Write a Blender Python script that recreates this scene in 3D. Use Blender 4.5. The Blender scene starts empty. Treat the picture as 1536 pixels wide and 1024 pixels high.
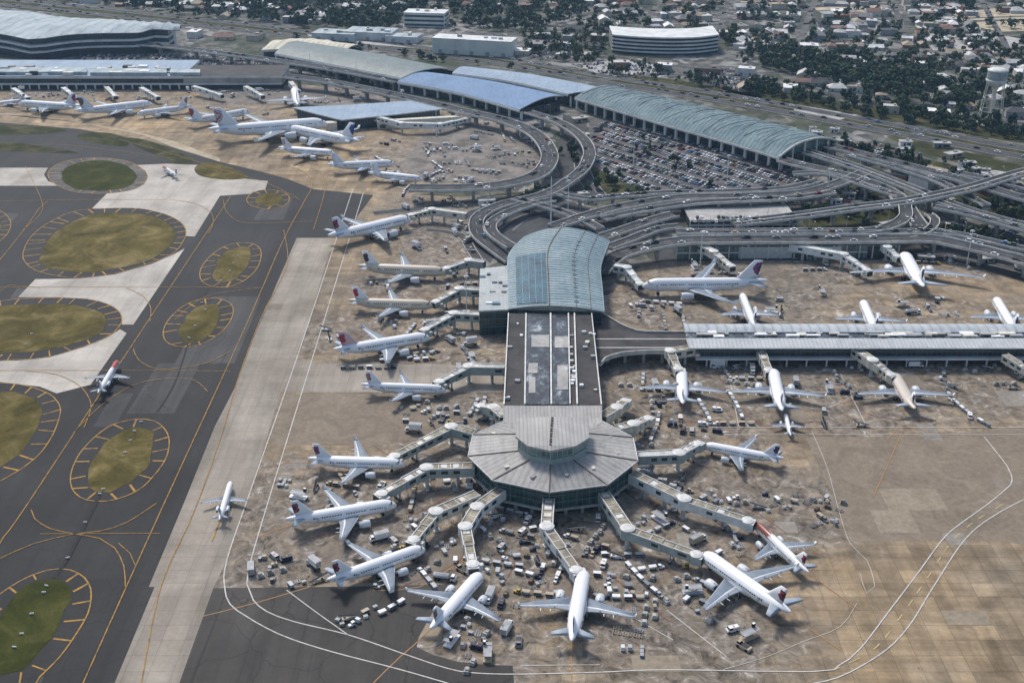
import bpy, bmesh, math, random
import numpy as np
from mathutils import Vector, Matrix, noise as mnoise
from mathutils.geometry import tessellate_polygon

RND = random.Random(11)
PI = math.pi
# ------------------------------------------------------------------ camera model (used to place things on the ground)
F, CX, CY, YH, CAMH = 1800.0, 768.0, 512.0, -340.0, 255.0
PITCH = math.atan((CY - YH) / F)
CP, SP = math.cos(PITCH), math.sin(PITCH)

def G(px, py, z=0.0):
    dx = (px - CX) / F
    dy = -(py - CY) / F
    d = (dx, CP + dy * SP, -SP + dy * CP)
    t = (z - CAMH) / d[2]
    return Vector((t * d[0], t * d[1], z))

def P(v):
    x, y, z = v[0], v[1], v[2] - CAMH
    dep = y * CP - z * SP
    up = y * SP + z * CP
    return (CX + F * x / dep, CY - F * up / dep)

SC = bpy.context.scene
COL = SC.collection
KIDS = {}
HIDDEN = bpy.data.collections.new("prototypes")      # never linked: holds masters that are only copied

# ------------------------------------------------------------------ mesh builder
class MB:
    def __init__(s):
        s.v, s.f, s.m, s.s = [], [], [], []

    def add(s, verts, faces, m=0, smooth=False):
        o = len(s.v)
        s.v += [tuple(v) for v in verts]
        for f in faces:
            s.f.append([i + o for i in f]); s.m.append(m); s.s.append(smooth)

    def box(s, x, y, z0, sx, sy, sz, rz=0.0, m=0, top=None, taper=1.0):
        c, n = math.cos(rz), math.sin(rz)
        vs = []
        for k, zz in ((1.0, z0), (taper, z0 + sz)):
            for ax, ay in ((-1, -1), (1, -1), (1, 1), (-1, 1)):
                lx, ly = ax * sx / 2 * k, ay * sy / 2 * k
                vs.append((x + lx * c - ly * n, y + lx * n + ly * c, zz))
        s.add(vs, [(0, 3, 2, 1), (0, 1, 5, 4), (1, 2, 6, 5), (2, 3, 7, 6), (3, 0, 4, 7)], m)
        s.add(vs[4:], [(0, 1, 2, 3)], m if top is None else top)

    def prism(s, poly, z0, z1, m=0, top=None, bottom=True):
        poly = ccw(poly)
        n = len(poly)
        vs = [(p[0], p[1], z0) for p in poly] + [(p[0], p[1], z1) for p in poly]
        s.add(vs, [(i, (i + 1) % n, n + (i + 1) % n, n + i) for i in range(n)], m)
        tri = tess(poly)
        s.add([(p[0], p[1], z1) for p in poly], tri, m if top is None else top)
        if bottom:
            s.add([(p[0], p[1], z0) for p in poly], [t[::-1] for t in tri], m)

    def sheet(s, poly, z, m=0):
        poly = ccw(poly)
        s.add([(p[0], p[1], z) for p in poly], tess(poly), m)

    def tube(s, p, q, r0, r1=None, n=8, m=0, caps=True, smooth=True):
        p, q = Vector(p), Vector(q)
        r1 = r0 if r1 is None else r1
        d = (q - p).normalized()
        a = Vector((0, 0, 1)) if abs(d.z) < .9 else Vector((1, 0, 0))
        u = d.cross(a).normalized(); w = d.cross(u)
        vs = []
        for c, r in ((p, r0), (q, r1)):
            for k in range(n):
                t = 2 * PI * k / n
                vs.append(c + (u * math.cos(t) + w * math.sin(t)) * r)
        s.add(vs, [(i, n + i, n + (i + 1) % n, (i + 1) % n) for i in range(n)], m, smooth)
        if caps:
            s.add(vs, [tuple(range(n)), tuple(range(2 * n - 1, n - 1, -1))], m)

    def loft(s, rings, m=0, smooth=True, cap0=True, cap1=True, segm=None):
        n = len(rings[0]); vs = [p for r in rings for p in r]
        o = len(s.v); s.v += [tuple(v) for v in vs]
        for k in range(len(rings) - 1):
            for i in range(n):
                j = (i + 1) % n
                s.f.append([o + k * n + i, o + k * n + j, o + (k + 1) * n + j, o + (k + 1) * n + i])
                s.m.append(m if segm is None else segm(k, i)); s.s.append(smooth)
        if cap0:
            s.f.append([o + i for i in range(n)][::-1]); s.m.append(m); s.s.append(False)
        if cap1:
            s.f.append([o + (len(rings) - 1) * n + i for i in range(n)]); s.m.append(m); s.s.append(False)

    def quad(s, a, b, c, d, m=0):
        s.add([a, b, c, d], [(0, 1, 2, 3)], m)

    def ribbon(s, pts, w, z=None, m=0, closed=False):
        pts = [Vector(p) for p in pts]
        n = len(pts); L = []; Rr = []
        for i, p in enumerate(pts):
            a = pts[(i - 1) % n] if (closed or i > 0) else p
            b = pts[(i + 1) % n] if (closed or i < n - 1) else p
            t = (b - a); t.z = 0
            if t.length < 1e-6: t = Vector((1, 0, 0))
            t.normalize(); nn = Vector((-t.y, t.x, 0))
            zz = p.z if z is None else z
            L.append((p.x + nn.x * w / 2, p.y + nn.y * w / 2, zz)); Rr.append((p.x - nn.x * w / 2, p.y - nn.y * w / 2, zz))
        k = n if closed else n - 1
        s.add(L + Rr, [(n + i, n + (i + 1) % n, (i + 1) % n, i) for i in range(k)], m)

    def mesh(s, name, mats):
        me = bpy.data.meshes.new(name)
        me.from_pydata(s.v, [], s.f)
        for m in (mats if isinstance(mats, (list, tuple)) else [mats]):
            me.materials.append(m)
        me.polygons.foreach_set("material_index", s.m)
        me.polygons.foreach_set("use_smooth", s.s)
        me.update()
        return me

    def build(s, name, mats, parent=None, col=None, loc=None, **tags):
        o = bpy.data.objects.new(name, s.mesh(name, mats))
        (col or COL).objects.link(o)
        if loc is not None: o.location = loc
        if parent is not None:
            o.parent = parent; KIDS.setdefault(parent.name, []).append(o)
        for k, v in tags.items(): o[k] = v
        return o

def area2(poly):
    return sum(poly[i][0] * poly[(i + 1) % len(poly)][1] - poly[(i + 1) % len(poly)][0] * poly[i][1] for i in range(len(poly)))

def ccw(poly):
    return list(poly) if area2(poly) > 0 else list(poly)[::-1]

def tess(poly):
    out = []
    for t in tessellate_polygon([[Vector((p[0], p[1], 0)) for p in poly]]):
        a, b, c = [poly[i] for i in t]
        cr = (b[0] - a[0]) * (c[1] - a[1]) - (b[1] - a[1]) * (c[0] - a[0])
        out.append(tuple(t) if cr > 0 else tuple(t)[::-1])
    return out

def spline(pts, step=6.0, closed=False):
    pts = [Vector(p) for p in pts]; n = len(pts); out = []
    if n == 2:
        k = max(1, int((pts[1] - pts[0]).length / step))
        return [pts[0].lerp(pts[1], i / k) for i in range(k + 1)]
    rng = n if closed else n - 1
    for i in range(rng):
        g = lambda k: pts[k % n] if closed else pts[min(max(k, 0), n - 1)]
        p0, p1, p2, p3 = g(i - 1), g(i), g(i + 1), g(i + 2)
        k = max(1, int((p2 - p1).length / step))
        for j in range(k):
            t = j / k
            out.append(0.5 * ((2 * p1) + (p2 - p0) * t + (2 * p0 - 5 * p1 + 4 * p2 - p3) * t * t + (3 * p1 - p0 - 3 * p2 + p3) * t ** 3))
    if not closed: out.append(pts[-1])
    return out

def GP(lst, z=0.0):
    return [G(p[0], p[1], p[2] if len(p) > 2 else z) for p in lst]

def inside(x, y, poly):
    r = False; j = len(poly) - 1
    for i in range(len(poly)):
        xi, yi, xj, yj = poly[i][0], poly[i][1], poly[j][0], poly[j][1]
        if (yi > y) != (yj > y) and x < (xj - xi) * (y - yi) / (yj - yi) + xi: r = not r
        j = i
    return r

def segdist(p, a, b):
    ax, ay = a[0], a[1]; dx, dy = b[0] - ax, b[1] - ay
    t = ((p[0] - ax) * dx + (p[1] - ay) * dy) / max(1e-9, dx * dx + dy * dy)
    t = min(1, max(0, t))
    return math.hypot(p[0] - ax - t * dx, p[1] - ay - t * dy)

def thing(name, label, cat, loc=(0, 0, 0), rz=0.0, group=None, col=None):
    o = bpy.data.objects.new(name, None)
    (col or COL).objects.link(o)
    o.empty_display_size = 2
    o.location = loc; o.rotation_euler = (0, 0, rz)
    o["label"] = label; o["category"] = cat
    if group: o["group"] = group
    return o

def tag(o, label, cat, group=None):
    o["label"] = label; o["category"] = cat
    if group: o["group"] = group
    return o

def dup(root, loc, rz=0.0, scale=1.0, label=None, cat=None, group=None, swap=None, tilt=None):
    """copy of a thing with its parts and sub-parts; swap = {slot material name: material}"""
    def cp(o):
        c = o.copy(); COL.objects.link(c)
        if swap and o.type == 'MESH':
            for sl in c.material_slots:
                if sl.material and sl.material.name in swap:
                    nm = swap[sl.material.name]; sl.link = 'OBJECT'; sl.material = nm
        return c
    r = cp(root)
    r.location = loc; r.rotation_euler = (0, 0, rz)
    r.scale = scale if isinstance(scale, (tuple, list)) else (scale,) * 3
    if label: r["label"] = label
    if cat: r["category"] = cat
    if group: r["group"] = group
    for ch in KIDS.get(root.name, []):
        c = cp(ch); c.parent = r
        for g in KIDS.get(ch.name, []):
            d = cp(g); d.parent = c
    return r

# ------------------------------------------------------------------ materials
MATS = {}

class NT:
    def __init__(s, name):
        s.mat = bpy.data.materials.new(name); s.mat.use_nodes = True
        s.t = s.mat.node_tree; s.n = s.t.nodes
        s.b = s.n["Principled BSDF"]

    def new(s, kind, **kw):
        n = s.n.new(kind)
        for k, v in kw.items():
            if k.startswith("i_"):
                n.inputs[k[2:].replace("_", " ")].default_value = v
            else: setattr(n, k, v)
        return n

    def link(s, a, b): s.t.links.new(a, b)

    def pos(s, scale=(1, 1, 1), rot=0.0, obj=False):
        src = s.new("ShaderNodeTexCoord").outputs["Object"] if obj else s.new("ShaderNodeNewGeometry").outputs["Position"]
        m = s.new("ShaderNodeMapping"); m.inputs["Scale"].default_value = scale; m.inputs["Rotation"].default_value = (0, 0, rot)
        s.link(src, m.inputs["Vector"]); return m.outputs[0]

    def noise(s, vec, scale, detail=4.0, rough=.6, dist=0.0):
        n = s.new("ShaderNodeTexNoise"); n.inputs["Scale"].default_value = scale; n.inputs["Detail"].default_value = detail
        n.inputs["Roughness"].default_value = rough; n.inputs["Distortion"].default_value = dist
        s.link(vec, n.inputs["Vector"]); return n.outputs["Fac"]

    def ramp(s, fac, stops, interp='LINEAR'):
        r = s.new("ShaderNodeValToRGB"); e = r.color_ramp.elements; r.color_ramp.interpolation = interp
        while len(e) < len(stops): e.new(.5)
        for k, (p, c) in enumerate(stops):
            e[k].position = p
            c = (c, c, c) if not isinstance(c, (tuple, list)) else c
            e[k].color = (c[0], c[1], c[2], 1)
        s.link(fac, r.inputs[0]); return r.outputs[0]

    def mix(s, fac, a, b, mode='MIX'):
        m = s.new("ShaderNodeMix", data_type='RGBA', blend_type=mode)
        for sock, v in ((m.inputs[0], fac), (m.inputs[6], a), (m.inputs[7], b)):
            if hasattr(v, "is_output"): s.link(v, sock)
            elif sock == m.inputs[0]: sock.default_value = v
            else: sock.default_value = (v[0], v[1], v[2], 1)
        return m.outputs[2]

    def math(s, op, a, b=0.5, c=None):
        m = s.new("ShaderNodeMath", operation=op)
        for k, v in enumerate((a, b, c)):
            if v is None: continue
            if hasattr(v, "is_output"): s.link(v, m.inputs[k])
            else: m.inputs[k].default_value = v
        return m.outputs[0]

    def done(s, col, rough=.7, metal=0.0, spec=.3, bump=None, bdist=.05):
        if hasattr(col, "is_output"): s.link(col, s.b.inputs["Base Color"])
        else: s.b.inputs["Base Color"].default_value = (col[0], col[1], col[2], 1)
        if hasattr(rough, "is_output"): s.link(rough, s.b.inputs["Roughness"])
        else: s.b.inputs["Roughness"].default_value = rough
        s.b.inputs["Metallic"].default_value = metal
        s.b.inputs["Specular IOR Level"].default_value = spec
        if bump is not None:
            b = s.new("ShaderNodeBump"); b.inputs["Distance"].default_value = bdist; b.inputs["Strength"].default_value = .6
            s.link(bump, b.inputs["Height"]); s.link(b.outputs[0], s.b.inputs["Normal"])
        MATS[s.mat.name] = s.mat
        return s.mat

def mul(c, k): return tuple(min(1, max(0, x * k)) for x in c)

def plain(name, col, rough=.6, metal=0.0, var=.18, scale=.4, spec=.3, obj=True, detail=5):
    if name in MATS: return MATS[name]
    t = NT(name)
    v = t.pos(obj=obj)
    n = t.noise(v, scale, detail)
    c = t.ramp(n, [(.3, mul(col, 1 - var)), (.7, mul(col, 1 + var))])
    return t.done(c, rough, metal, spec)
# ------------------------------------------------------------------ the materials of the place
def m_apron():
    t = NT("apron_concrete")
    p = t.pos()
    big = t.noise(p, .012, 3, .55)
    mid = t.noise(p, .055, 5, .65, .6)
    fine = t.noise(p, .6, 4, .7)
    strx = t.noise(t.pos((.012, .16, 1)), 1.0, 4, .65, .3)      # long tyre and wash streaks both ways
    stry = t.noise(t.pos((.18, .014, 1)), 1.0, 4, .65, .3)
    br = t.new("ShaderNodeTexBrick", offset=0.0, squash=1.0)
    br.inputs["Scale"].default_value = 1.0
    br.inputs["Brick Width"].default_value = 7.6; br.inputs["Row Height"].default_value = 7.6
    br.inputs["Mortar Size"].default_value = .11; br.inputs["Mortar Smooth"].default_value = .3; br.inputs["Bias"].default_value = -.1
    br.inputs["Color1"].default_value = (.74, .74, .75, 1); br.inputs["Color2"].default_value = (1.12, 1.11, 1.09, 1); br.inputs["Mortar"].default_value = (.50, .48, .46, 1)
    t.link(p, br.inputs["Vector"])
    b2 = t.new("ShaderNodeTexBrick", offset=.37, squash=1.0)
    b2.inputs["Scale"].default_value = 1.0; b2.inputs["Brick Width"].default_value = 61; b2.inputs["Row Height"].default_value = 46
    b2.inputs["Mortar Size"].default_value = 0.0; b2.inputs["Bias"].default_value = 0
    b2.inputs["Color1"].default_value = (.76, .77, .79, 1); b2.inputs["Color2"].default_value = (1.18, 1.14, 1.07, 1)
    t.link(p, b2.inputs["Vector"])
    base = t.ramp(mid, [(.30, (.225, .176, .117)), (.5, (.355, .286, .198)), (.72, (.50, .412, .298))])
    tan = t.ramp(big, [(.38, (.80, .81, .84)), (.62, (1.12, 1.04, .92))])
    c = t.mix(1.0, base, tan, 'MULTIPLY')
    c = t.mix(.9, c, br.outputs[0], 'MULTIPLY')
    c = t.mix(.8, c, b2.outputs[0], 'MULTIPLY')
    c = t.mix(.55, c, t.ramp(strx, [(.35, .55), (.6, 1.12)]), 'MULTIPLY')
    c = t.mix(.55, c, t.ramp(stry, [(.35, .6), (.62, 1.12)]), 'MULTIPLY')
    c = t.mix(.5, c, t.ramp(fine, [(.3, .72), (.7, 1.15)]), 'MULTIPLY')
    at = t.new("ShaderNodeAttribute", attribute_name="wear")
    wn = t.noise(p, .11, 6, .72, 1.2)
    w = t.math('MULTIPLY', at.outputs["Fac"], t.ramp(wn, [(.32, 0.15), (.54, 1.0)]))
    grime = t.ramp(t.noise(p, .16, 6, .72, 1.2), [(.36, (.030, .027, .024)), (.44, (.108, .093, .078)), (.54, (.205, .178, .15)), (.62, (.34, .31, .27)), (.68, (.60, .57, .53))])
    c = t.mix(t.math('MULTIPLY', w, .92), c, grime)
    # oil drips
    oil = t.ramp(t.noise(p, .34, 3, .5), [(.22, 1.0), (.31, 0.0)])
    c = t.mix(t.math('MULTIPLY', oil, .55), c, (.045, .042, .04))
    # long brown spill streaks
    red = t.ramp(t.noise(t.pos((.09, .02, 1), .5), 1.6, 3, .5, .4), [(.71, 0.0), (.76, 1.0)])
    c = t.mix(t.math('MULTIPLY', red, .35), c, (.16, .075, .05))
    return t.done(c, .85, 0, .25, fine, .04)

def m_asphalt(name, c0, c1, tint=1.0):
    t = NT(name); p = t.pos()
    a = t.noise(p, .02, 4, .6); b = t.noise(p, .35, 5, .7)
    s1 = t.noise(t.pos((.11, .0075, 1), -.36), 1.0, 4, .6, .3)
    c = t.ramp(a, [(.32, c0), (.68, c1)])
    c = t.mix(.6, c, t.ramp(s1, [(.35, .62), (.62, 1.3)]), 'MULTIPLY')
    c = t.mix(.5, c, t.ramp(b, [(.3, .75), (.7, 1.2)]), 'MULTIPLY')
    skid = t.ramp(t.noise(t.pos((.55, .012, 1), -.36), 1.0, 3, .5, .6), [(.30, 1.0), (.38, 0.0)])
    c = t.mix(t.math('MULTIPLY', skid, .5), c, (.014, .014, .015))
    crk = t.new("ShaderNodeTexVoronoi", feature='DISTANCE_TO_EDGE'); crk.inputs["Scale"].default_value = .045
    wv = t.new("ShaderNodeVectorMath", operation='ADD'); t.link(p, wv.inputs[0])
    nn = t.new("ShaderNodeTexNoise"); nn.inputs["Scale"].default_value = .08; nn.inputs["Detail"].default_value = 4; t.link(p, nn.inputs["Vector"])
    sc = t.new("ShaderNodeVectorMath", operation='SCALE'); sc.inputs["Scale"].default_value = 14; t.link(nn.outputs["Color"], sc.inputs[0]); t.link(sc.outputs[0], wv.inputs[1]); t.link(wv.outputs[0], crk.inputs["Vector"])
    c = t.mix(t.math('MULTIPLY', t.ramp(crk.outputs["Distance"], [(.006, 1.0), (.016, 0.0)]), .5), c, (.012, .012, .012))
    return t.done(c, .8, 0, .3, b, .03)

def m_light_concrete():
    t = NT("taxiway_concrete"); p = t.pos()
    br = t.new("ShaderNodeTexBrick", offset=0.0)
    br.inputs["Scale"].default_value = 1.0; br.inputs["Brick Width"].default_value = 7.6; br.inputs["Row Height"].default_value = 7.6
    br.inputs["Mortar Size"].default_value = .1
    br.inputs["Color1"].default_value = (.93, .93, .93, 1); br.inputs["Color2"].default_value = (1.05, 1.05, 1.05, 1); br.inputs["Mortar"].default_value = (.75, .74, .72, 1)
    t.link(p, br.inputs["Vector"])
    c = t.ramp(t.noise(p, .03, 5, .65, .5), [(.3, (.33, .30, .26)), (.55, (.46, .425, .375)), (.75, (.54, .50, .445))])
    c = t.mix(.8, c, br.outputs[0], 'MULTIPLY')
    c = t.mix(.55, c, t.ramp(t.noise(t.pos((.09, .010, 1), -.36), 1, 4, .6, .4), [(.33, .68), (.55, 1.06)]), 'MULTIPLY')
    c = t.mix(.4, c, t.ramp(t.noise(p, .5, 4, .7), [(.3, .8), (.7, 1.12)]), 'MULTIPLY')
    return t.done(c, .85, 0, .25)

def m_strip_concrete():
    t = NT("strip_concrete"); p = t.pos()
    br = t.new("ShaderNodeTexBrick", offset=0.0)
    br.inputs["Scale"].default_value = 1.0; br.inputs["Brick Width"].default_value = 7.6; br.inputs["Row Height"].default_value = 7.6
    br.inputs["Mortar Size"].default_value = .12
    br.inputs["Color1"].default_value = (.9, .9, .9, 1); br.inputs["Color2"].default_value = (1.06, 1.06, 1.06, 1); br.inputs["Mortar"].default_value = (.66, .65, .63, 1)
    t.link(p, br.inputs["Vector"])
    c = t.ramp(t.noise(p, .025, 5, .65, .5), [(.3, (.215, .185, .15)), (.55, (.315, .278, .232)), (.75, (.40, .355, .30))])
    c = t.mix(.8, c, br.outputs[0], 'MULTIPLY')
    c = t.mix(.6, c, t.ramp(t.noise(t.pos((.12, .010, 1), -.36), 1, 5, .6, .4), [(.33, .66), (.6, 1.12)]), 'MULTIPLY')
    c = t.mix(.4, c, t.ramp(t.noise(p, .5, 4, .7), [(.3, .78), (.7, 1.14)]), 'MULTIPLY')
    return t.done(c, .85, 0, .25)

def m_grass(name, dark, mid, dry):
    t = NT(name); p = t.pos()
    a = t.noise(p, .045, 6, .7, .8); b = t.noise(p, .5, 5, .75); mow = t.noise(t.pos((.12, .012, 1), -.4), 1.0, 3, .5, .5)
    c = t.ramp(a, [(.3, dark), (.5, mid), (.7, dry)])
    c = t.mix(.45, c, t.ramp(mow, [(.35, .7), (.65, 1.2)]), 'MULTIPLY')
    c = t.mix(.6, c, t.ramp(b, [(.3, .6), (.7, 1.25)]), 'MULTIPLY')
    return t.done(c, .95, 0, .1, b, .15)

def m_city():
    t = NT("city_ground"); p = t.pos()
    a = t.noise(p, .010, 5, .62, .6); b = t.noise(p, .055, 5, .7, .8); d = t.noise(p, .5, 4, .7)
    vo = t.new("ShaderNodeTexVoronoi", feature='F1'); vo.inputs["Scale"].default_value = .14
    t.link(t.pos((1, .8, 1), .33), vo.inputs["Vector"])
    green = t.ramp(b, [(.3, (.022, .034, .020)), (.55, (.055, .065, .034)), (.75, (.13, .12, .075))])
    pave = t.ramp(vo.outputs["Color"], [(.2, (.065, .066, .070)), (.5, (.16, .155, .15)), (.85, (.36, .345, .325))])
    f = t.ramp(a, [(.40, .12), (.58, .85)])
    c = t.mix(f, green, pave)
    c = t.mix(.6, c, t.ramp(d, [(.3, .6), (.7, 1.25)]), 'MULTIPLY')
    return t.done(c, .9, 0, .15)

def m_lot(name, c0, c1):
    t = NT(name); p = t.pos()
    b = t.noise(p, .06, 6, .7, .8); d = t.noise(p, .45, 5, .7)
    c = t.ramp(b, [(.32, c0), (.68, c1)])
    c = t.mix(.6, c, t.ramp(d, [(.3, .62), (.7, 1.3)]), 'MULTIPLY')
    return t.done(c, .88, 0, .2)

def m_marking(name, col, wear=.5, worn=(.10, .085, .07)):
    t = NT(name); p = t.pos()
    n = t.noise(p, .35, 5, .75)
    c = t.mix(t.ramp(n, [(.36, wear), (.56, 0.0)]), col, worn)
    return t.done(c, .8, 0, .2)

def m_roof(name, c0, c1, axis=0.0, pitch=1.6, wave=0.0, dirt=(.1, .1, .1), dirtf=.35, metal=.0, rough=.45, seam=.72):
    """standing seam sheet: seams across, stains and panel to panel variation"""
    t = NT(name); p = t.pos()
    pr = t.pos((1, 1, 1), axis)
    n = t.noise(p, .05, 5, .65, .5)
    c = t.ramp(n, [(.3, c0), (.7, c1)])
    w = t.new("ShaderNodeTexWave", wave_type='BANDS', bands_direction='X'); w.inputs["Scale"].default_value = .314 / pitch
    w.inputs["Distortion"].default_value = wave; w.inputs["Detail"].default_value = 2; w.inputs["Detail Scale"].default_value = .5
    t.link(pr, w.inputs["Vector"])
    c = t.mix(.8, c, t.ramp(w.outputs["Fac"], [(.0, seam), (.22, 1.0), (.85, 1.0), (1.0, 1.1)]), 'MULTIPLY')
    st = t.noise(t.pos((.5, .03, 1), axis), 1.0, 4, .7)
    c = t.mix(.5, c, t.ramp(st, [(.3, .7), (.6, 1.08)]), 'MULTIPLY')
    dn = t.ramp(t.noise(p, .13, 6, .75, 1.0), [(.52, 0.0), (.7, 1.0)])
    c = t.mix(t.math('MULTIPLY', dn, dirtf), c, dirt)
    return t.done(c, rough, metal, .2, w.outputs["Fac"], .05)

def m_glass(name, c0, c1, mull=(.16, .19, .19), bw=1.6, bh=3.2, rough=.18):
    """curtain wall: panes of differing darkness and fine mullions, in object space (x+y along, z up)"""
    t = NT(name)
    g = t.new("ShaderNodeNewGeometry"); sep = t.new("ShaderNodeSeparateXYZ"); t.link(g.outputs["Position"], sep.inputs[0])
    nx = t.new("ShaderNodeSeparateXYZ"); t.link(g.outputs["Normal"], nx.inputs[0])
    # distance along the wall: x*ny - y*nx
    u = t.math('SUBTRACT', t.math('MULTIPLY', sep.outputs[0], nx.outputs[1]), t.math('MULTIPLY', sep.outputs[1], nx.outputs[0]))
    cb = t.new("ShaderNodeCombineXYZ"); t.link(u, cb.inputs[0]); t.link(sep.outputs[2], cb.inputs[1])
    br = t.new("ShaderNodeTexBrick", offset=0.0); br.inputs["Scale"].default_value = 1.0
    br.inputs["Brick Width"].default_value = bw; br.inputs["Row Height"].default_value = bh; br.inputs["Mortar Size"].default_value = .09
    br.inputs["Color1"].default_value = (*c0, 1); br.inputs["Color2"].default_value = (*c1, 1); br.inputs["Mortar"].default_value = (*mull, 1)
    t.link(cb.outputs[0], br.inputs["Vector"])
    n = t.noise(t.pos((.12, .12, .5)), 1.0, 4, .7)
    c = t.mix(.7, br.outputs[0], t.ramp(n, [(.3, .45), (.7, 1.5)]), 'MULTIPLY')
    return t.done(c, rough, 0, .5)

def m_fin(name, base, c1, c2, cx=-16.6, cz=9.3, rad=2.6):
    t = NT(name)
    tc = t.new("ShaderNodeTexCoord")
    ns = t.new("ShaderNodeTexNoise"); ns.inputs["Scale"].default_value = .55; ns.inputs["Detail"].default_value = 2
    t.link(tc.outputs["Object"], ns.inputs["Vector"])
    sub = t.new("ShaderNodeVectorMath", operation='SUBTRACT'); t.link(tc.outputs["Object"], sub.inputs[0]); sub.inputs[1].default_value = (cx, 0, cz)
    mp = t.new("ShaderNodeMapping"); mp.inputs["Scale"].default_value = (1, 0, 1); mp.inputs["Rotation"].default_value = (0, .5, 0); t.link(sub.outputs[0], mp.inputs[0])
    ln = t.new("ShaderNodeVectorMath", operation='LENGTH'); t.link(mp.outputs[0], ln.inputs[0])
    d = t.math('ADD', ln.outputs["Value"], t.math('MULTIPLY', t.math('SUBTRACT', ns.outputs["Fac"], .5), 2.6))
    c = t.ramp(t.math('DIVIDE', d, rad * 1.6), [(0.0, c2), (.22, c2), (.30, c1), (.44, c2), (.56, c1), (.62, base)], 'CONSTANT')
    return t.done(c, .35, 0, .5)

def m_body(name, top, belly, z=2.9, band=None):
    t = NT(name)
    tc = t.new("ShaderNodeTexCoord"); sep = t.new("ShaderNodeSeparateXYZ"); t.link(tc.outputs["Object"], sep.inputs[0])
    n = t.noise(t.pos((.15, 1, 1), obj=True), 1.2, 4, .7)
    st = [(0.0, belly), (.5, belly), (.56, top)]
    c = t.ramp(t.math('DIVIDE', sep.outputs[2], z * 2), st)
    if band is not None:   # paint sprayed over the forward fuselage crown
        f = t.ramp(t.math('ADD', t.math('MULTIPLY', sep.outputs[0], .03), t.math('MULTIPLY', n, .5)), [(.44, 0.0), (.5, 1.0)])
        up = t.ramp(t.math('MULTIPLY', sep.outputs[2], .1), [(.43, 0.0), (.47, 1.0)])
        c = t.mix(t.math('MULTIPLY', f, up), c, band)
    c = t.mix(.5, c, t.ramp(n, [(.3, .86), (.7, 1.05)]), 'MULTIPLY')
    return t.done(c, .32, 0, .5)

APRON = m_apron()
ASPH = m_asphalt("taxiway_asphalt", (.0145, .0147, .0152), (.029, .0286, .0285))
ASPH_D = m_asphalt("dark_asphalt", (.034, .031, .029), (.066, .060, .054))
ROADM = m_lot("road_asphalt", (.040, .042, .046), (.095, .096, .100))
LCONC = m_light_concrete()
SCONC = m_strip_concrete()
GRASS = m_grass("olive_grass", (.050, .045, .014), (.115, .093, .030), (.235, .185, .082))
GRASS_G = m_grass("green_grass", (.023, .029, .008), (.048, .054, .012), (.100, .092, .028))
CITY = m_city()
LOT = m_lot("car_park_asphalt", (.055, .055, .058), (.175, .165, .155))
RAMP = m_lot("ramp_concrete", (.085, .075, .066), (.285, .255, .225))
VERGE = m_grass("verge_grass", (.020, .026, .010), (.048, .052, .020), (.125, .110, .060))
SAND = m_lot("sandy_ground", (.30, .25, .17), (.52, .45, .33))
PALE = m_lot("pale_paving", (.25, .245, .235), (.50, .49, .47))
YEL = m_marking("yellow_paint", (.42, .235, .045), .85)
WHT = m_marking("white_paint", (.56, .55, .52), .55, (.28, .24, .20))
PYEL = m_marking("pale_yellow_paint", (.55, .42, .20), .7, (.30, .25, .18))
ORG = m_marking("orange_paint", (.36, .20, .08), .85, (.28, .21, .14))
BLK = plain("drain_slot", (.012, .012, .013), .8, var=.4)

CONC = plain("bare_concrete", (.34, .33, .31), .8, var=.3, scale=.15, obj=False)
CONC_L = plain("pale_parapet", (.52, .51, .48), .8, var=.25, scale=.25, obj=False)
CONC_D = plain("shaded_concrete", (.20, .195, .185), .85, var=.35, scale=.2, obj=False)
STEELW = plain("white_steel", (.74, .75, .75), .4, var=.1)
STEELG = plain("grey_steel", (.32, .33, .34), .45, var=.2)
DARK = plain("dark_metal", (.035, .037, .04), .5, var=.3)
RUBBER = plain("tyre_rubber", (.015, .015, .016), .8, var=.3)
WHITE = plain("white_paint_panel", (.76, .77, .78), .4, var=.12, scale=.6)
CREAM = plain("cream_panel", (.62, .59, .50), .55, var=.22, scale=.5)
# ------------------------------------------------------------------ terrain, apron, taxiways
def struct(name, mb, mats, **k):
    return mb.build(name, mats, kind="structure", **k)

m = MB(); m.sheet([(-3500, -200), (3500, -200), (4500, 6500), (-4500, 6500)], 0.0)
struct("ground", m, CITY)

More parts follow.
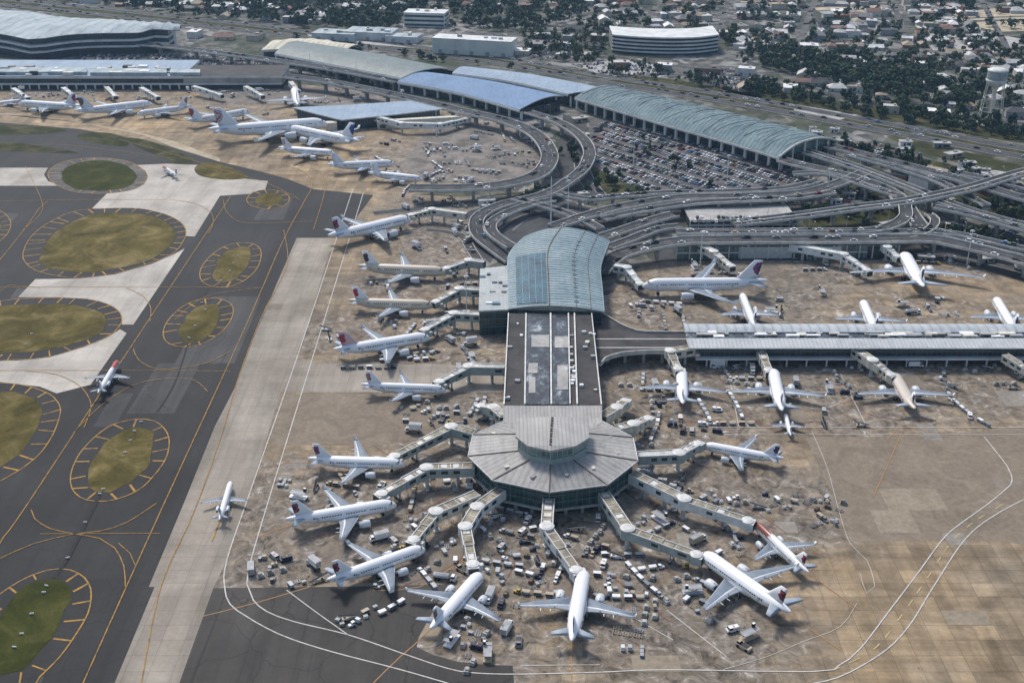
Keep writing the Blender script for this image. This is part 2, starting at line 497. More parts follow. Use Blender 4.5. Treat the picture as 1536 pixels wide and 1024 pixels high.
# stands where ramp traffic has stained the concrete: (x0, y0, x1, y1, number of clusters, kind of mix)
ZONES = [
 (600,338,705,352,5,'a'),(620,352,715,386,6,'a'),(560,417,720,436,6,'a'),(545,466,712,492,7,'a'),(588,528,745,556,9,'a'),(600,596,745,652,13,'a'),
 (672,600,745,650,9,'b'),(484,488,520,516,3,'d'),(660,500,722,530,6,'a'),(400,722,500,752,6,'b'),(500,728,600,748,4,'a'),(384,832,480,872,8,'b'),(525,782,620,828,6,'a'),(615,712,705,742,7,'a'),
 (600,842,700,872,6,'b'),(520,905,575,950,5,'b'),(655,770,720,845,7,'a'),(725,775,820,850,13,'a'),(720,850,780,925,9,'a'),(655,930,780,985,11,'b'),
 (785,860,850,905,7,'a'),(840,790,930,846,9,'a'),(890,850,1050,900,12,'a'),(905,845,985,905,6,'b'),(960,760,1040,792,5,'a'),(930,905,975,992,6,'c'),(1040,905,1060,960,2,'a'),(1080,945,1130,975,3,'d'),
 (1060,738,1245,790,13,'b'),(955,704,1050,748,8,'a'),(1030,792,1120,830,6,'a'),(955,572,1012,640,10,'a'),(1012,612,1080,640,5,'d'),(1040,562,1125,592,6,'a'),
 (1060,545,1140,560,4,'a'),(1175,548,1290,588,10,'a'),(1235,575,1300,640,6,'d'),(1365,548,1530,590,11,'b'),(1400,595,1455,640,3,'d'),(1030,640,1060,662,2,'a'),(905,640,1000,680,8,'a'),
 (930,445,1030,482,9,'a'),(1170,388,1285,415,7,'b'),(1150,440,1250,482,6,'d'),(1005,396,1100,416,6,'a'),(1320,440,1480,482,6,'a'),(1400,380,1536,412,7,'b'),
 (640,200,830,275,30,'b'),(560,212,690,278,10,'a'),(600,290,705,318,6,'a'),(420,133,640,158,11,'b'),(0,137,420,150,16,'b'),(310,160,420,178,3,'a'),(700,175,790,200,5,'b'),
]
pts = []
for (x0, y0, x1, y1, n, k) in ZONES:
    r = random.Random(int(x0 * 7 + y0))
    for i in range(max(3, n)):
        q = G(r.uniform(x0, x1), r.uniform(y0, y1)); pts.append((q.x, q.y, r.uniform(9, 17), 1.0))
for px, py, rad in [(735,760,26),(820,790,24),(900,780,24),(690,700,22),(960,660,24),(930,560,22),(740,600,20),(700,480,24),(690,410,22),(690,350,20),(1080,545,26),(1200,555,26),(1320,550,22),(1450,555,26),(700,640,14)]:
    q = G(px, py); pts.append((q.x, q.y, rad, 1.4))

step = 4.0
xs = np.arange(-640, 620.1, step); ys = np.arange(140, 1150.1, step)
XX, YY = np.meshgrid(xs, ys)
wear = np.zeros_like(XX)
for (a, b, rad, s) in pts:
    wear += s * .75 * np.exp(-((XX - a) ** 2 + (YY - b) ** 2) / (2 * rad * rad))
wear = 1 - np.exp(-1.3 * wear)
nx, ny = len(xs), len(ys)
V = np.stack([XX.ravel(), YY.ravel(), np.full(XX.size, .05)], 1)
ii = (np.arange(ny - 1)[:, None] * nx + np.arange(nx - 1)[None, :]).ravel()
FF = np.stack([ii, ii + 1, ii + nx + 1, ii + nx], 1)
me = bpy.data.meshes.new("apron"); me.from_pydata(V.tolist(), [], FF.tolist()); me.materials.append(APRON)
at = me.attributes.new("wear", 'FLOAT', 'POINT'); at.data.foreach_set("value", wear.ravel().astype(np.float32))
o = bpy.data.objects.new("apron", me); COL.objects.link(o); o["kind"] = "structure"

def poly_obj(name, px, z, mat_, closed_spline=False, step=4, **k):
    w = GP(px)
    if closed_spline: w = spline(w, step, True)
    mb = MB(); mb.sheet(w, z)
    return struct(name, mb, mat_, **k)

# landside: everything behind the stands
LAND = [(618,292),(700,296),(716,318),(690,345),(704,385),(722,402),(735,440),(800,470),(900,470),(925,430),(962,398),(1020,388),(1345,386),(1400,384),(1470,398),(1560,420),(1700,430),
        (1900,300),(2100,120),(1900,-40),(-600,-60),(-600,112),(-60,136),(0,136),(420,136),(440,126),(520,133),(600,148),(690,170),(760,186),(806,200),(826,222),(828,245),(806,268),(752,282)]
poly_obj("landside_ground", LAND, .10, CITY)

# taxiway asphalt on the left
TAXI = [(135,1060),(163,1024),(276,754),(322,640),(353,580),(383,500),(445,357),(512,357),(560,293),(470,284),(430,268),(385,256),(330,243),(262,222),(200,208),(120,194),(0,184),(-260,180),(-700,300),(-900,700),(-700,1060)]
poly_obj("taxiway", TAXI, .10, ASPH)
poly_obj("taxiway_shoulder", [(0,172),(60,176),(130,186),(215,203),(262,222),(330,243),(330,238),(265,213),(200,197),(120,184),(0,170)], .13, SAND)
# concrete taxi strip and the dark patch at the lower left
poly_obj("taxi_strip", [(148,1060),(163,1024),(276,754),(322,640),(353,580),(383,500),(445,357),(500,357),(458,500),(420,590),(380,724),(341,838),(320,882),(269,1024),(255,1060)], .09, SCONC)
poly_obj("asphalt_patch", [(255,1060),(269,1024),(320,882),(560,879),(672,876),(662,895),(645,925),(628,955),(625,970),(650,982),(685,992),(730,997),(769,998),(771,1024),(772,1060)], .13, ASPH_D)
poly_obj("pale_apron_band", [(352,588),(383,500),(470,545),(640,545),(755,552),(755,588)], .07, SCONC)
poly_obj("brown_apron_patch", [(1208,655),(1385,655),(1536,640),(1700,640),(1900,900),(1500,810),(1280,812)], .07, m_lot("brown_concrete", (.165,.133,.098), (.26,.215,.163)))
poly_obj("brown_apron_patch", [(330,592),(640,590),(665,655),(560,668),(408,668)], .08, MATS["brown_concrete"])

pa_, pb_ = m_asphalt("worn_asphalt", (.040, .040, .041), (.070, .069, .068)), m_asphalt("fresh_asphalt", (.018, .018, .0185), (.032, .032, .032))
for px, mm_ in (([(262,545),(318,445),(392,445),(352,545)], pa_), ([(190,620),(238,545),(300,545),(262,620)], pa_), ([(122,866),(150,800),(240,800),(215,866)], pb_), ([(30,1024),(92,880),(118,880),(62,1024)], pa_), ([(150,1024),(215,880),(232,880),(172,1024)], pb_),
                ([(330,420),(362,360),(412,360),(386,420)], pb_), ([(0,760),(30,700),(70,700),(45,760)], pb_), ([(-40,360),(0,320),(30,320),(-10,360)], pa_), ([(40,470),(60,432),(26,432),(0,470)], pa_), ([(380,330),(402,296),(440,296),(425,330)], pa_), ([(140,640),(170,590),(200,590),(172,640)], pa_)):
    poly_obj("asphalt_patch", px, .115, mm_)
rp = random.Random(3); pm = [m_lot("slab_patch_%s" % n_, a_, b_) for n_, a_, b_ in (("pale", (.21,.175,.128), (.33,.278,.208)), ("dark", (.16,.135,.105), (.25,.213,.168)), ("grey", (.20,.18,.155), (.31,.28,.24)))]
for n_ in range(46):
    for t_ in range(20):
        q_ = G(rp.uniform(380, 1530), rp.uniform(430, 1010))
        if not (P(q_)[1] > 655 and 400 < P(q_)[0] < 660 and False): break
    gx, gy = round(q_.x / 7.6) * 7.6, round(q_.y / 7.6) * 7.6; wx, wy = 7.6 * rp.choice((1, 1, 2, 3)), 7.6 * rp.choice((1, 1, 2))
    mb = MB(); mb.sheet([(gx, gy), (gx + wx, gy), (gx + wx, gy + wy), (gx, gy + wy)], .085 + .0004 * n_); struct("concrete_patch", mb, rp.choice(pm))
for px in ([(-120,252),(0,252),(72,252),(66,262),(72,272),(92,279),(0,279),(-120,279)],
           [(205,248),(250,246),(300,248),(345,266),(402,272),(396,290),(330,294),(292,355),(277,354),(279,344),(268,331),(245,320),(205,313),(138,313),(161,290),(195,285),(216,277),(222,266),(218,256)],
           [(27,446),(53,419),(120,418),(172,412),(228,396),(262,381),(277,373),(200,487),(183,487),(183,478),(177,466),(160,455),(130,448),(85,446)],
           [(-120,541),(0,541),(25,541),(75,536),(125,521),(160,507),(180,494),(190,500),(136,577),(85,590),(60,580),(0,573),(-120,573)]):
    poly_obj("concrete_crossing", px, .14, LCONC)

ISL = [  # grass outline, shoulder outline, grass, shoulder material
 ([(92,262),(103,250),(125,243),(150,241),(178,245),(198,254),(206,266),(198,277),(178,284),(150,287),(118,284),(98,274)],
  [(72,262),(82,249),(108,240),(150,237),(190,242),(214,254),(221,266),(212,279),(190,287),(150,291),(110,288),(82,276)], GRASS_G, LOT),
 ([(61,393),(64,375),(78,355),(100,337),(135,323),(180,320),(220,323),(248,333),(261,347),(258,365),(243,380),(215,393),(170,404),(125,409),(90,406),(70,401)],
  [(35,388),(38,370),(50,352),(75,333),(110,318),(150,313.5),(205,313),(245,321),(270,333),(279,347),(275,362),(260,380),(225,395),(170,411),(120,417),(80,413),(50,404)], GRASS, ASPH),
 ([(-60,478),(-10,462),(30,457),(75,456),(120,460),(150,470),(160,483),(152,496),(130,510),(95,520),(50,527),(0,529),(-60,522)],
  [(-70,463),(0,452),(45,448),(85,447),(130,449),(160,456),(178,467),(183,480),(177,492),(160,506),(125,520),(75,535),(20,540),(-70,538)], GRASS, ASPH),
 ([(-80,592),(0,588),(30,590),(55,603),(62,618),(55,645),(35,672),(0,700),(-80,735)],
  [(-80,578),(0,575),(40,579),(75,592),(90,610),(88,630),(75,660),(50,690),(0,722),(-80,755)], GRASS, ASPH),
 ([(320,410),(325,395),(335,382),(350,373),(365,370),(375,374),(376,388),(370,402),(360,414),(345,422),(330,424),(321,419)],
  [(300,415),(302,402),(315,385),(335,371),(355,365),(375,365),(388,371),(392,382),(388,398),(378,412),(360,425),(340,431),(318,430),(305,424)], GRASS, ASPH),
 ([(268,500),(272,487),(285,470),(300,459),(318,457),(328,462),(328,478),(320,495),(308,507),(290,514),(275,512)],
  [(245,503),(247,490),(258,474),(276,459),(298,450),(325,448),(345,455),(350,466),(345,483),(330,500),(310,513),(290,520),(265,520),(250,513)], GRASS, ASPH),
 ([(133,720),(136,705),(145,685),(165,660),(188,645),(212,640),(227,645),(231,658),(227,680),(215,705),(195,725),(165,738),(145,737),(135,731)],
  [(106,725),(108,705),(120,680),(143,655),(170,637),(205,629),(232,632),(248,645),(254,662),(250,685),(238,705),(215,730),(190,744),(160,752),(130,750),(113,740)], GRASS, ASPH),
 ([(-20,960),(0,925),(25,890),(55,871),(80,867),(98,875),(105,890),(100,915),(85,945),(60,980),(30,1005),(0,1015),(-50,1030),(-60,1000)],
  [(-70,950),(0,891),(50,862),(90,853),(118,860),(133,875),(137,893),(132,920),(115,950),(90,985),(60,1015),(40,1034),(-60,1060)], GRASS_G, ASPH),
 ([(383,300),(392,292),(408,290),(422,294),(425,301),(415,308),(398,310),(386,306)],
  [(370,299),(382,288),(405,285),(428,290),(434,300),(424,310),(402,314),(378,309)], GRASS, ASPH),
 ([(-60,345),(-40,325),(-10,322),(0,335),(-5,352),(-30,365),(-55,362)],
  [(-70,345),(-45,318),(-5,315),(15,330),(12,350),(-8,366),(-40,372),(-66,365)], GRASS, ASPH),
]
yel = MB()
for gi, (g, s, gm, sm) in enumerate(ISL):
    sw = spline(GP(s), 3, True)
    mb = MB(); mb.sheet(sw, .18); struct("island_shoulder", mb, sm)
    gw = spline(GP(g), 3, True)
    rg = random.Random(gi)
    gw = [p + Vector((rg.uniform(-.35, .35), rg.uniform(-.35, .35), 0)) + 1.5 * Vector((mnoise.noise(p * .09), mnoise.noise(p * .09 + Vector((9, 4, 0))), 0)) for p in gw]
    mb = MB(); mb.sheet(gw, .23); struct("grass_island", mb, gm)
    yel.ribbon(sw, .5, .26, closed=True)
    # hatch ticks between shoulder line and grass
    cen = sum(gw, Vector()) / len(gw)
    L = len(sw); acc = 0; nxt = 6
    for i in range(L):
        acc += (sw[(i + 1) % L] - sw[i]).length
        if acc > nxt:
            nxt += rg.uniform(8.5, 12.5)
            p = sw[i]
            q = min(gw, key=lambda a: (a - p).length + .55 * abs((a - cen).normalized().dot((p - cen).normalized()) - 1) * 80)
            # photo: ticks run square to the taxiway, roughly level in the picture
            d = (q - p)
            if d.length > 1.5:
                yel.ribbon([p + d * .03, p + d * rg.uniform(.8, .97)], rg.choice((.6, .8, .95)), .262)

for px in ([(-40,189),(0,188),(60,190),(100,196),(60,201),(0,203),(-40,203)], [(118,202),(150,199),(178,203),(192,212),(188,220),(150,216),(122,210)],
           [(190,207),(225,212),(262,226),(292,240),(268,246),(235,233),(205,220)]):
    poly_obj("grass_verge", px, .17, VERGE, True)
poly_obj("grass_verge", [(-80,216),(0,213),(70,221),(118,230),(60,229),(0,227),(-80,230)], .17, VERGE, True)
poly_obj("grass_verge", [(292,252),(310,244),(345,251),(372,266),(345,270),(318,268),(298,263)], .19, GRASS, True)

# drain slots with their covers through the islands
for seg in ([(80,868),(105,832),(150,742)], [(236,618),(262,575),(282,516)], [(304,452),(312,432)]):
    mb = MB(); mb.ribbon(spline(GP(seg), 5), 1.5 if seg[0][1] > 800 else .6, .29); struct("drain_slot", mb, BLK)

T = lambda pts, w=.4, st=5, z=.30: yel.ribbon(spline(GP(pts), st), w, z)
T([(118,1040),(125,1024),(247,754),(364,500),(424,363),(455,305),(468,278),(455,258),(420,246)])
T([(470,345),(484,300),(488,272),(475,256),(440,246)], .35)
T([(-40,900),(0,815),(43,754),(210,500),(273,405),(346,295)])
T([(-40,432),(0,390),(40,340),(60,312),(72,303)])
T([(-60,302),(0,302),(120,300),(250,300)], .35)
T([(-60,431),(27,431),(200,431),(395,432)], .3)
T([(-60,557),(0,556),(180,556),(345,557)], .3)
T([(60,801),(240,800)], .25)
T([(0,838),(50,816),(112,801),(150,797),(190,784),(235,755)], .35)
T([(47,765),(52,778),(75,793),(112,801),(150,808),(172,822),(186,850),(188,880)], .35)
T([(178,815),(195,830),(203,848)], .3)
T([(0,437),(15,428),(35,430),(60,432)], .3)
T([(200,523),(208,540),(235,554),(270,552),(310,545),(345,527)], .35)
T([(110,650),(150,610),(200,578),(250,568),(290,570),(312,588)], .3)
T([(40,557),(85,562),(118,578),(134,598),(136,615),(126,642)], .35)
T([(335,300),(340,318),(360,333),(400,335),(470,332)], .3)
T([(255,300),(290,305),(315,318),(320,335),(313,350)], .35)
T([(190,432),(215,445),(226,462),(225,482)], .35)
T([(180,210),(260,232),(330,254),(400,275),(450,300)], .35)
T([(0,224),(80,217),(170,226),(260,238)], .3)
T([(38,250),(62,300),(60,322),(35,345)], .3)
T([(262,480),(310,445),(390,432)], .25)
T([(425,345),(428,357),(430,400),(395,470),(360,560),(330,660),(290,770),(243,875),(212,1024)], .35)
T([(330,780),(318,812)], .5)
struct("taxiway_marking", yel, YEL)

# lead-in lines on the stands, faded orange
org = MB(); pye = MB()
TO = lambda pts, w=.4: org.ribbon(spline(GP(pts), 6), w, .17)
for a in ([(640,822),(490,872),(380,905),(300,925)], [(722,858),(650,940),(600,985),(560,1024)], [(872,856),(858,960),(858,1040)], [(1052,832),(1185,922),(1260,975)],
          [(606,697),(430,694),(400,700)], [(594,757),(430,790),(385,808)], [(1160,556),(1172,620),(1185,655)], [(1343,562),(1372,614),(1395,655)], [(1022,560),(1024,612),(1026,645)],
          [(645,506),(500,528),(440,540)], [(616,330),(490,357)], [(668,410),(470,404)], [(651,460),(470,456)], [(560,885),(630,880),(700,835)], [(1130,790),(1220,865),(1290,915)],
          [(1370,432),(1390,480)], [(1310,745),(1355,640),(1330,660)]):
    TO(a)
for seg in range(14):     # dashed centre line of the curved taxi route
    t0 = seg / 14
    route = spline(GP([(1250,1005),(1310,974),(1350,926),(1388,871),(1428,812),(1468,778),(1530,742)]), 2)
    k = int(t0 * (len(route) - 4)); pye.ribbon(route[k:k + 3], .4, .175)
struct("stand_marking", org, ORG)
redl = MB()
for (a, b, c) in [((560,668),(662,742),(640,800)), ((470,808),(610,775),(690,735)), ((600,880),(690,840),(700,790)), ((735,905),(770,850),(790,790)), ((880,830),(960,900),(1010,935)), ((545,442),(640,446),(715,468)), ((530,500),(600,545),(690,530)),
                  ((930,800),(985,850),(1040,870)), ((1040,730),(1120,760),(1180,800)), ((960,610),(1010,632),(1080,630)), ((1100,600),(1150,640),(1220,632)), ((1250,560),(1300,620),(1400,632)), ((620,350),(690,380),(700,430)), ((520,420),(620,435),(700,440))]:
    redl.ribbon(spline(GP([a, b, c]), 5), .38, .172)
struct("equipment_line", redl, m_marking("faded_red_paint", (.22,.075,.05), .85, (.20,.16,.125))); struct("stand_marking", pye, PYEL)

wh = MB()
TW = lambda pts, w=.55, st=4: wh.ribbon(spline(GP(pts), st), w, .21)
TW([(529,285),(451,520),(380,724),(341,838),(337,880),(345,906),(369,924),(400,942),(436,958),(500,978),(600,1004),(690,1030)], .42)
TW([(545,290),(474,520),(397,770),(372,860),(373,882),(380,900),(400,917),(440,932),(522,952),(604,980),(670,1002),(710,1009),(780,1011),(900,1008),(1000,1004.5),(1220,1007),(1258,998),(1290,973),(1335,914.5),(1377,859),(1413,810),(1436,789),(1483,755),(1516,727),(1518,720),(1511,700),(1476,655)], .42)
TW([(1215,1026),(1240,1021),(1275,1008),(1330,974),(1366,935),(1400,880),(1450,806),(1500,768),(1560,738)], .42)
TW([(1000,641),(1700,641)], .3, 60); TW([(1060,652),(1700,652)], .3, 60)
TW([(1218,648),(1240,700),(1258,765),(1275,815),(1300,840),(1312,880),(1300,890),(1290,860)], .2)
TW([(1085,1004),(1150,985),(1205,962),(1260,940),(1285,905)], .18)
TW([(430,885),(470,915),(522,952)], .35)
TW([(1096,575),(1108,640)], .3); TW([(1260,560),(1300,640)], .3); TW([(930,915),(1010,960)], .3); TW([(1000,915),(1090,985)], .35)
TW([(780,998),(900,997)], .3)
struct("road_marking", wh, WHT)
# ------------------------------------------------------------------ airliners
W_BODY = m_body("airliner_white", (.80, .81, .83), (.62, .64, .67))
FIN_RED = m_fin("fin_crimson_swirl", (.78, .79, .80), (.42, .03, .05), (.10, .015, .025))
WINGG = plain("wing_grey", (.175, .215, .265), .55, var=.16, scale=.5)
WINGL = plain("wing_edge", (.72, .74, .76), .38, var=.08)
NAC = plain("engine_cowl", (.62, .65, .68), .35, var=.12)
GLASSD = plain("cabin_glass", (.012, .014, .018), .15, var=.2)
_t = NT("window_strip_pattern")
_tc = _t.new("ShaderNodeTexCoord"); _sp = _t.new("ShaderNodeSeparateXYZ"); _t.link(_tc.outputs["Object"], _sp.inputs[0])
_f = _t.math('FRACT', _t.math('MULTIPLY', _sp.outputs[0], 1.05))
_g = _t.math('FRACT', _t.math('MULTIPLY', _sp.outputs[0], .115))
_on = _t.math('MULTIPLY', _t.math('LESS_THAN', _f, .66), _t.math('GREATER_THAN', _g, .13))
WINSTRIP = _t.done(_t.mix(_on, (.78, .79, .81), (.012, .014, .018)), .3, 0, .5)
FAN = plain("fan_disc", (.03, .03, .033), .4)
GEAR = plain("gear_leg", (.45, .46, .47), .5)

FOILX = [0, .04, .14, .35, .65, 1, .65, .35, .14, .04]
FOILU = [0, .30, .52, .62, .42, .03, -.30, -.40, -.34, -.20]

def foil(xle, y, z, chord, t, vertical=False):
    r = []
    for k in range(10):
        x = xle - FOILX[k] * chord; h = FOILU[k] * t
        r.append((x, h, z) if vertical else (x, y, z + h))
    return r

def fus_mesh(L, R, zc, n=26):
    # stations from nose (+L/2) to tail (-L/2): fraction, radius factor, centre lift
    ST = [(0, .02, -.28), (.006, .22, -.25), (.018, .42, -.20), (.036, .60, -.13), (.06, .78, -.07), (.09, .92, -.02), (.125, 1, 0), (.3, 1, 0), (.5, 1, 0), (.64, 1, 0),
          (.70, .985, .01), (.76, .92, .06), (.82, .80, .15), (.88, .62, .27), (.94, .40, .41), (.985, .20, .50), (1, .09, .53)]
    rings = []
    for f, r, up in ST:
        x = L / 2 - f * L
        rings.append([(x, math.sin(2 * PI * k / n) * R * r, zc + up * R + math.cos(2 * PI * k / n) * R * r) for k in range(n)])
    return rings, ST

def make_plane(kind):
    if kind == 'wide':
        L, R, zc, half, croot, ctip, sweep, er, ey, elen = 60, 3.2, 5.4, 30, 12.5, 2.6, .62, 1.75, 9.5, 7.2
    elif kind == 'regional':
        L, R, zc, half, croot, ctip, sweep, er, ey, elen = 40, 2.1, 3.6, 16.0, 6.0, 1.7, .47, 1.05, 3.4, 5.0
    else:
        L, R, zc, half, croot, ctip, sweep, er, ey, elen = 40, 2.42, 4.1, 17.6, 8.4, 1.9, .53, 1.35, 6.2, 4.9
    K = L / 40
    root = thing("airliner", "white airliner", "airliner", col=HIDDEN)
    kw = dict(parent=root, col=HIDDEN)
    mb = MB(); rings, ST = fus_mesh(L, R, zc); mb.loft(rings)
    # wing fairing under the belly
    fr = []
    for f, w, h in ((.30, .3, .3), (.34, .95, .9), (.42, 1.12, 1.08), (.54, 1.12, 1.08), (.61, .9, .9), (.66, .3, .3)):
        x = L / 2 - f * L
        fr.append([(x, math.sin(2 * PI * k / 16) * R * w, zc - R * .42 + math.cos(2 * PI * k / 16) * R * .72 * h) for k in range(16)])
    mb.loft(fr)
    mb.build("fuselage", [W_BODY], **kw)
    # one strip of cabin windows along each side
    zz = zc + R * .26; yb = math.sqrt(R * R - (R * .26) ** 2) + .03
    for s in (-1, 1):
        wm = MB(); lo, hi = [], []
        for i in range(41):
            f = .135 + (.76 - .135) * i / 40; x = L / 2 - f * L
            rr = 1.0 if f < .66 else 1 - (f - .66) * .55; lift = 0 if f < .66 else (f - .66) * .6 * R
            lo.append((x, s * yb * rr, zz + lift - .34)); hi.append((x, s * (yb * rr - .06), zz + lift + .34))
        n_ = len(lo); wm.add(lo + hi, [(i, i + 1, n_ + i + 1, n_ + i) for i in range(n_ - 1)])
        wm.build("window_strip", [WINSTRIP], **kw)
    # doors as slightly proud outlines
    for f in (.115, .72) if kind != 'wide' else (.115, .27, .47, .71):
        for s in (-1, 1):
            x = L / 2 - f * L; yy = math.sqrt(R * R - (.1 * R) ** 2) + .02
            up = 0 if f < .66 else (f - .66) * .6 * R
            dm = MB(); dm.box(x, s * yy * (.985 if f > .66 else .975), zc - .75 + up, .95, .06, 1.9, 0, 0)
            dm.build("door", [plain("door_outline", (.52, .54, .57), .4, var=.1)], **kw)
    # cockpit windows
    cm = MB()
    def skin(x, ang):
        f = (L / 2 - x) / L
        for a, b in zip(ST, ST[1:]):
            if a[0] <= f <= b[0]:
                t = (f - a[0]) / (b[0] - a[0]); r = (a[1] + (b[1] - a[1]) * t) * R + .03; up = (a[2] + (b[2] - a[2]) * t) * R
                return Vector((x, math.sin(ang) * r, zc + up + math.cos(ang) * r))
    for s in (-1, 1):
        for a0, a1, xs0, xs1 in ((.08, .42, .040, .052), (.46, .82, .043, .060), (.86, 1.15, .051, .072)):
            cm.quad(skin(L / 2 - xs0 * L, s * a0), skin(L / 2 - xs0 * L * 1.04, s * a1), skin(L / 2 - xs1 * L * 1.04, s * a1), skin(L / 2 - xs1 * L, s * a0))
    cm.build("cockpit_window", [GLASSD], **kw)
    # wings
    xr = L / 2 - .335 * L
    zroot = zc - R * .55
    for s in (-1, 1):
        w = MB()
        def sec(f, ch):
            y = s * (R * .55 + (half - R * .55) * f)
            return foil(xr - abs(y) * sweep + R * .55 * sweep, y, zroot + abs(y) * .085, ch, ch * .115)
        kink = .34
        ck = croot - (half * kink) * sweep * .92
        ck = max(ck, ctip * 2.2)
        se = [sec(0, croot), sec(kink, ck), sec(.7, ck + (ctip - ck) * .55), sec(1, ctip)]
        if s < 0: se = [[r_[0]] + r_[1:] for r_ in se]
        sg = lambda k, i: 1 if i in (0, 9, 4) else 0
        w.loft(se if s > 0 else se, 0, True, True, True, sg)
        # flap-track fairings
        for f in (.25, .42, .60):
            y = s * (R * .55 + (half - R * .55) * f)
            xt = xr - abs(y) * sweep - (croot * .55 if f < .3 else ck * (.9 if f < .5 else .72))
            w.tube((xt + 1.6 * K, y, zroot + abs(y) * .085 - .25), (xt - .9 * K, y, zroot + abs(y) * .085 - .2), .26 * K, .08, 6, 1)
        # upturned tip
        e = se[-1]; y = e[0][1]
        tip = [(p[0] - 1.0 * K, p[1] + s * .45 * K, p[2] + 1.5 * K) for p in foil(e[0][0], y, e[0][2], ctip * .6, .12)]
        w.loft([e, tip], 1, True, False, True)
        wo = w.build("wing", [WINGG, WINGL], **kw)
        # control surface lines on the upper side
        fl = MB()
        for f0, f1 in ((.06, .33), (.36, .66), (.69, .95)):
            def te(f, b):
                c = croot + (ck - croot) * f / kink if f < kink else ck + (ctip - ck) * (f - kink) / (1 - kink)
                y = s * (R * .55 + (half - R * .55) * f)
                return Vector((xr - abs(y) * sweep + R * .55 * sweep - c * b, y, zroot + abs(y) * .085 + c * .115 * (.36 if b < .85 else .10) + .05))
            a, b_, c_, d_ = te(f0, .76), te(f1, .76), te(f1, .965), te(f0, .965)
            fl.quad(*( (a, d_, c_, b_) if s > 0 else (a, b_, c_, d_)))
        fl.build("flap", [plain("flap_grey", (.25, .29, .335), .55, var=.12)], parent=wo, col=HIDDEN)
    # engines
    for s in (-1, 1):
        e = MB()
        if kind == 'regional':
            ex, ez, y = -L * .235, zc + .55, s * ey
        else:
            y = s * ey; ex = xr - ey * sweep + R * .55 * sweep + elen * .52; ez = zroot + ey * .085 - er * 1.05
        prof = [(0, .90), (.02, 1.0), (.12, 1.08), (.35, 1.1), (.62, 1.0), (.80, .82)]
        n = 18
        ring = lambda f, k: [(ex + elen * (.5 - f), y + math.sin(2 * PI * i / n) * er * k, ez + math.cos(2 * PI * i / n) * er * k) for i in range(n)]
        e.loft([ring(.14, .80), ring(.03, .86)] + [ring(f, k) for f, k in prof] + [ring(.82, .70), ring(.80, .6)], 0, True, False, False)
        e.loft([ring(.78, .58), ring(.90, .48), ring(1.0, .30), ring(1.08, .05)], 1, True, False, True)
        # pylon
        if kind == 'regional':
            e.box(ex - .2, y - s * (ey - R) * .5, ez - .15, elen * .5, (ey - R * .8), .3, 0, 0)
        else:
            e.add([(ex + .3 * elen, y - .16, ez + er), (ex + .3 * elen, y + .16, ez + er), (ex - .62 * elen, y + .16, ez + er * .9), (ex - .62 * elen, y - .16, ez + er * .9),
                   (ex - .1 * elen, y - .16, zroot + ey * .085 + .1), (ex - .1 * elen, y + .16, zroot + ey * .085 + .1), (ex - .8 * elen, y + .16, zroot + ey * .085 - .1), (ex - .8 * elen, y - .16, zroot + ey * .085 - .1)],
                  [(0, 1, 5, 4), (1, 2, 6, 5), (3, 0, 4, 7), (2, 3, 7, 6)], 0)
        eo = e.build("engine", [NAC, DARK], **kw)
        fm = MB(); fm.loft([ring(.14, .80), ring(.13, .22), ring(.06, .02)], 0, True, False, False)
        fm.build("fan", [FAN], parent=eo, col=HIDDEN)
    # tailplane and fin
    th = half * .36; tc = croot * .55
    for s in (-1, 1):
        w = MB()
        xt = -L / 2 + tc * 1.35 + L * .03; zt = zc + R * .42
        w.loft([foil(xt - f * th * .62, s * (.35 * R + f * (th - .35 * R)), zt + f * .5, tc + (tc * .42 - tc) * f, .1 * tc * (1 - .5 * f)) for f in (0, 1)], 0, True, True, True, lambda k, i: 1 if i in (0, 9) else 0)
        w.build("tailplane", [plain("tailplane_grey", (.31, .36, .42), .55, var=.12), WINGL], **kw)
    f = MB(); fh = L * .155; fc = croot * .80
    xf = -L / 2 + fc * 1.28 + L * .035
    zf = zc + R * .82
    f.loft([foil(xf + 2.6 * K, 0, zf - .1, fc + 2.2 * K, .35, True), foil(xf, 0, zf + fh * .10, fc * .98, .55 * K, True), foil(xf - fh * .80, 0, zf + fh, fc * .42, .28 * K, True)], 0, True)
    f.build("fin", [FIN_RED], **kw)
    # landing gear
    def leg(x, y, w, top):
        g = MB()
        g.tube((x, y, top), (x, y, .55 * K), .13 * K, None, 6, 0)
        for dy in (-w, w):
            g.tube((x, y + dy - .18, .55 * K), (x, y + dy + .18, .55 * K), .55 * K, None, 12, 1)
        if kind == 'wide' and w > .5:
            for dy in (-w, w):
                g.tube((x - 1.5, y + dy - .2, .55 * K), (x - 1.5, y + dy + .2, .55 * K), .55 * K, None, 12, 1)
        g.build("landing_gear", [GEAR, RUBBER], **kw)
    leg(L / 2 - .13 * L, 0, .3, zc - R * .7)
    leg(L / 2 - .53 * L, 2.9 * K, .55, zroot + .2); leg(L / 2 - .53 * L, -2.9 * K, .55, zroot + .2)
    return root, L

PROTO = {k: make_plane(k) for k in ('narrow', 'wide', 'regional')}

def fin_for(kind, c1, c2, base=(.78, .79, .80), rad=None):
    L = PROTO[kind][1]
    p = {'narrow': (-16.9, 9.1, 2.1), 'wide': (-25.3, 13.2, 3.2), 'regional': (-16.9, 8.6, 2.1)}[kind]
    nm = "fin_%s_%d" % (kind, len([k for k in MATS if k.startswith("fin_")]))
    return m_fin(nm, base, c1, c2, p[0], p[1], rad or p[2])

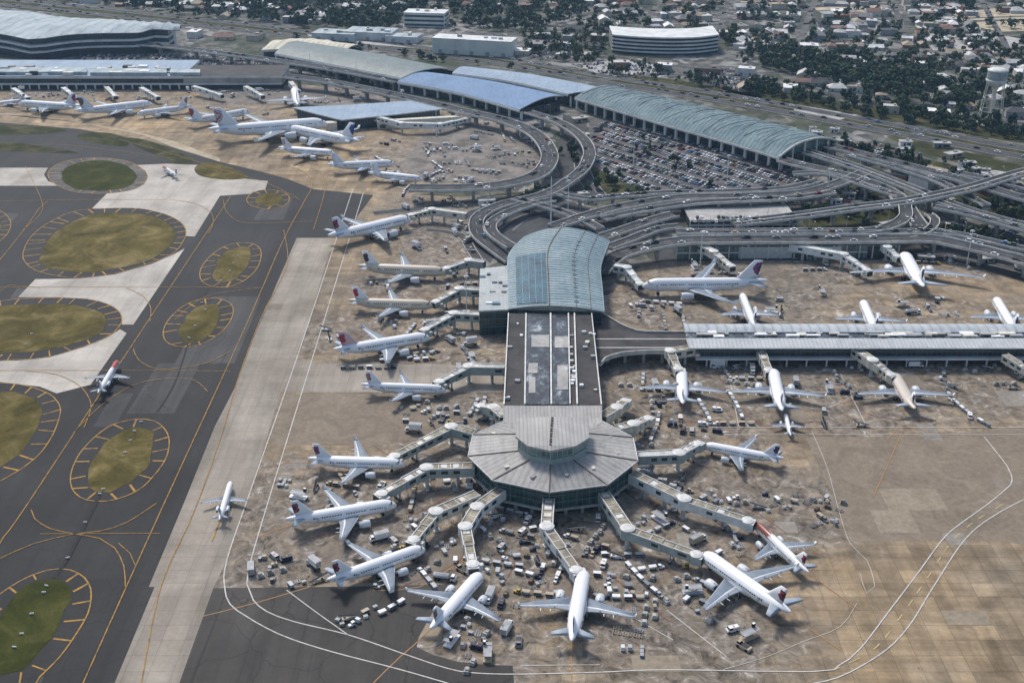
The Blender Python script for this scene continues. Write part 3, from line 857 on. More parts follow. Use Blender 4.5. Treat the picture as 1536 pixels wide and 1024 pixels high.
RED, DKR, NAVY, PUR, BLK2 = (.36, .025, .045), (.085, .012, .02), (.02, .04, .16), (.12, .03, .20), (.03, .025, .035)
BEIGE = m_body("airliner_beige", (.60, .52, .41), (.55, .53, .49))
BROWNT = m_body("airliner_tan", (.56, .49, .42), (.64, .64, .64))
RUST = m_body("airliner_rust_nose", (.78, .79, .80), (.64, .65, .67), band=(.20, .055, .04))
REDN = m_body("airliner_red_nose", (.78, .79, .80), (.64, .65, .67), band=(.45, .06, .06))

# nose px, tail px, kind, (fin colours, fin base), body, span factor, label, short name
PL = [
 ((616,329),(492,356),'narrow',(RED,DKR),None,1.0,"white airliner with crimson swirl fin, at the cream bridge nearest the dark elevated road","the topmost left-row jet"),
 ((669,409),(537,401),'narrow',(DKR,BLK2),'b',.95,"beige airliner with dark emblem on fin, at the bridge to the glazed hall's far corner","the upper beige jet"),
 ((650,459),(522,453),'narrow',(RED,RED),'b',.92,"beige airliner with slim crimson emblem on fin, just behind the larger white red-finned jet","the lower beige jet"),
 ((645,506),(500,527),'narrow',(RED,RED),None,1.0,"white airliner with red swirl on a reddish fin, beside the hall's dark glass corner","the red-finned jet by the hall"),
 ((669,586),(541,579),'narrow',(RED,(.25,.25,.26)),None,.80,"short-winged white jet with scribbled red and grey fin, alongside the dark concourse roof","the scribble-finned jet"),
 ((606,697),(462,690),'narrow',(RED,NAVY),None,1.0,"white airliner with red over navy fin emblem, at the long bridge left of the octagon","the navy-and-red jet"),
 ((595,757),(428,782),'narrow',(RED,BLK2),None,.98,"white airliner with round dark red emblem, second jet left of the octagonal head house","the round-emblem jet"),
 ((638,823),(490,873),'narrow',(RED,BLK2),None,1.0,"white airliner with square dark red emblem, tail over the edge of the dark tarmac patch","the jet at the dark tarmac edge"),
 ((723,860),(645,946),'narrow',(DKR,(.2,.2,.22)),None,1.14,"white airliner with grey-black fin, tail over dark tarmac, nose at a narrow white bridge","the grey-finned jet"),
 ((876,856),(857,965),'narrow',(NAVY,RED),None,1.09,"white airliner with navy-red fin facing the head house, foremost in the middle","the foremost middle jet"),
 ((1051,830),(1186,922),'narrow',(RED,BLK2),None,1.14,"large white airliner with crimson and black fin, its wing tip touching a rust-nosed jet","the crimson-finned jet"),
 ((1131,785),(1213,862),'narrow',(RED,DKR),'r',.82,"smaller airliner with rust-red paint over its nose and front roof","the rust-nosed jet"),
 ((1053,669),(1176,690),'narrow',(DKR,NAVY),None,.95,"white airliner with dark maroon fin facing left, below the pier's two white lines","the maroon-finned jet"),
 ((1022,556),(1024,608),'narrow',(BLK2,NAVY),None,1.25,"pale airliner with black-blue fin in front of the pier, nearest the octagonal head house","the black-finned pier jet"),
 ((1159,556),(1173,619),'narrow',(PUR,NAVY),None,1.11,"pale airliner with purple and blue fin before the pier, small jet behind its tail","the purple-finned pier jet"),
 ((1178,622),(1186,655),'narrow',(RED,DKR),None,.80,"tiny white jet with red fin parked tail out right behind the purple-finned airliner","the tiny red-finned jet"),
 ((1340,562),(1372,616),'narrow',(NAVY,DKR),'t',1.33,"tan-backed airliner with dark blue fin standing in front of the pier","the tan-backed pier jet"),
 ((1562,566),(1600,620),'narrow',(NAVY,RED),None,.95,"airliner mostly out of frame, only its wing tip showing in front of the pier","the jet past the frame edge"),
 ((963,429),(1152,424),'wide',(RED,NAVY),None,.85,"long white airliner lying sideways behind the pier, red and blue emblem on fin","the long sideways jet"),
 ((1112,443),(1134,497),'narrow',(NAVY,NAVY),None,0.72,"white airliner parked with its tail hidden behind the pier roof, nearest the long sideways jet","the first jet behind the pier"),
 ((1293,453),(1316,503),'narrow',(NAVY,NAVY),None,.92,"slim white airliner behind the pier roof, below the big four-span jet near the elevated road","the middle jet behind the pier"),
 ((1492,449),(1526,503),'narrow',(NAVY,NAVY),None,.90,"white airliner with tail hidden behind the far end of the pier roof","the last jet behind the pier"),
 ((1355,381),(1385,433),'wide',(NAVY,BLK2),None,1.33,"wide-winged pale jet with dark fin nosed up to the elevated road junction","the wide-winged jet"),
 ((178,542),(147,592),'regional',(RED,(.3,.3,.32)),'n',.72,"regional jet with red nose and markings rolling along the dark taxiway","the taxiing red-nosed jet"),
 ((347,723),(329,782),'regional',(NAVY,(.1,.3,.35)),None,.80,"white rear-engined jet with blue fin on the pale taxi strip","the jet on the taxi strip"),
 ((244,251),(267,265),'regional',(RED,RED),'n',.70,"little red and white propliner-sized jet crossing the pale concrete taxiway","the small red jet"),
 ((-12,157),(42,150),'wide',(NAVY,PUR),None,.9,"white jet cut by the left frame edge in front of the low terminal band","the far left jet"),
 ((28,156),(122,161),'wide',(PUR,RED),None,.85,"white jet with purple-red fin tip, tail against the nose of a long jet","the purple-tipped jet"),
 ((229,156),(112,168),'wide',((.16,.10,.10),(.12,.07,.07)),None,.85,"long white jet with brown fin and dark titles, centre of the far left row","the brown-finned far jet"),
 ((205,172),(288,160),'wide',(RED,(.3,.3,.3)),None,.8,"white jet with red-grey fin standing beyond the long brown-finned one","the red-grey-finned far jet"),
 ((376,168),(279,183),'wide',(RED,RED),None,.75,"white jet with small red fin facing the cream roof terminal's parked equipment","the small-fin far jet"),
 ((492,186),(312,197),'wide',(RED,(.45,.45,.48)),None,.9,"biggest white jet with broad wings and red-streaked tail, left of the blue low roof","the broadest far jet"),
 ((432,194),(540,214),'wide',(NAVY,(.03,.09,.35)),None,.75,"white jet with bright navy fin pointing toward the terminal ramp","the navy-finned far jet"),
 ((502,231),(418,223),'narrow',(RED,(.6,.55,.55)),None,.95,"stubby white jet with red-patterned fin beneath the navy-finned jet","the stubby far jet"),
 ((441,136),(447,160),'narrow',(NAVY,NAVY),None,.9,"small white jet nosed up to the far terminal with wings spread to both sides","the small nosed-in far jet"),
 ((592,246),(491,249),'narrow',(WHITE and (.7,.7,.7),(.7,.7,.7)),None,.8,"plain white jet with unmarked fin on the brown ramp inside the curved road","the plain white ramp jet"),
 ((634,270),(552,260),'narrow',((.6,.6,.6),(.7,.7,.7)),None,.75,"white jet with grey fin parked at the corner of the curved elevated road","the grey-finned ramp jet"),
]
BODY = {'b': BEIGE, 't': BROWNT, 'r': RUST, 'n': REDN}
FUS = []      # (nose, tail, radius, short)
for (n_, t_, kind, fc, body, ky, label, short) in PL:
    pr, L = PROTO[kind]; zc = {'wide': 5.4, 'narrow': 4.1, 'regional': 3.6}[kind]
    s = 1.0
    for it in range(4):
        A, B = G(n_[0], n_[1], zc * s * .93), G(t_[0], t_[1], zc * s * 1.12)
        s = (Vector((A.x - B.x, A.y - B.y)).length) / L
    c = (A + B) / 2; rz = math.atan2(A.y - B.y, A.x - B.x)
    sw = {"fin_crimson_swirl": fin_for(kind, fc[0], fc[1], (.58,.40,.41) if short == "the red-finned jet by the hall" else (.77,.78,.79))}
    if body: sw["airliner_white"] = BODY[body]
    zb = .30
    dup(pr, (c.x, c.y, zb), rz, (s, s * ky, s), label, "airliner", "parked airliners", sw)
    FUS.append(((A.x, A.y), (B.x, B.y), 3.2 * s * L / 40, short, s * L))
# ------------------------------------------------------------------ buildings
R_GREY = m_roof("head_house_roof", (.30, .295, .285), (.42, .41, .395), 0, 1.5, 0, (.16, .155, .15), .45, rough=.6)
R_DARK = plain("dark_flat_roof", (.050, .047, .047), .8, var=.45, scale=.12, obj=False)
R_HALL = m_roof("hall_roof_blue", (.20, .285, .32), (.36, .44, .465), PI / 2, 1.9, 0, (.09, .14, .16), .4, rough=.5, seam=.55)
R_LEAN = m_roof("lean_to_roof", (.34, .37, .37), (.50, .52, .51), PI / 2, 2.2, 0, (.14, .15, .15), .5, rough=.5)
R_GREEN = m_roof("green_ribbed_roof", (.10, .165, .19), (.20, .275, .295), .62, 3.4, 2.5, (.30, .34, .335), .4, rough=.75, seam=.42)
R_BLUE = m_roof("blue_sheet_roof", (.145, .235, .38), (.20, .30, .45), .62, 2.6, 1.0, (.27, .35, .45), .25, rough=.7, seam=.86)
R_PBLUE = m_roof("pale_blue_roof", (.24, .32, .42), (.34, .42, .50), .62, 4, 1.0, (.18, .23, .28), .3, rough=.7, seam=.85)
R_WHITE = m_roof("white_membrane", (.28, .35, .385), (.46, .51, .52), .2, 14, 1.5, (.17, .22, .25), .4, rough=.75, seam=.75)
R_PIER = m_roof("pier_roof", (.40, .42, .43), (.54, .555, .56), 0, 1.9, 0, (.22, .23, .24), .35, rough=.45, seam=.75)
R_PIERB = m_roof("pier_back_roof", (.34, .38, .41), (.50, .53, .55), 0, 4.5, 0, (.20, .23, .25), .45, rough=.4, seam=.7)
R_CREAM = m_roof("cream_canopy", (.52, .48, .36), (.66, .62, .50), .3, 6, 3, (.30, .28, .22), .4, rough=.6, seam=.6)
GL_TEAL = m_glass("teal_curtain_wall", (.008, .026, .028), (.030, .075, .078), (.10, .15, .15), 1.8, 2.9)
GL_PALE = m_glass("clerestory_glass", (.05, .12, .12), (.19, .29, .28), (.36, .41, .40), 2.0, 3.2)
GL_DARK = m_glass("dark_band_glass", (.006, .014, .020), (.025, .045, .058), (.10, .13, .14), 2.4, 2.6)
GL_ROOF = plain("roof_glazing", (.045, .115, .155), .2, var=.6, scale=.12, obj=False, spec=.5)
WALLW = plain("white_wall", (.60, .61, .60), .6, var=.2, scale=.1, obj=False)
WALLB = plain("buff_wall", (.38, .355, .32), .7, var=.3, scale=.1, obj=False)
SHADE = plain("painted_undercroft_shade", (.035, .037, .040), .8, var=.5, scale=.2, obj=False)  # near-black colour paints shade into recessed ground floors and open decks
RIDGE = plain("ridge_cap", (.58, .58, .56), .5, var=.2, obj=False)
PIPE = plain("rusty_ridge", (.14, .115, .10), .7, var=.5, scale=.5, obj=False)

def shrink(poly, d):
    c = Vector((sum(p[0] for p in poly) / len(poly), sum(p[1] for p in poly) / len(poly), 0))
    out = []
    for p in poly:
        v = Vector((p[0] - c.x, p[1] - c.y, 0)); l = v.length
        out.append(Vector((p[0] - v.x / l * d, p[1] - v.y / l * d, 0)))
    return out

def lerp(a, b, t): return a + (b - a) * t

def along(pts, t):
    """point at fraction t of a polyline"""
    L = [(pts[i + 1] - pts[i]).length for i in range(len(pts) - 1)]
    d = t * sum(L)
    for i, l in enumerate(L):
        if d <= l or i == len(L) - 1: return lerp(pts[i], pts[i + 1], d / max(l, 1e-6))
        d -= l

def arch_roof(A, B, rise, nT, nS, thick=.5, wob=0.0, rs=None, skew=0.0):
    """sheet swept between the eaves A and B, arched across; returns builder and the point function"""
    A = spline(A, 8); B = spline(B, 8)
    def pt(t, s):
        p = lerp(along(A, t), along(B, t), s)
        r = rise if rs is None else rs(t)
        h = 4 * s * (1 - s) + skew * math.sin(PI * s) * (s - .5)
        p.z += r * h + (wob * (mnoise.noise(Vector((t * 60, s * 3, 1.7))) ) if 0 < s < 1 else 0)
        return p
    mb = MB(); g = [[pt(i / nT, j / nS) for j in range(nS + 1)] for i in range(nT + 1)]
    vs = [p for r in g for p in r]; w = nS + 1; n = len(vs)
    fs = [(i * w + j, i * w + j + 1, (i + 1) * w + j + 1, (i + 1) * w + j) for i in range(nT) for j in range(nS)]
    a, b, c = vs[0], vs[1], vs[w]
    if (b - a).cross(c - a).z < 0: fs = [f[::-1] for f in fs]
    mb.add(vs, fs, 0, True)
    lo = [p - Vector((0, 0, thick)) for p in vs]
    mb.add(lo, [f[::-1] for f in fs], 1, True)
    edge = [i * w for i in range(nT + 1)] + [nT * w + j for j in range(1, w)] + [i * w + nS for i in range(nT - 1, -1, -1)] + [j for j in range(nS - 1, 0, -1)]
    for k in range(len(edge)):
        p, q = edge[k], edge[(k + 1) % len(edge)]
        mb.add([vs[p], vs[q], lo[q], lo[p]], [(0, 1, 2, 3)], 1)
    return mb, pt

def wall(mb, p, q, z0, z1, th=.4, m=0):
    p, q = Vector((p[0], p[1], 0)), Vector((q[0], q[1], 0))
    d = (q - p); c = (p + q) / 2
    mb.box(c.x, c.y, z0, d.length, th, z1 - z0, math.atan2(d.y, d.x), m)

def wallring(mb, poly, z0, z1, m=0):
    poly = ccw([(p[0], p[1]) for p in poly]); n = len(poly)
    for i in range(n):
        a, b = poly[i], poly[(i + 1) % n]
        mb.quad((a[0], a[1], z0), (b[0], b[1], z0), (b[0], b[1], z1), (a[0], a[1], z1), m)

# ---- octagonal head house at the pier tip
hh = thing("head_house", "grey faceted octagonal head house with glazed lantern and teal glass walls", "terminal building", G(828, 720, 0))
base = hh.location.copy(); OFF = -base
def sub(mb, name, mats, parent, off=None):
    o_ = OFF if off is None else off
    mb.v = [(v[0] + o_.x, v[1] + o_.y, v[2] + o_.z) for v in mb.v]
    return mb.build(name, mats, parent=parent)
E = GP([(755,631),(709,652),(702,684),(739,720),(824,738),(911,727),(957,691),(950,656),(903,631)], 13)
TZ, LZ = 23.2, 16.6
T_ = GP([(778,629),(778,654),(795,667),(826,673.5),(860,667),(879,656),(879,628)], TZ)
Lb = [Vector((p.x, p.y, LZ)) for p in T_]
faces = [(E[2],E[3],Lb[2],Lb[1]),(E[3],E[4],Lb[3],Lb[2]),(E[4],E[5],Lb[4],Lb[3]),(E[5],E[6],Lb[5],Lb[4]),(E[6],E[7],Lb[6],Lb[5]),(E[7],E[8],Lb[6]),(E[1],E[2],Lb[1],Lb[0]),(E[0],E[1],Lb[0]),(E[8],E[0],Lb[0],Lb[6])]
ax = [.35, 0, 0, -.35, -PI / 2, -1.2, PI / 2, 1.2, 0]
roofs = MB(); mats = []
for k, f in enumerate(faces):
    f = list(f)
    nrm = (f[1] - f[0]).cross(f[2] - f[0])
    if nrm.z < 0: f = f[::-1]
    roofs.add(f, [tuple(range(len(f)))], k)
    dn = [v - Vector((0, 0, .7)) for v in f]
    roofs.add(dn, [tuple(range(len(f)))[::-1]], 0)
    kk = 1.0 + .10 * math.sin(k * 2.3)
    e0 = faces[k][0]; e1 = faces[k][1]
    axr = -math.atan2((e1 - e0).y, (e1 - e0).x)
    mats.append(m_roof("facet_roof_%s" % "abcdefghi"[k], mul((.27, .265, .255), kk), mul((.40, .39, .375), kk), axr, 2.6, 0, (.13, .125, .12), .5, rough=.6, seam=.7))
for i in range(9):
    a, b = E[i], E[(i + 1) % 9]
    if i != 8: roofs.quad(a - Vector((0, 0, .7)), b - Vector((0, 0, .7)), b, a, 9)
ro = sub(roofs, "roof", mats + [CONC_D], hh)
rd = MB()
for a, b in ((E[2],Lb[1]),(E[3],Lb[2]),(E[4],Lb[3]),(E[5],Lb[4]),(E[6],Lb[5]),(E[7],Lb[6]),(E[1],Lb[0])):
    rd.tube(a + Vector((0, 0, .1)), b + Vector((0, 0, .1)), .28, None, 6, 0)
for i in range(8):
    rd.tube(E[i], E[i + 1], .22, None, 6, 1)
sub(rd, "ridge_trim", [PIPE, RIDGE], ro)
lw = MB()
for i in range(6): 
    a, b = T_[i], T_[i + 1]
    lw.quad((a.x, a.y, LZ - .2), (b.x, b.y, LZ - .2), (b.x, b.y, TZ - .8), (a.x, a.y, TZ - .8), 0)
la = sub(lw, "lantern_glazing", [GL_PALE], hh)
skirt = MB()
Tc = sum(T_, Vector()) / len(T_)
for i in range(6):
    a = T_[i] + (T_[i] - Tc).normalized() * .35; b = T_[i + 1] + (T_[i + 1] - Tc).normalized() * .35
    skirt.quad((a.x, a.y, LZ - .3), (b.x, b.y, LZ - .3), (b.x, b.y, LZ + 2.1), (a.x, a.y, LZ + 2.1), 0)
    skirt.quad((a.x, a.y, LZ + 2.1), (b.x, b.y, LZ + 2.1), (T_[i + 1].x, T_[i + 1].y, LZ + 2.1), (T_[i].x, T_[i].y, LZ + 2.1), 0)
for p in T_[1:6]: skirt.box(p.x, p.y, LZ, .5, .5, TZ - LZ - .6, 0, 0)
sub(skirt, "lantern_base", [plain("pale_green_panel", (.27, .33, .32), .5, var=.15, obj=False)], hh)
lr = MB(); over = [p + (p - Tc).normalized() * 1.2 for p in T_]
ridgeA, ridgeB = Vector((Tc.x + .3, T_[3].y, TZ + .9)), Vector((Tc.x + .3, T_[0].y, TZ + .9))
lr.prism([(p.x, p.y) for p in over], TZ - .9, TZ, 0)
ov = [Vector((p.x, p.y, TZ + .012)) for p in over]; apexF = (ov[3] + Vector((0, 2.5, .9))); apexB = Vector(((ov[0].x + ov[6].x) / 2, ov[0].y, TZ + .9))
for tri in ((ov[0], ov[1], apexF, apexB), (ov[1], ov[2], apexF), (ov[2], ov[3], apexF), (ov[3], ov[4], apexF), (ov[4], ov[5], apexF), (ov[5], ov[6], apexB, apexF), (ov[6], ov[0], apexB)):
    t3 = list(tri)
    if (t3[1] - t3[0]).cross(t3[2] - t3[0]).z < 0: t3 = t3[::-1]
    lr.add(t3, [tuple(range(len(t3)))], 0)
lro = sub(lr, "lantern_roof", [R_GREY], hh)
for k in range(11):
    rv = MB(); p = lerp(apexF, apexB, (k + .4) / 11); rv.box(p.x, p.y, p.z - .25, .9, 1.2, .65, 0, k % 2)
    sub(rv, "ridge_vent", [PIPE, DARK], lro)
for k, (px, py, zz) in enumerate([(735,675,14),(760,700,15),(800,715,14.6),(850,712,15),(890,702,15),(925,680,14.2),(915,655,14.5),(740,650,14.4),(772,672,15.8),(905,668,15)]):
    p = G(px, py, zz); u = MB(); u.box(p.x, p.y, zz - 1.6, 1.6 + .3 * (k % 3), 1.3, 2.0, .4 * k, 0); sub(u, "roof_unit", [(STEELG, CREAM, CONC)[k % 3], DARK], ro)
W1 = shrink(E, 2.4)
gw = MB(); wallring(gw, W1, 3.9, 12.8); sub(gw, "curtain_wall", [GL_TEAL], hh)
bands = MB()
for zz in (6.6, 9.6):
    for i in range(9):
        a, b = shrink(E, 2.25)[i], shrink(E, 2.25)[(i + 1) % 9]
        wall(bands, a, b, zz, zz + .32, .3)
Wm = shrink(E, 2.3)
for i in range(9):
    bands.box(Wm[i].x, Wm[i].y, 3.9, .5, .5, 8.9, 0, 0)
    for t in (.25, .5, .75):
        p = lerp(Wm[i], Wm[(i + 1) % 9], t); bands.box(p.x, p.y, 3.9, .24, .3, 8.9, math.atan2((Wm[(i+1)%9]-Wm[i]).y, (Wm[(i+1)%9]-Wm[i]).x), 0)
sub(bands, "wall_frame", [plain("teal_frame", (.13, .19, .19), .5, var=.2, obj=False)], hh)
fs_ = MB(); fs_.prism([(p.x, p.y) for p in shrink(E, 1.7)], 3.0, 3.85, 0); sub(fs_, "floor_slab", [plain("slab_edge", (.36, .38, .37), .7, var=.3, obj=False)], hh)
gf = MB(); wallring(gf, shrink(E, 8.0), 0, 3.0); sub(gf, "ground_floor_wall", [SHADE], hh)
for i in range(9):
    for t in (0, .33, .66):
        p = lerp(shrink(E, 3.6)[i], shrink(E, 3.6)[(i + 1) % 9], t)
        c_ = MB(); c_.box(p.x, p.y, 0, 1.1, 1.1, 3.0, .3 * i, 0); sub(c_, "column", [CONC], hh)

# ---- concourse between head house and glazed hall
cc = thing("concourse", "long flat dark roofed concourse with light skylight strips behind the head house", "terminal building", G(828, 560, 0))
OFF = -cc.location
c0 = GP([(755, 609), (903, 609), (888, 470), (762, 470)], 13.2)
body = MB(); body.prism([(p.x, p.y) for p in c0], 5.0, 13.2, 0, 1); sub(body, "roof", [GL_TEAL, R_DARK], cc)
sh = MB()
gp_ = [(c0[0].x, c0[0].y - 4), (c0[1].x, c0[1].y - 4), (c0[2].x, c0[2].y), (c0[3].x, c0[3].y)]
sh.prism([(p[0], p[1]) for p in shrink(c0, 3)], 0, 5.0, 0); sub(sh, "ground_floor_wall", [SHADE], cc)
gp2 = GP([(755, 634), (903, 634), (903, 608.5), (755, 608.5)], 13.3)
pl_ = MB(); pl_.prism([(p.x, p.y) for p in gp2], 11.5, 13.45, 0); sub(pl_, "roof_plate", [R_GREY], cc)
def strip(x0, x1, y0, y1, z0, z1, mat_, nm, parent, xt0=None, xt1=None):
    q = GP([(x0, y1), (x1, y1), (xt1 or x1, y0), (xt0 or x0, y0)], z0)
    b_ = MB(); b_.prism([(p.x, p.y) for p in q], z0, z1, 0, bottom=False); return sub(b_, nm, [mat_], parent)
SKY_L = NT("skylight_glass"); 
_t = SKY_L; _p = _t.pos((1, .6, 1)); _n = _t.noise(_p, .16, 5, .7, .5)
_b = _t.new("ShaderNodeTexBrick", offset=0.0); _b.inputs["Scale"].default_value = 1; _b.inputs["Brick Width"].default_value = 2.4; _b.inputs["Row Height"].default_value = 3.1; _b.inputs["Mortar Size"].default_value = .12
_b.inputs["Color1"].default_value = (.3, .3, .3, 1); _b.inputs["Color2"].default_value = (1.5, 1.5, 1.5, 1); _b.inputs["Mortar"].default_value = (.9, .9, .9, 1); _t.link(_t.pos(), _b.inputs["Vector"])
_c = _t.ramp(_n, [(.44, (.020, .024, .030)), (.55, (.065, .085, .10)), (.66, (.30, .32, .33))]); _c = _t.mix(.9, _c, _b.outputs[0], 'MULTIPLY')
_w = _t.new("ShaderNodeTexWave", wave_type='BANDS', bands_direction='Y'); _w.inputs["Scale"].default_value = .19; _t.link(_t.pos(), _w.inputs["Vector"])
_c = _t.mix(.6, _c, _t.ramp(_w.outputs["Fac"], [(0, .4), (.12, 1.0)]), 'MULTIPLY'); SKYL = _t.done(_c, .25, 0, .5)
strip(789, 824, 474, 608, 13.21, 13.9, SKYL, "skylight", cc, 791, 824)
strip(829, 853, 474, 608, 13.21, 13.9, SKYL, "skylight", cc, 828, 851)
for (a, b, c_, d_) in ((786, 788.4, 788, 790), (825.6, 828.2, 824.6, 827), (854, 856, 851.5, 853.5), (864.5, 867, 860.5, 862.5)):
    strip(a, b, 472, 608, 13.21, 14.3, RIDGE, "roof_rail", cc, c_, d_)
for (a, b, c_, d_) in ((755, 757, 762, 763.5), (901, 903, 886.8, 888)):
    strip(a, b, 471, 608, 13.21, 14.0, RIDGE, "parapet", cc, c_, d_)
rr = random.Random(5)
for (a, b, y0, y1, c_, d_) in ((797, 824, 503, 521, 797.5, 824), (832, 853, 505, 522, 832, 852.5), (792, 806, 545, 560, 793, 807), (836, 852, 548, 585, 836, 851.5), (793, 803, 566, 590, 793.5, 803)):
    strip(a, b, y0, y1, 13.85, 14.15, PALE, "skylight_cover", cc, c_, d_)
for k in range(26):
    px, py = rr.choice([rr.uniform(760, 783), rr.uniform(868, 896), rr.uniform(855, 863)]), rr.uniform(480, 602)
    p = G(px, py, 13.2); u = MB(); w_ = rr.uniform(.8, 2.4)
    u.box(p.x, p.y, 13.205, w_, rr.uniform(.8, 2), rr.uniform(.6, 1.5), 0, 0); u.box(p.x, p.y, 13.2, w_ + .5, .4, .3, 0, 1)
    sub(u, "roof_unit", [rr.choice([WHITE, STEELG, CREAM]), DARK], cc)

# ---- glazed hall with the bent barrel roof
hl = thing("glazed_hall", "hall with bent pale blue barrel roof and dark blue roof glazing", "terminal building", G(830, 470, 0))
OFF = -hl.location
EA = [G(762,463,14.5), G(761,420,14.5), G(763,380,14.5), G(787,354,14.5)]
EB = [G(907,467,14.5), G(904,430,14.5), G(902,398,14.5), G(915,361,14.5)]
mb, hp = arch_roof(EA, EB, 5, 46, 24, .6, 0, lambda t: 2.5 + 4.0 * t)
hr = sub(mb, "barrel_roof", [R_HALL, CONC_L], hl)
seam = MB()
for s in (.43, .71, .86):
    prev = None
    for i in range(61):
        p = hp(i / 60, s) + Vector((0, 0, .12))
        if prev is not None: seam.tube(prev, p, .35 if s == .43 else .18, None, 5, 0, False)
        prev = p
sub(seam, "roof_seam", [PIPE], hr)
RIBM = plain("rib_blue_grey", (.16, .23, .26), .5, var=.3, obj=False)
for k in range(34):
    rbm = MB(); prev = None
    for j in range(21):
        p = hp((k + .5) / 34, .01 + .98 * j / 20) + Vector((0, 0, .06))
        if prev is not None: rbm.tube(prev, p, .2, None, 4, 0, False)
        prev = p
    sub(rbm, "roof_rib", [RIBM], hl)
gl = MB(); n1, n2 = 26, 14
grid = [[hp(.03 + .60 * i / n1, .09 + .32 * j / n2) + Vector((0, 0, .3)) for j in range(n2 + 1)] for i in range(n1 + 1)]
gv = [p for r in grid for p in r]; w_ = n2 + 1
fs = [(i * w_ + j, i * w_ + j + 1, (i + 1) * w_ + j + 1, (i + 1) * w_ + j) for i in range(n1) for j in range(n2)]
if (gv[1] - gv[0]).cross(gv[w_] - gv[0]).z < 0: fs = [f[::-1] for f in fs]
gl.add(gv, fs, 0, True); go = sub(gl, "roof_glazing", [GL_ROOF], hl)
bars = MB()
for j in range(0, n2 + 1, 3):
    for i in range(n1): bars.tube(grid[i][j] + Vector((0, 0, .1)), grid[i + 1][j] + Vector((0, 0, .1)), .13, None, 4, 0, False)
for i in range(0, n1 + 1):
    for j in range(n2): bars.tube(grid[i][j] + Vector((0, 0, .1)), grid[i][j + 1] + Vector((0, 0, .1)), .10, None, 4, 0, False)
sub(bars, "glazing_bars", [plain("bar_grey", (.30, .40, .44), .4, var=.1, obj=False)], go)
dk = MB()          # dark louvre patches along one seam
for k in range(15):
    t = .06 + .055 * k; p = hp(t, .69) + Vector((0, 0, .25)); q = hp(t, .735) + Vector((0, 0, .25)); h_ = rr.uniform(.8, 2.2)
    d = (q - p); u = Vector((0, h_ / 2, 0))
    dk.add([p - u, q - u * .5, q + u * .5, p + u, ], [(0, 1, 2, 3)], 0)
sub(dk, "louvre", [GL_ROOF], hl)
wl = MB()
ins = lambda t, s: hp(t, s)
rng = [hp(i / 12, .03) for i in range(13)] + [hp(i / 12, .97) for i in range(12, -1, -1)]
wallring(wl, [(p.x, p.y) for p in rng], 0, 14.0, 0); sub(wl, "curtain_wall", [GL_TEAL], hl)
gb = MB()
for k in range(17):
    a, b = hp(.004, k / 17), hp(.004, (k + 1) / 17)
    gb.quad((a.x, a.y + .8, 13), (b.x, b.y + .8, 13), (b.x, b.y + .8, b.z - .4), (a.x, a.y + .8, a.z - .4))
sub(gb, "gable_panel", [plain("gable_tan", (.40, .36, .31), .6, var=.3, obj=False)], hl)
lt = GP([(720,403),(763,398),(763,464),(718,466)], 14); ltb = MB(); ltb.prism([(p.x, p.y) for p in lt], 13.1, 14, 0); lto = sub(ltb, "lean_to_roof", [R_LEAN], hl)
lw2 = MB(); wallring(lw2, [(p.x, p.y) for p in shrink(lt, 1.2)], 0, 13.1); sub(lw2, "lean_to_glazing", [GL_TEAL], hl)
for zz in (4.2, 8.4, 11.8):
    fr = MB()
    s_ = shrink(lt, 1.05)
    for i in range(4): wall(fr, s_[i], s_[(i + 1) % 4], zz, zz + .35, .3)
    sub(fr, "floor_band", [MATS["teal_frame"]], hl)
for k in range(9):
    p = G(rr.uniform(724, 760), rr.uniform(410, 458), 14); u = MB(); u.box(p.x, p.y, 14.0, rr.uniform(1.5, 4), rr.uniform(1.2, 3), rr.uniform(.4, 1.2), 0); sub(u, "roof_unit", [rr.choice([WHITE, STEELG, GL_ROOF])], hl)
mast = thing("flag_mast", "tall thin white mast rising beyond the barrel roof hall", "mast", G(826, 352, 0))
mm = MB(); mm.tube((0, 0, 0), (0, 0, 37), .5, .3, 8, 0); mm.build("pole", [STEELW], parent=mast)
mm = MB(); mm.tube((0, 0, 37), (0, 0, 37.6), .5, .4, 8, 0); mm.build("finial", [DARK], parent=mast)

# ---- right-hand pier
pr_ = thing("boarding_pier", "long straight pier with pale ribbed roof and dark glass band at right", "terminal building", G(1300, 530, 0))
OFF = -pr_.location
XE = 1720
def pbox(x0, x1, y0, y1, z0, z1, mats_, nm, parent=None, m=0, top=None):
    q = GP([(x0, y1), (x1, y1), (x1, y0), (x0, y0)], z1)
    lo, hi = min(p.x for p in q), max(p.x for p in q)
    b_ = MB(); b_.prism([(q[0].x, q[0].y), (q[1].x, q[1].y), (q[2].x, q[2].y), (q[3].x, q[3].y)], z0, z1, m, top)
    return sub(b_, nm, mats_, parent or pr_)
fa, fb, ba, bb = G(1034, 522, 10.6), G(XE, 522, 10.6), G(1029, 507, 11.8), G(XE, 507, 11.8)
fr = MB(); fr.add([fa, fb, bb, ba], [(0, 1, 2, 3)], 0); fr.add([v - Vector((0, 0, .6)) for v in (fa, fb, bb, ba)], [(3, 2, 1, 0)], 1)
fr.quad(fa - Vector((0, 0, .6)), fb - Vector((0, 0, .6)), fb, fa, 1); fr.quad(ba - Vector((0, 0, .6)), fa - Vector((0, 0, .6)), fa, ba, 1)
sub(fr, "front_roof", [R_PIER, RIDGE], pr_)
pbox(1029, XE, 497.5, 506.6, 9.0, 11.6, [SKYL], "centre_roof")
A_ = [G(1027, 497.8, 12.2), G(XE, 497.8, 12.2)]; B_ = [G(1026, 485.5, 11.4), G(XE, 485.5, 11.4)]
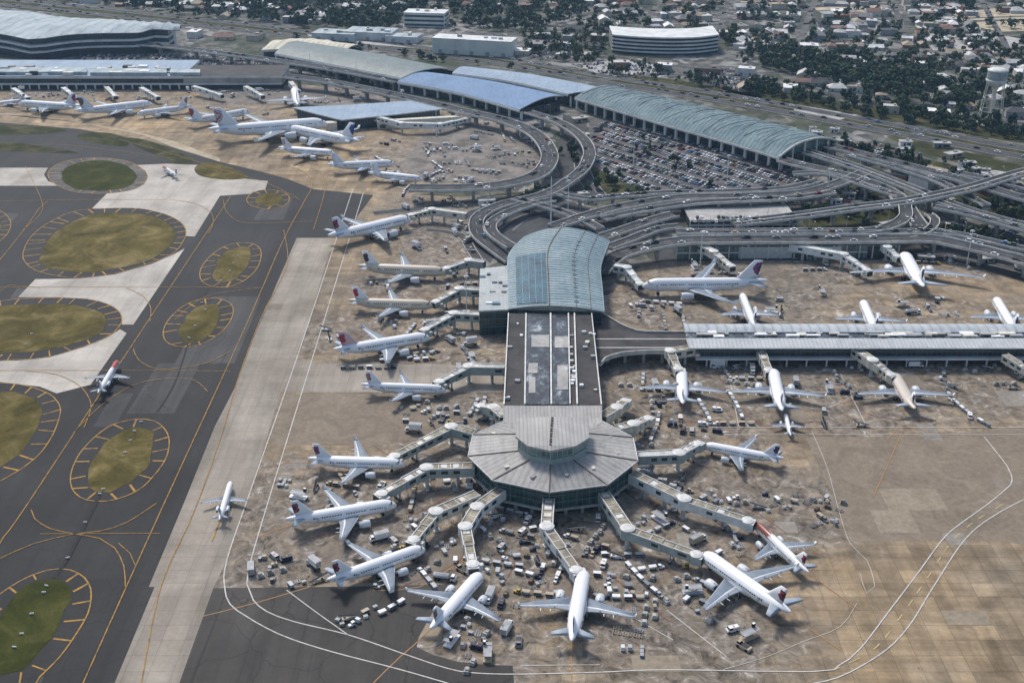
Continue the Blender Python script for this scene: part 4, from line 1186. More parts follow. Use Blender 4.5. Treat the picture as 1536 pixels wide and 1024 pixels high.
mb, pp = arch_roof(A_, B_, 1.2, 60, 8, .5); sub(mb, "back_roof", [R_PIERB, RIDGE], pr_)
for k in range(46):
    x = rr.uniform(1060, 1600); p = G(x, rr.uniform(499, 505.5), 11.7); u = MB(); L_ = rr.uniform(2, 11)
    u.box(p.x, p.y, 11.6, L_, rr.uniform(1.4, 3.2), rr.uniform(.5, 1.3), 0, 0); u.box(p.x, p.y, 11.6, L_ * .5, 3.6, .35, 0, 1); sub(u, "roof_unit", [rr.choice([WHITE, CREAM, STEELG, PALE]), DARK], pr_)
yf = fa.y
X0, X1 = fa.x + 6, fb.x
q = MB(); q.box((X0 + X1) / 2, yf + 14, 4.9, X1 - X0, 22, 5.4, 0, 0); sub(q, "glass_band", [GL_DARK], pr_)
q = MB(); q.box((X0 + X1) / 2 - 1, yf + 13, 4.0, X1 - X0 + 3, 25.2, .85, 0, 0); sub(q, "floor_slab", [WALLW], pr_)
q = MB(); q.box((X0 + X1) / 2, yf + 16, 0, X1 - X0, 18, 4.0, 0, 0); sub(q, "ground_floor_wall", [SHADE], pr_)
q = MB(); q.box((X0 + X1) / 2, yf + 2.9, 7.3, X1 - X0, .25, .35, 0, 0); sub(q, "transom", [MATS["teal_frame"]], pr_)
x = X0 + 3
while x < X1:
    q = MB(); q.box(x, yf + 2.0, 0, .7, .9, 4.0, 0, 0); sub(q, "column", [WALLW], pr_); x += 9.5
q = MB(); q.box(X0 + 8, yf + 1.2, 0, 7, 2.6, 4.0, 0, 0); sub(q, "stair_block", [WALLW], pr_)

# ---- low dark link between concourse and pier
lk = thing("link_bridge", "dark roofed link deck joining concourse and right pier on columns", "link building", G(960, 520, 0))
OFF = -lk.location
lp = GP([(885,474),(900,470),(912,476),(930,487),(955,497),(985,499),(1029,499),(1035,528),(985,527),(935,530),(908,538),(902,545),(895,545)], 7)
q = MB(); q.prism([(p.x, p.y) for p in spline(lp, 5, True)], 5.6, 7, 1, 0); sub(q, "deck", [R_DARK, CONC_L], lk)
for (pa) in ([(900,470),(912,476),(930,487),(955,497),(985,499),(1029,499)], [(902,545),(908,538),(935,530),(985,527),(1034,528)]):
    q = MB(); sp_ = spline(GP(pa, 7), 4)
    for a, b in zip(sp_, sp_[1:]): wall(q, a, b, 7.0, 8.0, .5)
    sub(q, "parapet", [CONC_L], lk)
for yy in (508, 521):
    q = MB(); q.ribbon(spline(GP([(893, yy), (1030, yy)], 7.05), 20), .7, 7.03); sub(q, "roof_rail", [RIDGE], lk)
for px in (912, 938, 966, 994, 1022):
    p = G(px, 531, 5); q = MB(); q.box(p.x, p.y + 1, 0, 1.4, 1.2, 5.6, 0, 0); sub(q, "column", [CONC], lk)
    p = G(px, 502, 5); q = MB(); q.box(p.x, p.y, 0, 1.4, 1.2, 5.6, 0, 0); sub(q, "column", [CONC], lk)

# ---- arched halls along the road behind
def bay_hall(name, label, A, B, rise, roofm, nT, bay, zA, zB, wallm, skew=0.0, wob=0.0, rs=None, thick=.7, gl=GL_DARK, gable=False, colw=1.4):
    global OFF
    A = GP(A, zA); B = GP(B, zB)
    t_ = thing(name, label, "terminal building", Vector(((A[0].x + A[-1].x) / 2, (A[0].y + A[-1].y) / 2, 0)))
    OFF = -t_.location
    mb, pt = arch_roof(A, B, rise, nT, 14, thick, wob, rs, skew)
    sub(mb, "roof", [roofm, CONC_L], t_)
    fas = MB(); k = 0
    As = spline(A, 6)
    for a, b in zip(As, As[1:]): wall(fas, a - Vector((0, .6, 0)), b - Vector((0, .6, 0)), zA - 2.2, zA - .75, .7)
    sub(fas, "fascia", [wallm], t_)
    ring = [lerp(along(A, i / 10), along(B, i / 10), .10) for i in range(11)] + [lerp(along(A, i / 10), along(B, i / 10), .93) for i in range(10, -1, -1)]
    g_ = MB(); wallring(g_, [(p.x, p.y) for p in ring], 0, min(zA, zB) - .6); sub(g_, "glazed_wall", [gl], t_)
    L_ = sum((As[i + 1] - As[i]).length for i in range(len(As) - 1)); n = max(2, int(L_ / bay))
    for i in range(n + 1):
        p = along(As, i / n); q = lerp(p, along(B, i / n), .045)
        c_ = MB(); d = (q - p); d.z = 0
        c_.box(q.x, q.y, 0, colw, colw * 1.5, zA - 2.0, math.atan2(d.y, d.x), 0); sub(c_, "column", [wallm], t_)
    if gable:
        gm = MB()
        for k in range(20):
            a, b = pt(.985, k / 20), pt(.985, (k + 1) / 20)
            gm.quad((a.x, a.y, 7), (b.x, b.y, 7), (b.x, b.y, b.z - .7), (a.x, a.y, a.z - .7))
        sub(gm, "gable_glazing", [GL_PALE], t_)
        for s in (0.03, .22, .42, .62, .82, .97):
            p = pt(.998, s); c_ = MB(); c_.box(p.x, p.y, 0, 1.3, 1.3, p.z - .8, .5, 0); sub(c_, "gable_column", [CONC_L], t_)
        ar = MB(); prev = None
        for k in range(25):
            p = pt(1.0, k / 24) - Vector((0, 0, .4))
            if prev is not None: ar.tube(prev, p, .9, None, 6, 0, False)
            prev = p
        sub(ar, "gable_rim", [CONC_L], t_)
    return t_, pt

_h, _pt = bay_hall("ribbed_hall", "very long hall with arched green-grey ribbed roof over white columned bays", [(862,146),(1003,187),(1086,210),(1169,235)], [(945,136),(1080,166),(1180,190),(1258,211)], 7, R_GREEN, 90, 11.5, 11, 11, WALLW, skew=-.25, wob=.5, gable=True)
OFF = -_h.location
rw = random.Random(4)
for k in range(52):
    rbm = MB(); prev = None; t0 = (k + .5) / 52; a0 = rw.uniform(0, .35); a1 = rw.uniform(.6, 1.0)
    for j in range(15):
        s0 = a0 + (a1 - a0) * j / 14; p = _pt(min(.999, t0 + .012 * math.sin(s0 * 5 + k)), s0) + Vector((0, 0, .1))
        if prev is not None: rbm.tube(prev, p, .26, None, 4, 0, False)
        prev = p
    sub(rbm, "roof_rib", [plain("rib_pale", (.40, .45, .45), .6, var=.3, obj=False) if k % 3 else plain("rib_dark", (.07, .10, .11), .6, var=.3, obj=False)], _h)
bay_hall("blue_hall", "hall with smooth bright blue curved roof beside the curving road", [(596,122),(689,139.5),(779,164.5)], [(648,109),(745,123),(845,144)], 3.2, R_BLUE, 40, 14, 9, 12, WALLW, skew=.5, gl=GL_DARK)
bay_hall("pale_blue_hall", "thin pale blue roofed hall just behind the bright blue roof", [(678,110),(760,121),(852,141)], [(700,100.5),(800,112),(944,140)], 2.5, R_PBLUE, 30, 16, 11, 11, WALLW)
bay_hall("olive_hall", "distant grey-green roofed hall left of the bright blue one", [(412,80),(500,97),(602,117)], [(455,63),(560,80),(690,106)], 5, m_roof("olive_roof", (.10, .14, .145), (.18, .225, .22), .62, 4, 2.0, (.36, .37, .34), .4, rough=.45, seam=.6), 40, 13, 11, 11, WALLW, wob=.4)
bay_hall("cream_canopy", "cream coloured crumpled canopy at the left end of the grey-green hall", [(392,75),(455,73),(520,76)], [(425,61),(480,60),(545,72)], 4, R_CREAM, 26, 14, 9, 9, CREAM, wob=1.4)

# ---- blue low roof above dark glass beside the far stands
bl = thing("blue_wing_building", "low building with flat wing shaped pale blue roof and dark glass front", "terminal building", G(520, 185, 0)); OFF = -bl.location
q_ = GP([(438,161),(475,171),(513,180),(590,172),(667,163),(617,151),(530,157)], 9.5)
q = MB(); q.prism([(p.x, p.y) for p in q_], 8.7, 9.5, 1, 0); sub(q, "roof", [R_PBLUE, CONC_L], bl)
q = MB(); wallring(q, [(p.x, p.y) for p in shrink(q_, 4)], 0, 8.7); sub(q, "curtain_wall", [m_glass("navy_glass", (.008, .022, .04), (.02, .06, .09), (.08, .12, .15), 3, 4)], bl)
a, b = G(566, 193, 0), G(690, 186, 0); q = MB(); wall(q, a, b, 0, 6.5, 5); sub(q, "side_wall", [CREAM], bl)
for t in (.05, .35, .6, .85):
    p = lerp(a, b, t); q = MB(); q.box(p.x, p.y - 2.7, 1.0, 7, .4, 2.6, -.1, 0); sub(q, "window", [GL_DARK], bl)
p = G(497, 196, 0); q = MB(); q.box(p.x, p.y, 0, 9, 6, 7, .2, 0); sub(q, "entrance_block", [CREAM], bl)

# ---- long band terminal on the far left
bt = thing("band_terminal", "long low terminal with white bands and dark glass behind the far left jets", "terminal building", G(200, 134, 0)); OFF = -bt.location
a, b = G(-60, 134.5, 0), G(276, 134.5, 0); c_, d_ = G(276, 134.5, 0), G(424, 134, 0)
def slabbox(p0, p1, dep, z0, z1, mat_, nm, par, off=0.0, top=None):
    d = (p1 - p0); n_ = Vector((-d.y, d.x, 0)).normalized()
    if n_.y < 0: n_ = -n_
    q0, q1 = p0 + n_ * off, p1 + n_ * off
    b_ = MB(); b_.prism([(q0.x, q0.y), (q1.x, q1.y), ((q1 + n_ * dep).x, (q1 + n_ * dep).y), ((q0 + n_ * dep).x, (q0 + n_ * dep).y)], z0, z1, 0, 1 if top else None)
    return sub(b_, nm, [mat_] + ([top] if top else []), par)
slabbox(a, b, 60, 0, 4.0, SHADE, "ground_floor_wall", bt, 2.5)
slabbox(a, b, 64, 4.0, 5.6, WALLW, "floor_band", bt, 0)
slabbox(a, b, 60, 5.6, 9.8, GL_DARK, "glass_band", bt, 1.5)
slabbox(a, b, 66, 9.8, 12.2, WALLW, "roof_slab", bt, -.5, R_PBLUE)
slabbox(c_, d_, 40, 0, 4.0, SHADE, "ground_floor_wall", bt, 2.6)
slabbox(c_, d_, 44, 4.0, 5.3, WALLW, "floor_band", bt, .1)
slabbox(c_, d_, 40, 5.3, 10.2, WALLB, "brown_wall", bt, 1.6)
slabbox(c_, d_, 46, 10.2, 11.8, WALLW, "roof_slab", bt, -.4, R_DARK)
for (x0, x1, y0, y1, mm_) in ((-40, 130, 101, 108, R_WHITE), (135, 250, 102.5, 109, R_WHITE), (255, 300, 104, 109, R_WHITE)):
    q_ = GP([(x0, y1), (x1, y1), (x1, y0), (x0, y0)], 15); q = MB(); q.prism([(p.x, p.y) for p in q_], 12.2, 15, 0); sub(q, "upper_roof", [mm_], bt)
for k in range(60):
    x, y = rr.uniform(-20, 270), rr.uniform(103, 113); p = G(x, y, 12.3); q = MB(); q.box(p.x, p.y, 12.2, rr.uniform(3, 12), rr.uniform(2, 6), rr.uniform(1, 3.4), 0, 0); sub(q, "roof_unit", [rr.choice([WHITE, STEELG, R_DARK, PALE, CREAM])], bt)
for k in range(24):
    p = lerp(a, b, (k + .5) / 24); q = MB(); q.box(p.x, p.y + .5, 0, 1.2, 1.2, 4.0, 0, 0); sub(q, "column", [WALLW], bt)

# ---- white wavy roofed terminal, top left
wt = thing("wavy_terminal", "terminal with broad wavy white roof over stacked glass storeys at top left", "terminal building", G(150, 88, 0)); OFF = -wt.location
Af = GP([(-90,40),(0,51),(42,59),(66,57.5),(101,52.5),(148,50),(211,49),(226,44),(270,46)], 22)
Bf = GP([(-90,8),(0,15),(47,18),(94,26),(176,30),(248,37),(272,42)], 22)
mb, wpt = arch_roof(Af, Bf, 4, 60, 14, .8, 2.6); sub(mb, "roof", [R_WHITE, CONC_D], wt)
def wring(s, z0, z1, mat_, nm):
    rg_ = [wpt(i / 20, s) for i in range(20)] + [wpt(i / 12 * .95, .95) for i in range(12, -1, -1)]
    q = MB(); q.prism([(p.x, p.y) for p in rg_], z0, z1, 0); sub(q, nm, [mat_], wt)
wring(.06, 15.5, 21.0, GL_DARK, "glass_band"); wring(.0, 13.6, 15.5, WALLW, "floor_band"); wring(.05, 9.3, 13.6, GL_DARK, "glass_band"); wring(.01, 7.6, 9.3, WALLW, "floor_band"); wring(.05, 0, 7.6, SHADE, "ground_floor_wall")
p = G(248, 56, 8); q = MB(); q.tube((p.x, p.y, 0), (p.x, p.y, 17), 11, 11, 28, 0); sub(q, "drum", [WALLW], wt)

# ---- frontage building on the right below the elevated road
fb_ = thing("frontage_terminal", "long glass fronted building under the elevated road behind the sideways jet", "terminal building", G(1170, 388, 0)); OFF = -fb_.location
a, b = G(1014, 389, 0), G(1346, 387, 0)
slabbox(a, b, 20, 0, 8.2, m_glass("hazy_green_glass", (.06, .10, .10), (.17, .22, .21), (.30, .33, .32), 5, 4.1), "glazed_wall", fb_, 0, CONC_D)
slabbox(a, b, 21, 3.6, 4.3, WALLW, "floor_band", fb_, -.25)
for t0, t1, mm_ in ((.28, .52, plain("pale_infill", (.42, .45, .44), .6, var=.2, obj=False)), (.62, .74, WALLW), (.86, .98, GL_DARK)):
    slabbox(lerp(a, b, t0), lerp(a, b, t1), .5, .4, 7.4, mm_, "wall_panel", fb_, -.4)
for k in range(18):
    p = lerp(a, b, k / 17); q = MB(); q.box(p.x, p.y - .5, 0, .7, .6, 8.2, 0, 0); sub(q, "column", [CONC_L], fb_)
# multi-storey deck behind it
dk_ = thing("deck_car_park", "low multi level car park with white deck edges behind the frontage building", "car park", G(1115, 345, 0)); OFF = -dk_.location
a, b = G(1035, 346, 0), G(1196, 344, 0)
for z in (2.6, 5.6): slabbox(a, b, 46, z, z + .5, CONC_L, "deck", dk_, 0, PALE if z > 5 else None); slabbox(a, b, .35, z + .5, z + 1.4, WALLW, "parapet", dk_, 0)
slabbox(a, b, 42, 0, 5.6, SHADE, "inner_wall", dk_, 3)
for k in range(14):
    p = lerp(a, b, k / 13); q = MB(); q.box(p.x, p.y + .7, 0, .7, .7, 6, 0, 0); sub(q, "column", [CONC_L], dk_)
DECKTOP = (a, b)

# ---- water tower
wtw = thing("water_tower", "pale water tower with drum tank on splayed legs", "water tower", G(1484, 183, 0)); wtw.scale = (.80, .80, .86)
q = MB()
n = 30; prof = [(1.5, 33), (4.5, 33.2), (8.6, 36), (10.2, 39.0), (10.2, 40.2)]
rg_ = lambda r, z: [(math.cos(2 * PI * k / n) * r, math.sin(2 * PI * k / n) * r, z) for k in range(n)]
q.loft([rg_(r, z) for r, z in prof], 0, True, True, True); q.build("bowl", [plain("tower_paint", (.60, .61, .58), .5, var=.25, scale=.3)], parent=wtw)
q = MB(); q.loft([rg_(9.6, 40.2), rg_(9.6, 48.4)], 0, True, False, False); q.build("tank", [plain("tank_slate", (.30, .33, .34), .5, var=.35, scale=.2)], parent=wtw)
q = MB(); q.loft([rg_(10.0, 48.2), rg_(10.0, 48.9), rg_(6.5, 50.3), rg_(.4, 51)], 0, True, False, True); q.build("roof", [MATS["tower_paint"]], parent=wtw)
for k in range(6):
    an = 2 * PI * k / 6 + .3; q = MB(); q.tube((math.cos(an) * 12.4, math.sin(an) * 13.0, 0), (math.cos(an) * 8.8, math.sin(an) * 8.8, 36.5), .6, .5, 8, 0)
    q.build("leg", [CREAM], parent=wtw)
for zz, rr_ in ((11, 11.7), (23, 10.35)):
    q = MB()
    for k in range(6):
        a0, a1 = 2 * PI * k / 6 + .3, 2 * PI * (k + 1) / 6 + .3
        q.tube((math.cos(a0) * rr_, math.sin(a0) * rr_, zz), (math.cos(a1) * rr_, math.sin(a1) * rr_, zz), .28, None, 6, 0)
    q.build("brace", [CREAM], parent=wtw)
q = MB(); q.tube((0, 0, 0), (0, 0, 33.2), 1.1, None, 12, 0); q.build("riser", [CREAM], parent=wtw)

# ---- big flat boxes beyond the highway
def bigbox(px, py, wd, dp, h, rz, label, wallm, roofm, floors=0, name="warehouse", cat="warehouse", windows=None):
    p = G(px, py, 0); t_ = thing(name, label, cat, (p.x, p.y, 0), rz)
    q = MB(); q.box(0, 0, 0, wd, dp, h, 0, 0); q.build("wall", [wallm], parent=t_)
    q = MB(); q.box(0, 0, h, wd + .5, dp + .5, .5, 0, 0); ro_ = q.build("roof", [roofm], parent=t_)
    r2 = random.Random(int(px * 3 + py))
    for k in range(r2.randint(2, 5)):
        q = MB(); q.box(r2.uniform(-.38, .38) * wd, r2.uniform(-.35, .35) * dp, h + .5, r2.uniform(2, 6), r2.uniform(2, 4), r2.uniform(1, 2.6), 0, 0); q.build("roof_unit", [r2.choice([WHITE, STEELG, CREAM])], parent=ro_)
    for f in range(floors):
        z = 1.2 + f * (h - .8) / floors
        q = MB(); q.box(0, -dp / 2 - .06, z, wd * .96, .2, (h / floors) * .45, 0, 0); q.build("window_band", [GL_DARK], parent=t_)
        q = MB(); q.box(wd / 2 + .06, 0, z, .2, dp * .9, (h / floors) * .45, 0, 0); q.build("window_band", [GL_DARK], parent=t_)
    if not floors:
        for k in range(max(2, int(wd / 14))):
            q = MB(); q.box((k + .5) / max(2, int(wd / 14)) * wd - wd / 2, -dp / 2 - .05, 0, 4, .2, min(4, h * .6), 0, 0); q.build("loading_door", [STEELG], parent=t_)
    return t_
bigbox(712, 80, 82, 22, 15, -.26, "big windowless cream white block beyond the highway", plain("cream_wall", (.60, .61, .56), .7, var=.12, scale=.08, obj=False), WALLW)
bigbox(640, 38, 46, 24, 15, -.15, "white block with window rows at the edge of the woods", WALLW, WALLW, 3, "office_block", "office building")
t_ = thing("tiered_garage", "curved white tiered garage with open dark decks beyond the highway", "parking garage", G(998, 84, 0)); OFF = -t_.location
for k in range(5):
    z = 3.6 * k
    arc = [(918, 79), (950, 82), (1000, 84), (1045, 83), (1077, 79)]
    w_ = spline(GP(arc), 6); 
    back = [p + Vector((0, 46, 0)) for p in reversed(w_)]
    q = MB(); q.prism([(p.x, p.y) for p in w_ + back], z + 2.2, z + 3.6, 0); sub(q, "deck", [WALLW], t_)
    if k < 5:
        q = MB(); q.prism([(p.x, p.y + 2.5) for p in w_] + [(p.x, p.y - 2) for p in back], z, z + 2.2, 0); sub(q, "open_level", [SHADE], t_)  # solid dark block, coloured as the shade between the decks
bigbox(946, 74, 26, 14, 11, -.1, "small white wing at the near end of the tiered garage", WALLW, WALLW, 2, "office_block", "office building")
for a in ((505, 58, 46, 26, 7, -.2, "white shed nearest the highway bend, left of the cream block"), (558, 57, 52, 30, 8, -.2, "wide white shed left of the cream block"), (606, 62, 34, 20, 6, -.25, "small white shed against the cream block's left side")):
    bigbox(*a, WALLW, R_WHITE)
# ------------------------------------------------------------------ roads on the ground
def road(name, px, w, z=.16, lines=True, m=ROADM, edge=True):
    c = spline(GP(px), 8)
    mb = MB(); mb.ribbon(c, w, z); struct(name, mb, m)
    if edge:
        n = len(c)
        mk = MB()
        def offs(d):
            out = []
            for i, p in enumerate(c):
                a, b = c[max(0, i - 1)], c[min(n - 1, i + 1)]; t = (b - a); t.z = 0; t.normalize()
                out.append(Vector((p.x - t.y * d, p.y + t.x * d, 0)))
            return out
        for d in (-w / 2 + .6, w / 2 - .6): mk.ribbon(offs(d), .35, z + .03)
        if lines:
            k = max(2, int(w / 7))
            for i in range(1, k):
                l = offs(-w / 2 + w * i / k)
                for j in range(0, len(l) - 1, 2): mk.ribbon(l[j:j + 2], .2, z + .03)
        struct("lane_marking", mk, WHT)
    return c

HWY = [(-160,-6),(0,7),(150,22),(270,35),(400,49),(520,65),(640,81),(770,99),(900,123),(1020,142),(1136,161),(1300,192),(1420,214),(1536,236),(1760,272)]
hc = road("highway", HWY, 15)
hc2 = road("highway", [(x, y - 8.5 - max(0, (x - 600)) * .004) for x, y in HWY], 13)
poly_obj("grass_verge", [(-160,-12),(0,1),(400,40),(770,88),(1136,148),(1536,219),(1760,256),(1760,281),(1536,242),(1300,198),(1136,166),(770,103),(400,52),(0,11),(-160,0)], .13, VERGE)
for i, (px, w) in enumerate([([(600,64),(740,50),(900,44),(1100,30),(1300,-5)], 9), ([(770,95),(860,78),(1000,98),(1136,110),(1300,100),(1536,88)], 10), ([(900,120),(1000,112),(1180,128),(1330,150),(1536,165)], 9),
                  ([(1136,158),(1240,142),(1400,170),(1536,186)], 8), ([(1080,60),(1240,40),(1536,30)], 10), ([(0,-12),(300,8),(600,15),(860,8)], 8), ([(860,40),(1000,20),(1180,12),(1500,0)], 8), ([(1180,-10),(1260,60),(1330,150),(1380,205)], 8)]):
    road("city_street", px, w, .15, False, ROADM, i < 3)
STREETS = []
for px in ([(870,-8),(1180,-10),(1500,-20)], [(885,12),(1150,19),(1560,2)], [(900,30),(1150,37),(1560,24)], [(1180,67),(1560,52)], [(1110,86),(1560,74)], [(-40,-20),(300,-8),(430,-12)], [(60,8),(300,21),(430,27)], [(420,10),(640,3),(860,12)], [(1010,-20),(960,40)], [(1100,-20),(1080,45)], [(1330,-22),(1360,60)], [(1460,-22),(1520,90)], [(1230,-20),(1200,64)]):
    STREETS.append(road("city_street", px, 7, .155, False, LOT, False))
road("ramp_road", [(905,300),(880,270),(872,240),(880,215)], 12)
road("service_road", [(560,320),(640,312),(720,300),(830,292)], 9, .17, False)
road("service_road", [(640,345),(690,352),(705,372),(720,395)], 7, .17, False, ASPH_D)
road("access_road", [(905,322),(1000,318),(1100,312),(1200,302),(1300,298)], 10, .17)
road("access_road", [(760,345),(790,325),(850,318),(905,322)], 9, .17)
road("access_road", [(1400,330),(1450,348),(1536,368),(1620,390)], 16, .17)
road("frontage_road", [(1345,392),(1420,380),(1480,392),(1560,412)], 10, .17)

# car parks, lots, lawns on the landside
def lot(px, m=LOT, z=.14, name="car_park"): poly_obj(name, px, z, m)
lot([(884,182),(930,172),(1010,196),(1100,220),(1175,246),(1215,268),(1190,282),(1080,290),(960,288),(905,268),(880,235)])
lot([(100,76),(230,80),(420,86),(430,106),(300,104),(120,97)])
lot([(640,200),(700,182),(770,188),(806,204),(818,230),(800,260),(740,272),(640,274),(600,250)], RAMP, .145, "ramp_pavement")
lot([(420,128),(520,134),(640,155),(620,164),(440,160),(300,150),(300,137)], RAMP, .145, "ramp_pavement")
lot([(700,318),(760,300),(830,295),(905,318),(985,325),(985,345),(915,365),(905,400),(760,360),(735,395),(716,380)], ROADM, .12, "forecourt")
lot([(1020,306),(1100,302),(1190,300),(1230,312),(1190,320),(1030,322)], LOT); lot([(1228,286),(1330,276),(1345,300),(1240,306)], LOT, .142); lot([(1400,318),(1536,350),(1536,362),(1410,338)], LOT, .142)
lot([(990,352),(1345,350),(1345,390),(990,392)], ROADM, .12, "forecourt")
lot([(1300,345),(1420,350),(1480,375),(1545,395),(1545,425),(1440,394),(1350,386)], m_lot("dark_yard", (.028,.028,.03), (.075,.073,.07)), .125, "forecourt")
lot([(845,172),(880,182),(880,235),(905,268),(960,288),(900,300),(850,285),(835,250),(840,200)], m_lot("dark_yard2", (.030,.031,.034), (.085,.084,.082)), .115, "forecourt")
lot([(860,96),(960,88),(1010,112),(960,122),(900,112)], PALE); lot([(1010,104),(1120,100),(1180,128),(1080,140)], LOT); lot([(1386,188),(1440,180),(1500,186),(1496,197),(1420,198)], PALE, .14, "pale_yard")
lot([(1430,20),(1536,8),(1640,10),(1640,44),(1500,48),(1440,36)], SAND, .14, "sandy_field"); lot([(1380,52),(1470,46),(1536,60),(1500,80),(1400,76)], PALE, .14, "pale_yard"); lot([(1220,12),(1320,8),(1330,20),(1240,26)], SAND, .14, "sandy_field")
lot([(1200,150),(1290,172),(1260,180),(1190,166)], PALE, .14, "pale_yard"); lot([(1240,205),(1330,218),(1400,240),(1300,235)], LOT); lot([(1420,262),(1500,255),(1540,268),(1460,280)], PALE, .14, "pale_yard")
lot([(780,70),(870,72),(880,90),(790,90)], LOT); lot([(460,52),(620,66),(640,74),(470,60)], PALE, .14, "pale_yard")
for px in ([(1210,322),(1290,316),(1345,308),(1350,330),(1300,342),(1220,344)], [(1400,345),(1470,350),(1536,366),(1536,378),(1450,366)], [(1400,300),(1470,292),(1540,312),(1536,330),(1430,318)], [(890,252),(930,272),(985,292),(930,296),(880,276)],
           [(700,300),(760,290),(830,286),(830,292),(740,303)], [(1230,205),(1360,232),(1480,262),(1440,268),(1300,238)], [(1330,205),(1420,222),(1536,250),(1536,262),(1420,240)], [(1100,140),(1300,175),(1536,215),(1536,200),(1300,160),(1130,130)],
           [(900,108),(1000,128),(1130,150),(1130,142),(1010,120)], [(1200,288),(1290,278),(1330,292),(1260,300)], [(1030,312),(1080,305),(1180,303),(1100,312)], [(708,338),(716,336),(718,352),(712,360)]):
    poly_obj("grass_verge", px, .155, VERGE, True)

# ------------------------------------------------------------------ elevated roads
DECK = m_lot("deck_asphalt", (.040, .042, .046), (.085, .086, .089))
OVER = []; ORN = []
def overpass(pts, w_, label, pier=22.0, drop=True, par=CONC_L, median=False, nm="elevated_road"):
    w = w_ * .84
    c = spline(GP(pts), 4)
    for p in c: p.z += .037 * len(OVER)
    n = len(c); root = thing(nm, label, "elevated road", (c[n // 2].x, c[n // 2].y, 0)); off = -root.location
    def fr(i):
        a, b = c[max(0, i - 1)], c[min(n - 1, i + 1)]; t = (b - a); t.z = 0; t.normalize(); return Vector((-t.y, t.x, 0))
    N = [fr(i) for i in range(n)]
    def sec(d0, d1, z0, z1, mats, name, parent=root):
        mb = MB(); rings = []
        for i, p in enumerate(c):
            rings.append([(p.x + N[i].x * d0, p.y + N[i].y * d0, p.z + z0), (p.x + N[i].x * d1, p.y + N[i].y * d1, p.z + z0), (p.x + N[i].x * d1, p.y + N[i].y * d1, p.z + z1), (p.x + N[i].x * d0, p.y + N[i].y * d0, p.z + z1)])
        mb.loft(rings, 0, False, True, True, lambda k, i: (1 if i == 2 else 0))
        return sub(mb, name, mats, parent, off)
    sec(-w / 2, w / 2, -1.15, 0, [CONC_D, DECK], "deck")
    sec(-w / 2 - .3, -w / 2 + .05, -.7, .85, [par, par], "parapet"); sec(w / 2 - .05, w / 2 + .3, -.7, .85, [par, par], "parapet")
    if median: sec(-.3, .3, .01, .8, [CONC_L, CONC_L], "median_wall")
    mk = MB()
    for d in ([-w / 6, w / 6] if w > 9 else [0]):
        for i in range(0, n - 1, 3):
            mk.ribbon([c[i] + N[i] * d, c[i + 1] + N[i + 1] * d], .17, None)
    mk.v = [(v[0], v[1], v[2] + .03) for v in mk.v]
    sub(mk, "lane_marking", [WHT], root, off)
    acc = pier * .4
    for i in range(1, n):
        acc += (c[i] - c[i - 1]).length
        if acc > pier and c[i].z > 4:
            acc = 0; mb = MB(); rz = math.atan2(N[i].y, N[i].x)
            mb.box(c[i].x, c[i].y, 0, w * .30, 1.7, c[i].z - 2.6, rz, 0); mb.box(c[i].x, c[i].y, c[i].z - 2.6, w * .86, 1.9, 1.1, rz, 0)
            sub(mb, "pier", [CONC], root, off)
    OVER.append((c, w)); ORN.append(label)
    return c

overpass([(-40,52,9),(120,66,9),(200,66,9),(260,71,9),(382,87,9),(494,103,9),(597,122,8)], 13, "elevated road running past the grey-green distant hall to the bright blue roof", 20)
overpass([(424,114,10),(494,123,9),(560,136,9),(624,150,9),(690,166,9),(753,180,9),(796,197,9),(818,217,9),(824,240,9),(805,263,9),(755,277,9),(690,282,9),(614,282,9)], 14, "curving elevated road that loops below the bright blue roof around the brown ramp", 24)
overpass([(792,168,9),(839,184,9),(871,205,9),(884,228,8),(876,252,7),(852,272,6),(819,291,5),(754,307,5),(721,323,5),(714,340,5),(720,355,4),(742,373,3),(768,392,2)], 10, "dark access ramp sweeping down around the far side of the glazed hall", 26)
overpass([(830,300,6),(790,309,6),(752,324,6),(736,338,6),(742,353,6),(768,371,6)], 8, "short inner ramp hooking round to the hall's back corner", 22)
overpass([(829,341,6),(894,320,7),(941,309,8),(1020,297,9),(1107,295,9),(1201,290,9),(1259,275,9),(1300,258,9)], 11, "long elevated road passing between the crowded car park and the deck car park", 26)
overpass([(904,356,5),(945,342,6),(985,329,7),(1012,322,7)], 10, "stub ramp ending in a pale block right of the barrel roof", 22)
overpass([(913,372,6),(953,357,7),(988,344,7),(1020,340,7)], 8, "upper of the two ramps curving away from the hall's right side", 22)
overpass([(899,408,5),(915,392,6),(945,377,8),(1020,362.5,10),(1100,360.5,10),(1200,360,10),(1300,359.5,10),(1388,358.5,10),(1425,364,10),(1484,378,9),(1540,393,9),(1620,415,9)], 13, "long frontage deck on top of the glass frontage building, bending down at far right", 26)
overpass([(1015,349,10),(1200,348,10),(1300,347,10),(1340,338,10),(1358,325,10),(1357,309,11)], 9, "upper deck with tight curve up into the road junction", 26)
overpass([(1100,336,6),(1200,324,8),(1287,312,10),(1353,304,11),(1419,291,11),(1462,281,11),(1540,258,10),(1640,235,9)], 12, "elevated road crossing over the junction from the deck car park to upper right", 24, median=True)
overpass([(1172,240,9),(1200,248,9),(1287,269,9),(1335,288,9),(1356,306,9),(1368,324,9),(1380,340,9)], 12, "elevated road leaving the near corner of the ribbed hall into the junction", 22)
overpass([(1200,225,9),(1225,233,9),(1290,254,9),(1366,283,9),(1420,305,9),(1470,322,8),(1540,341,8),(1640,368,8)], 12, "elevated road leaving the arched end of the ribbed hall and dropping to far right", 24, median=True)
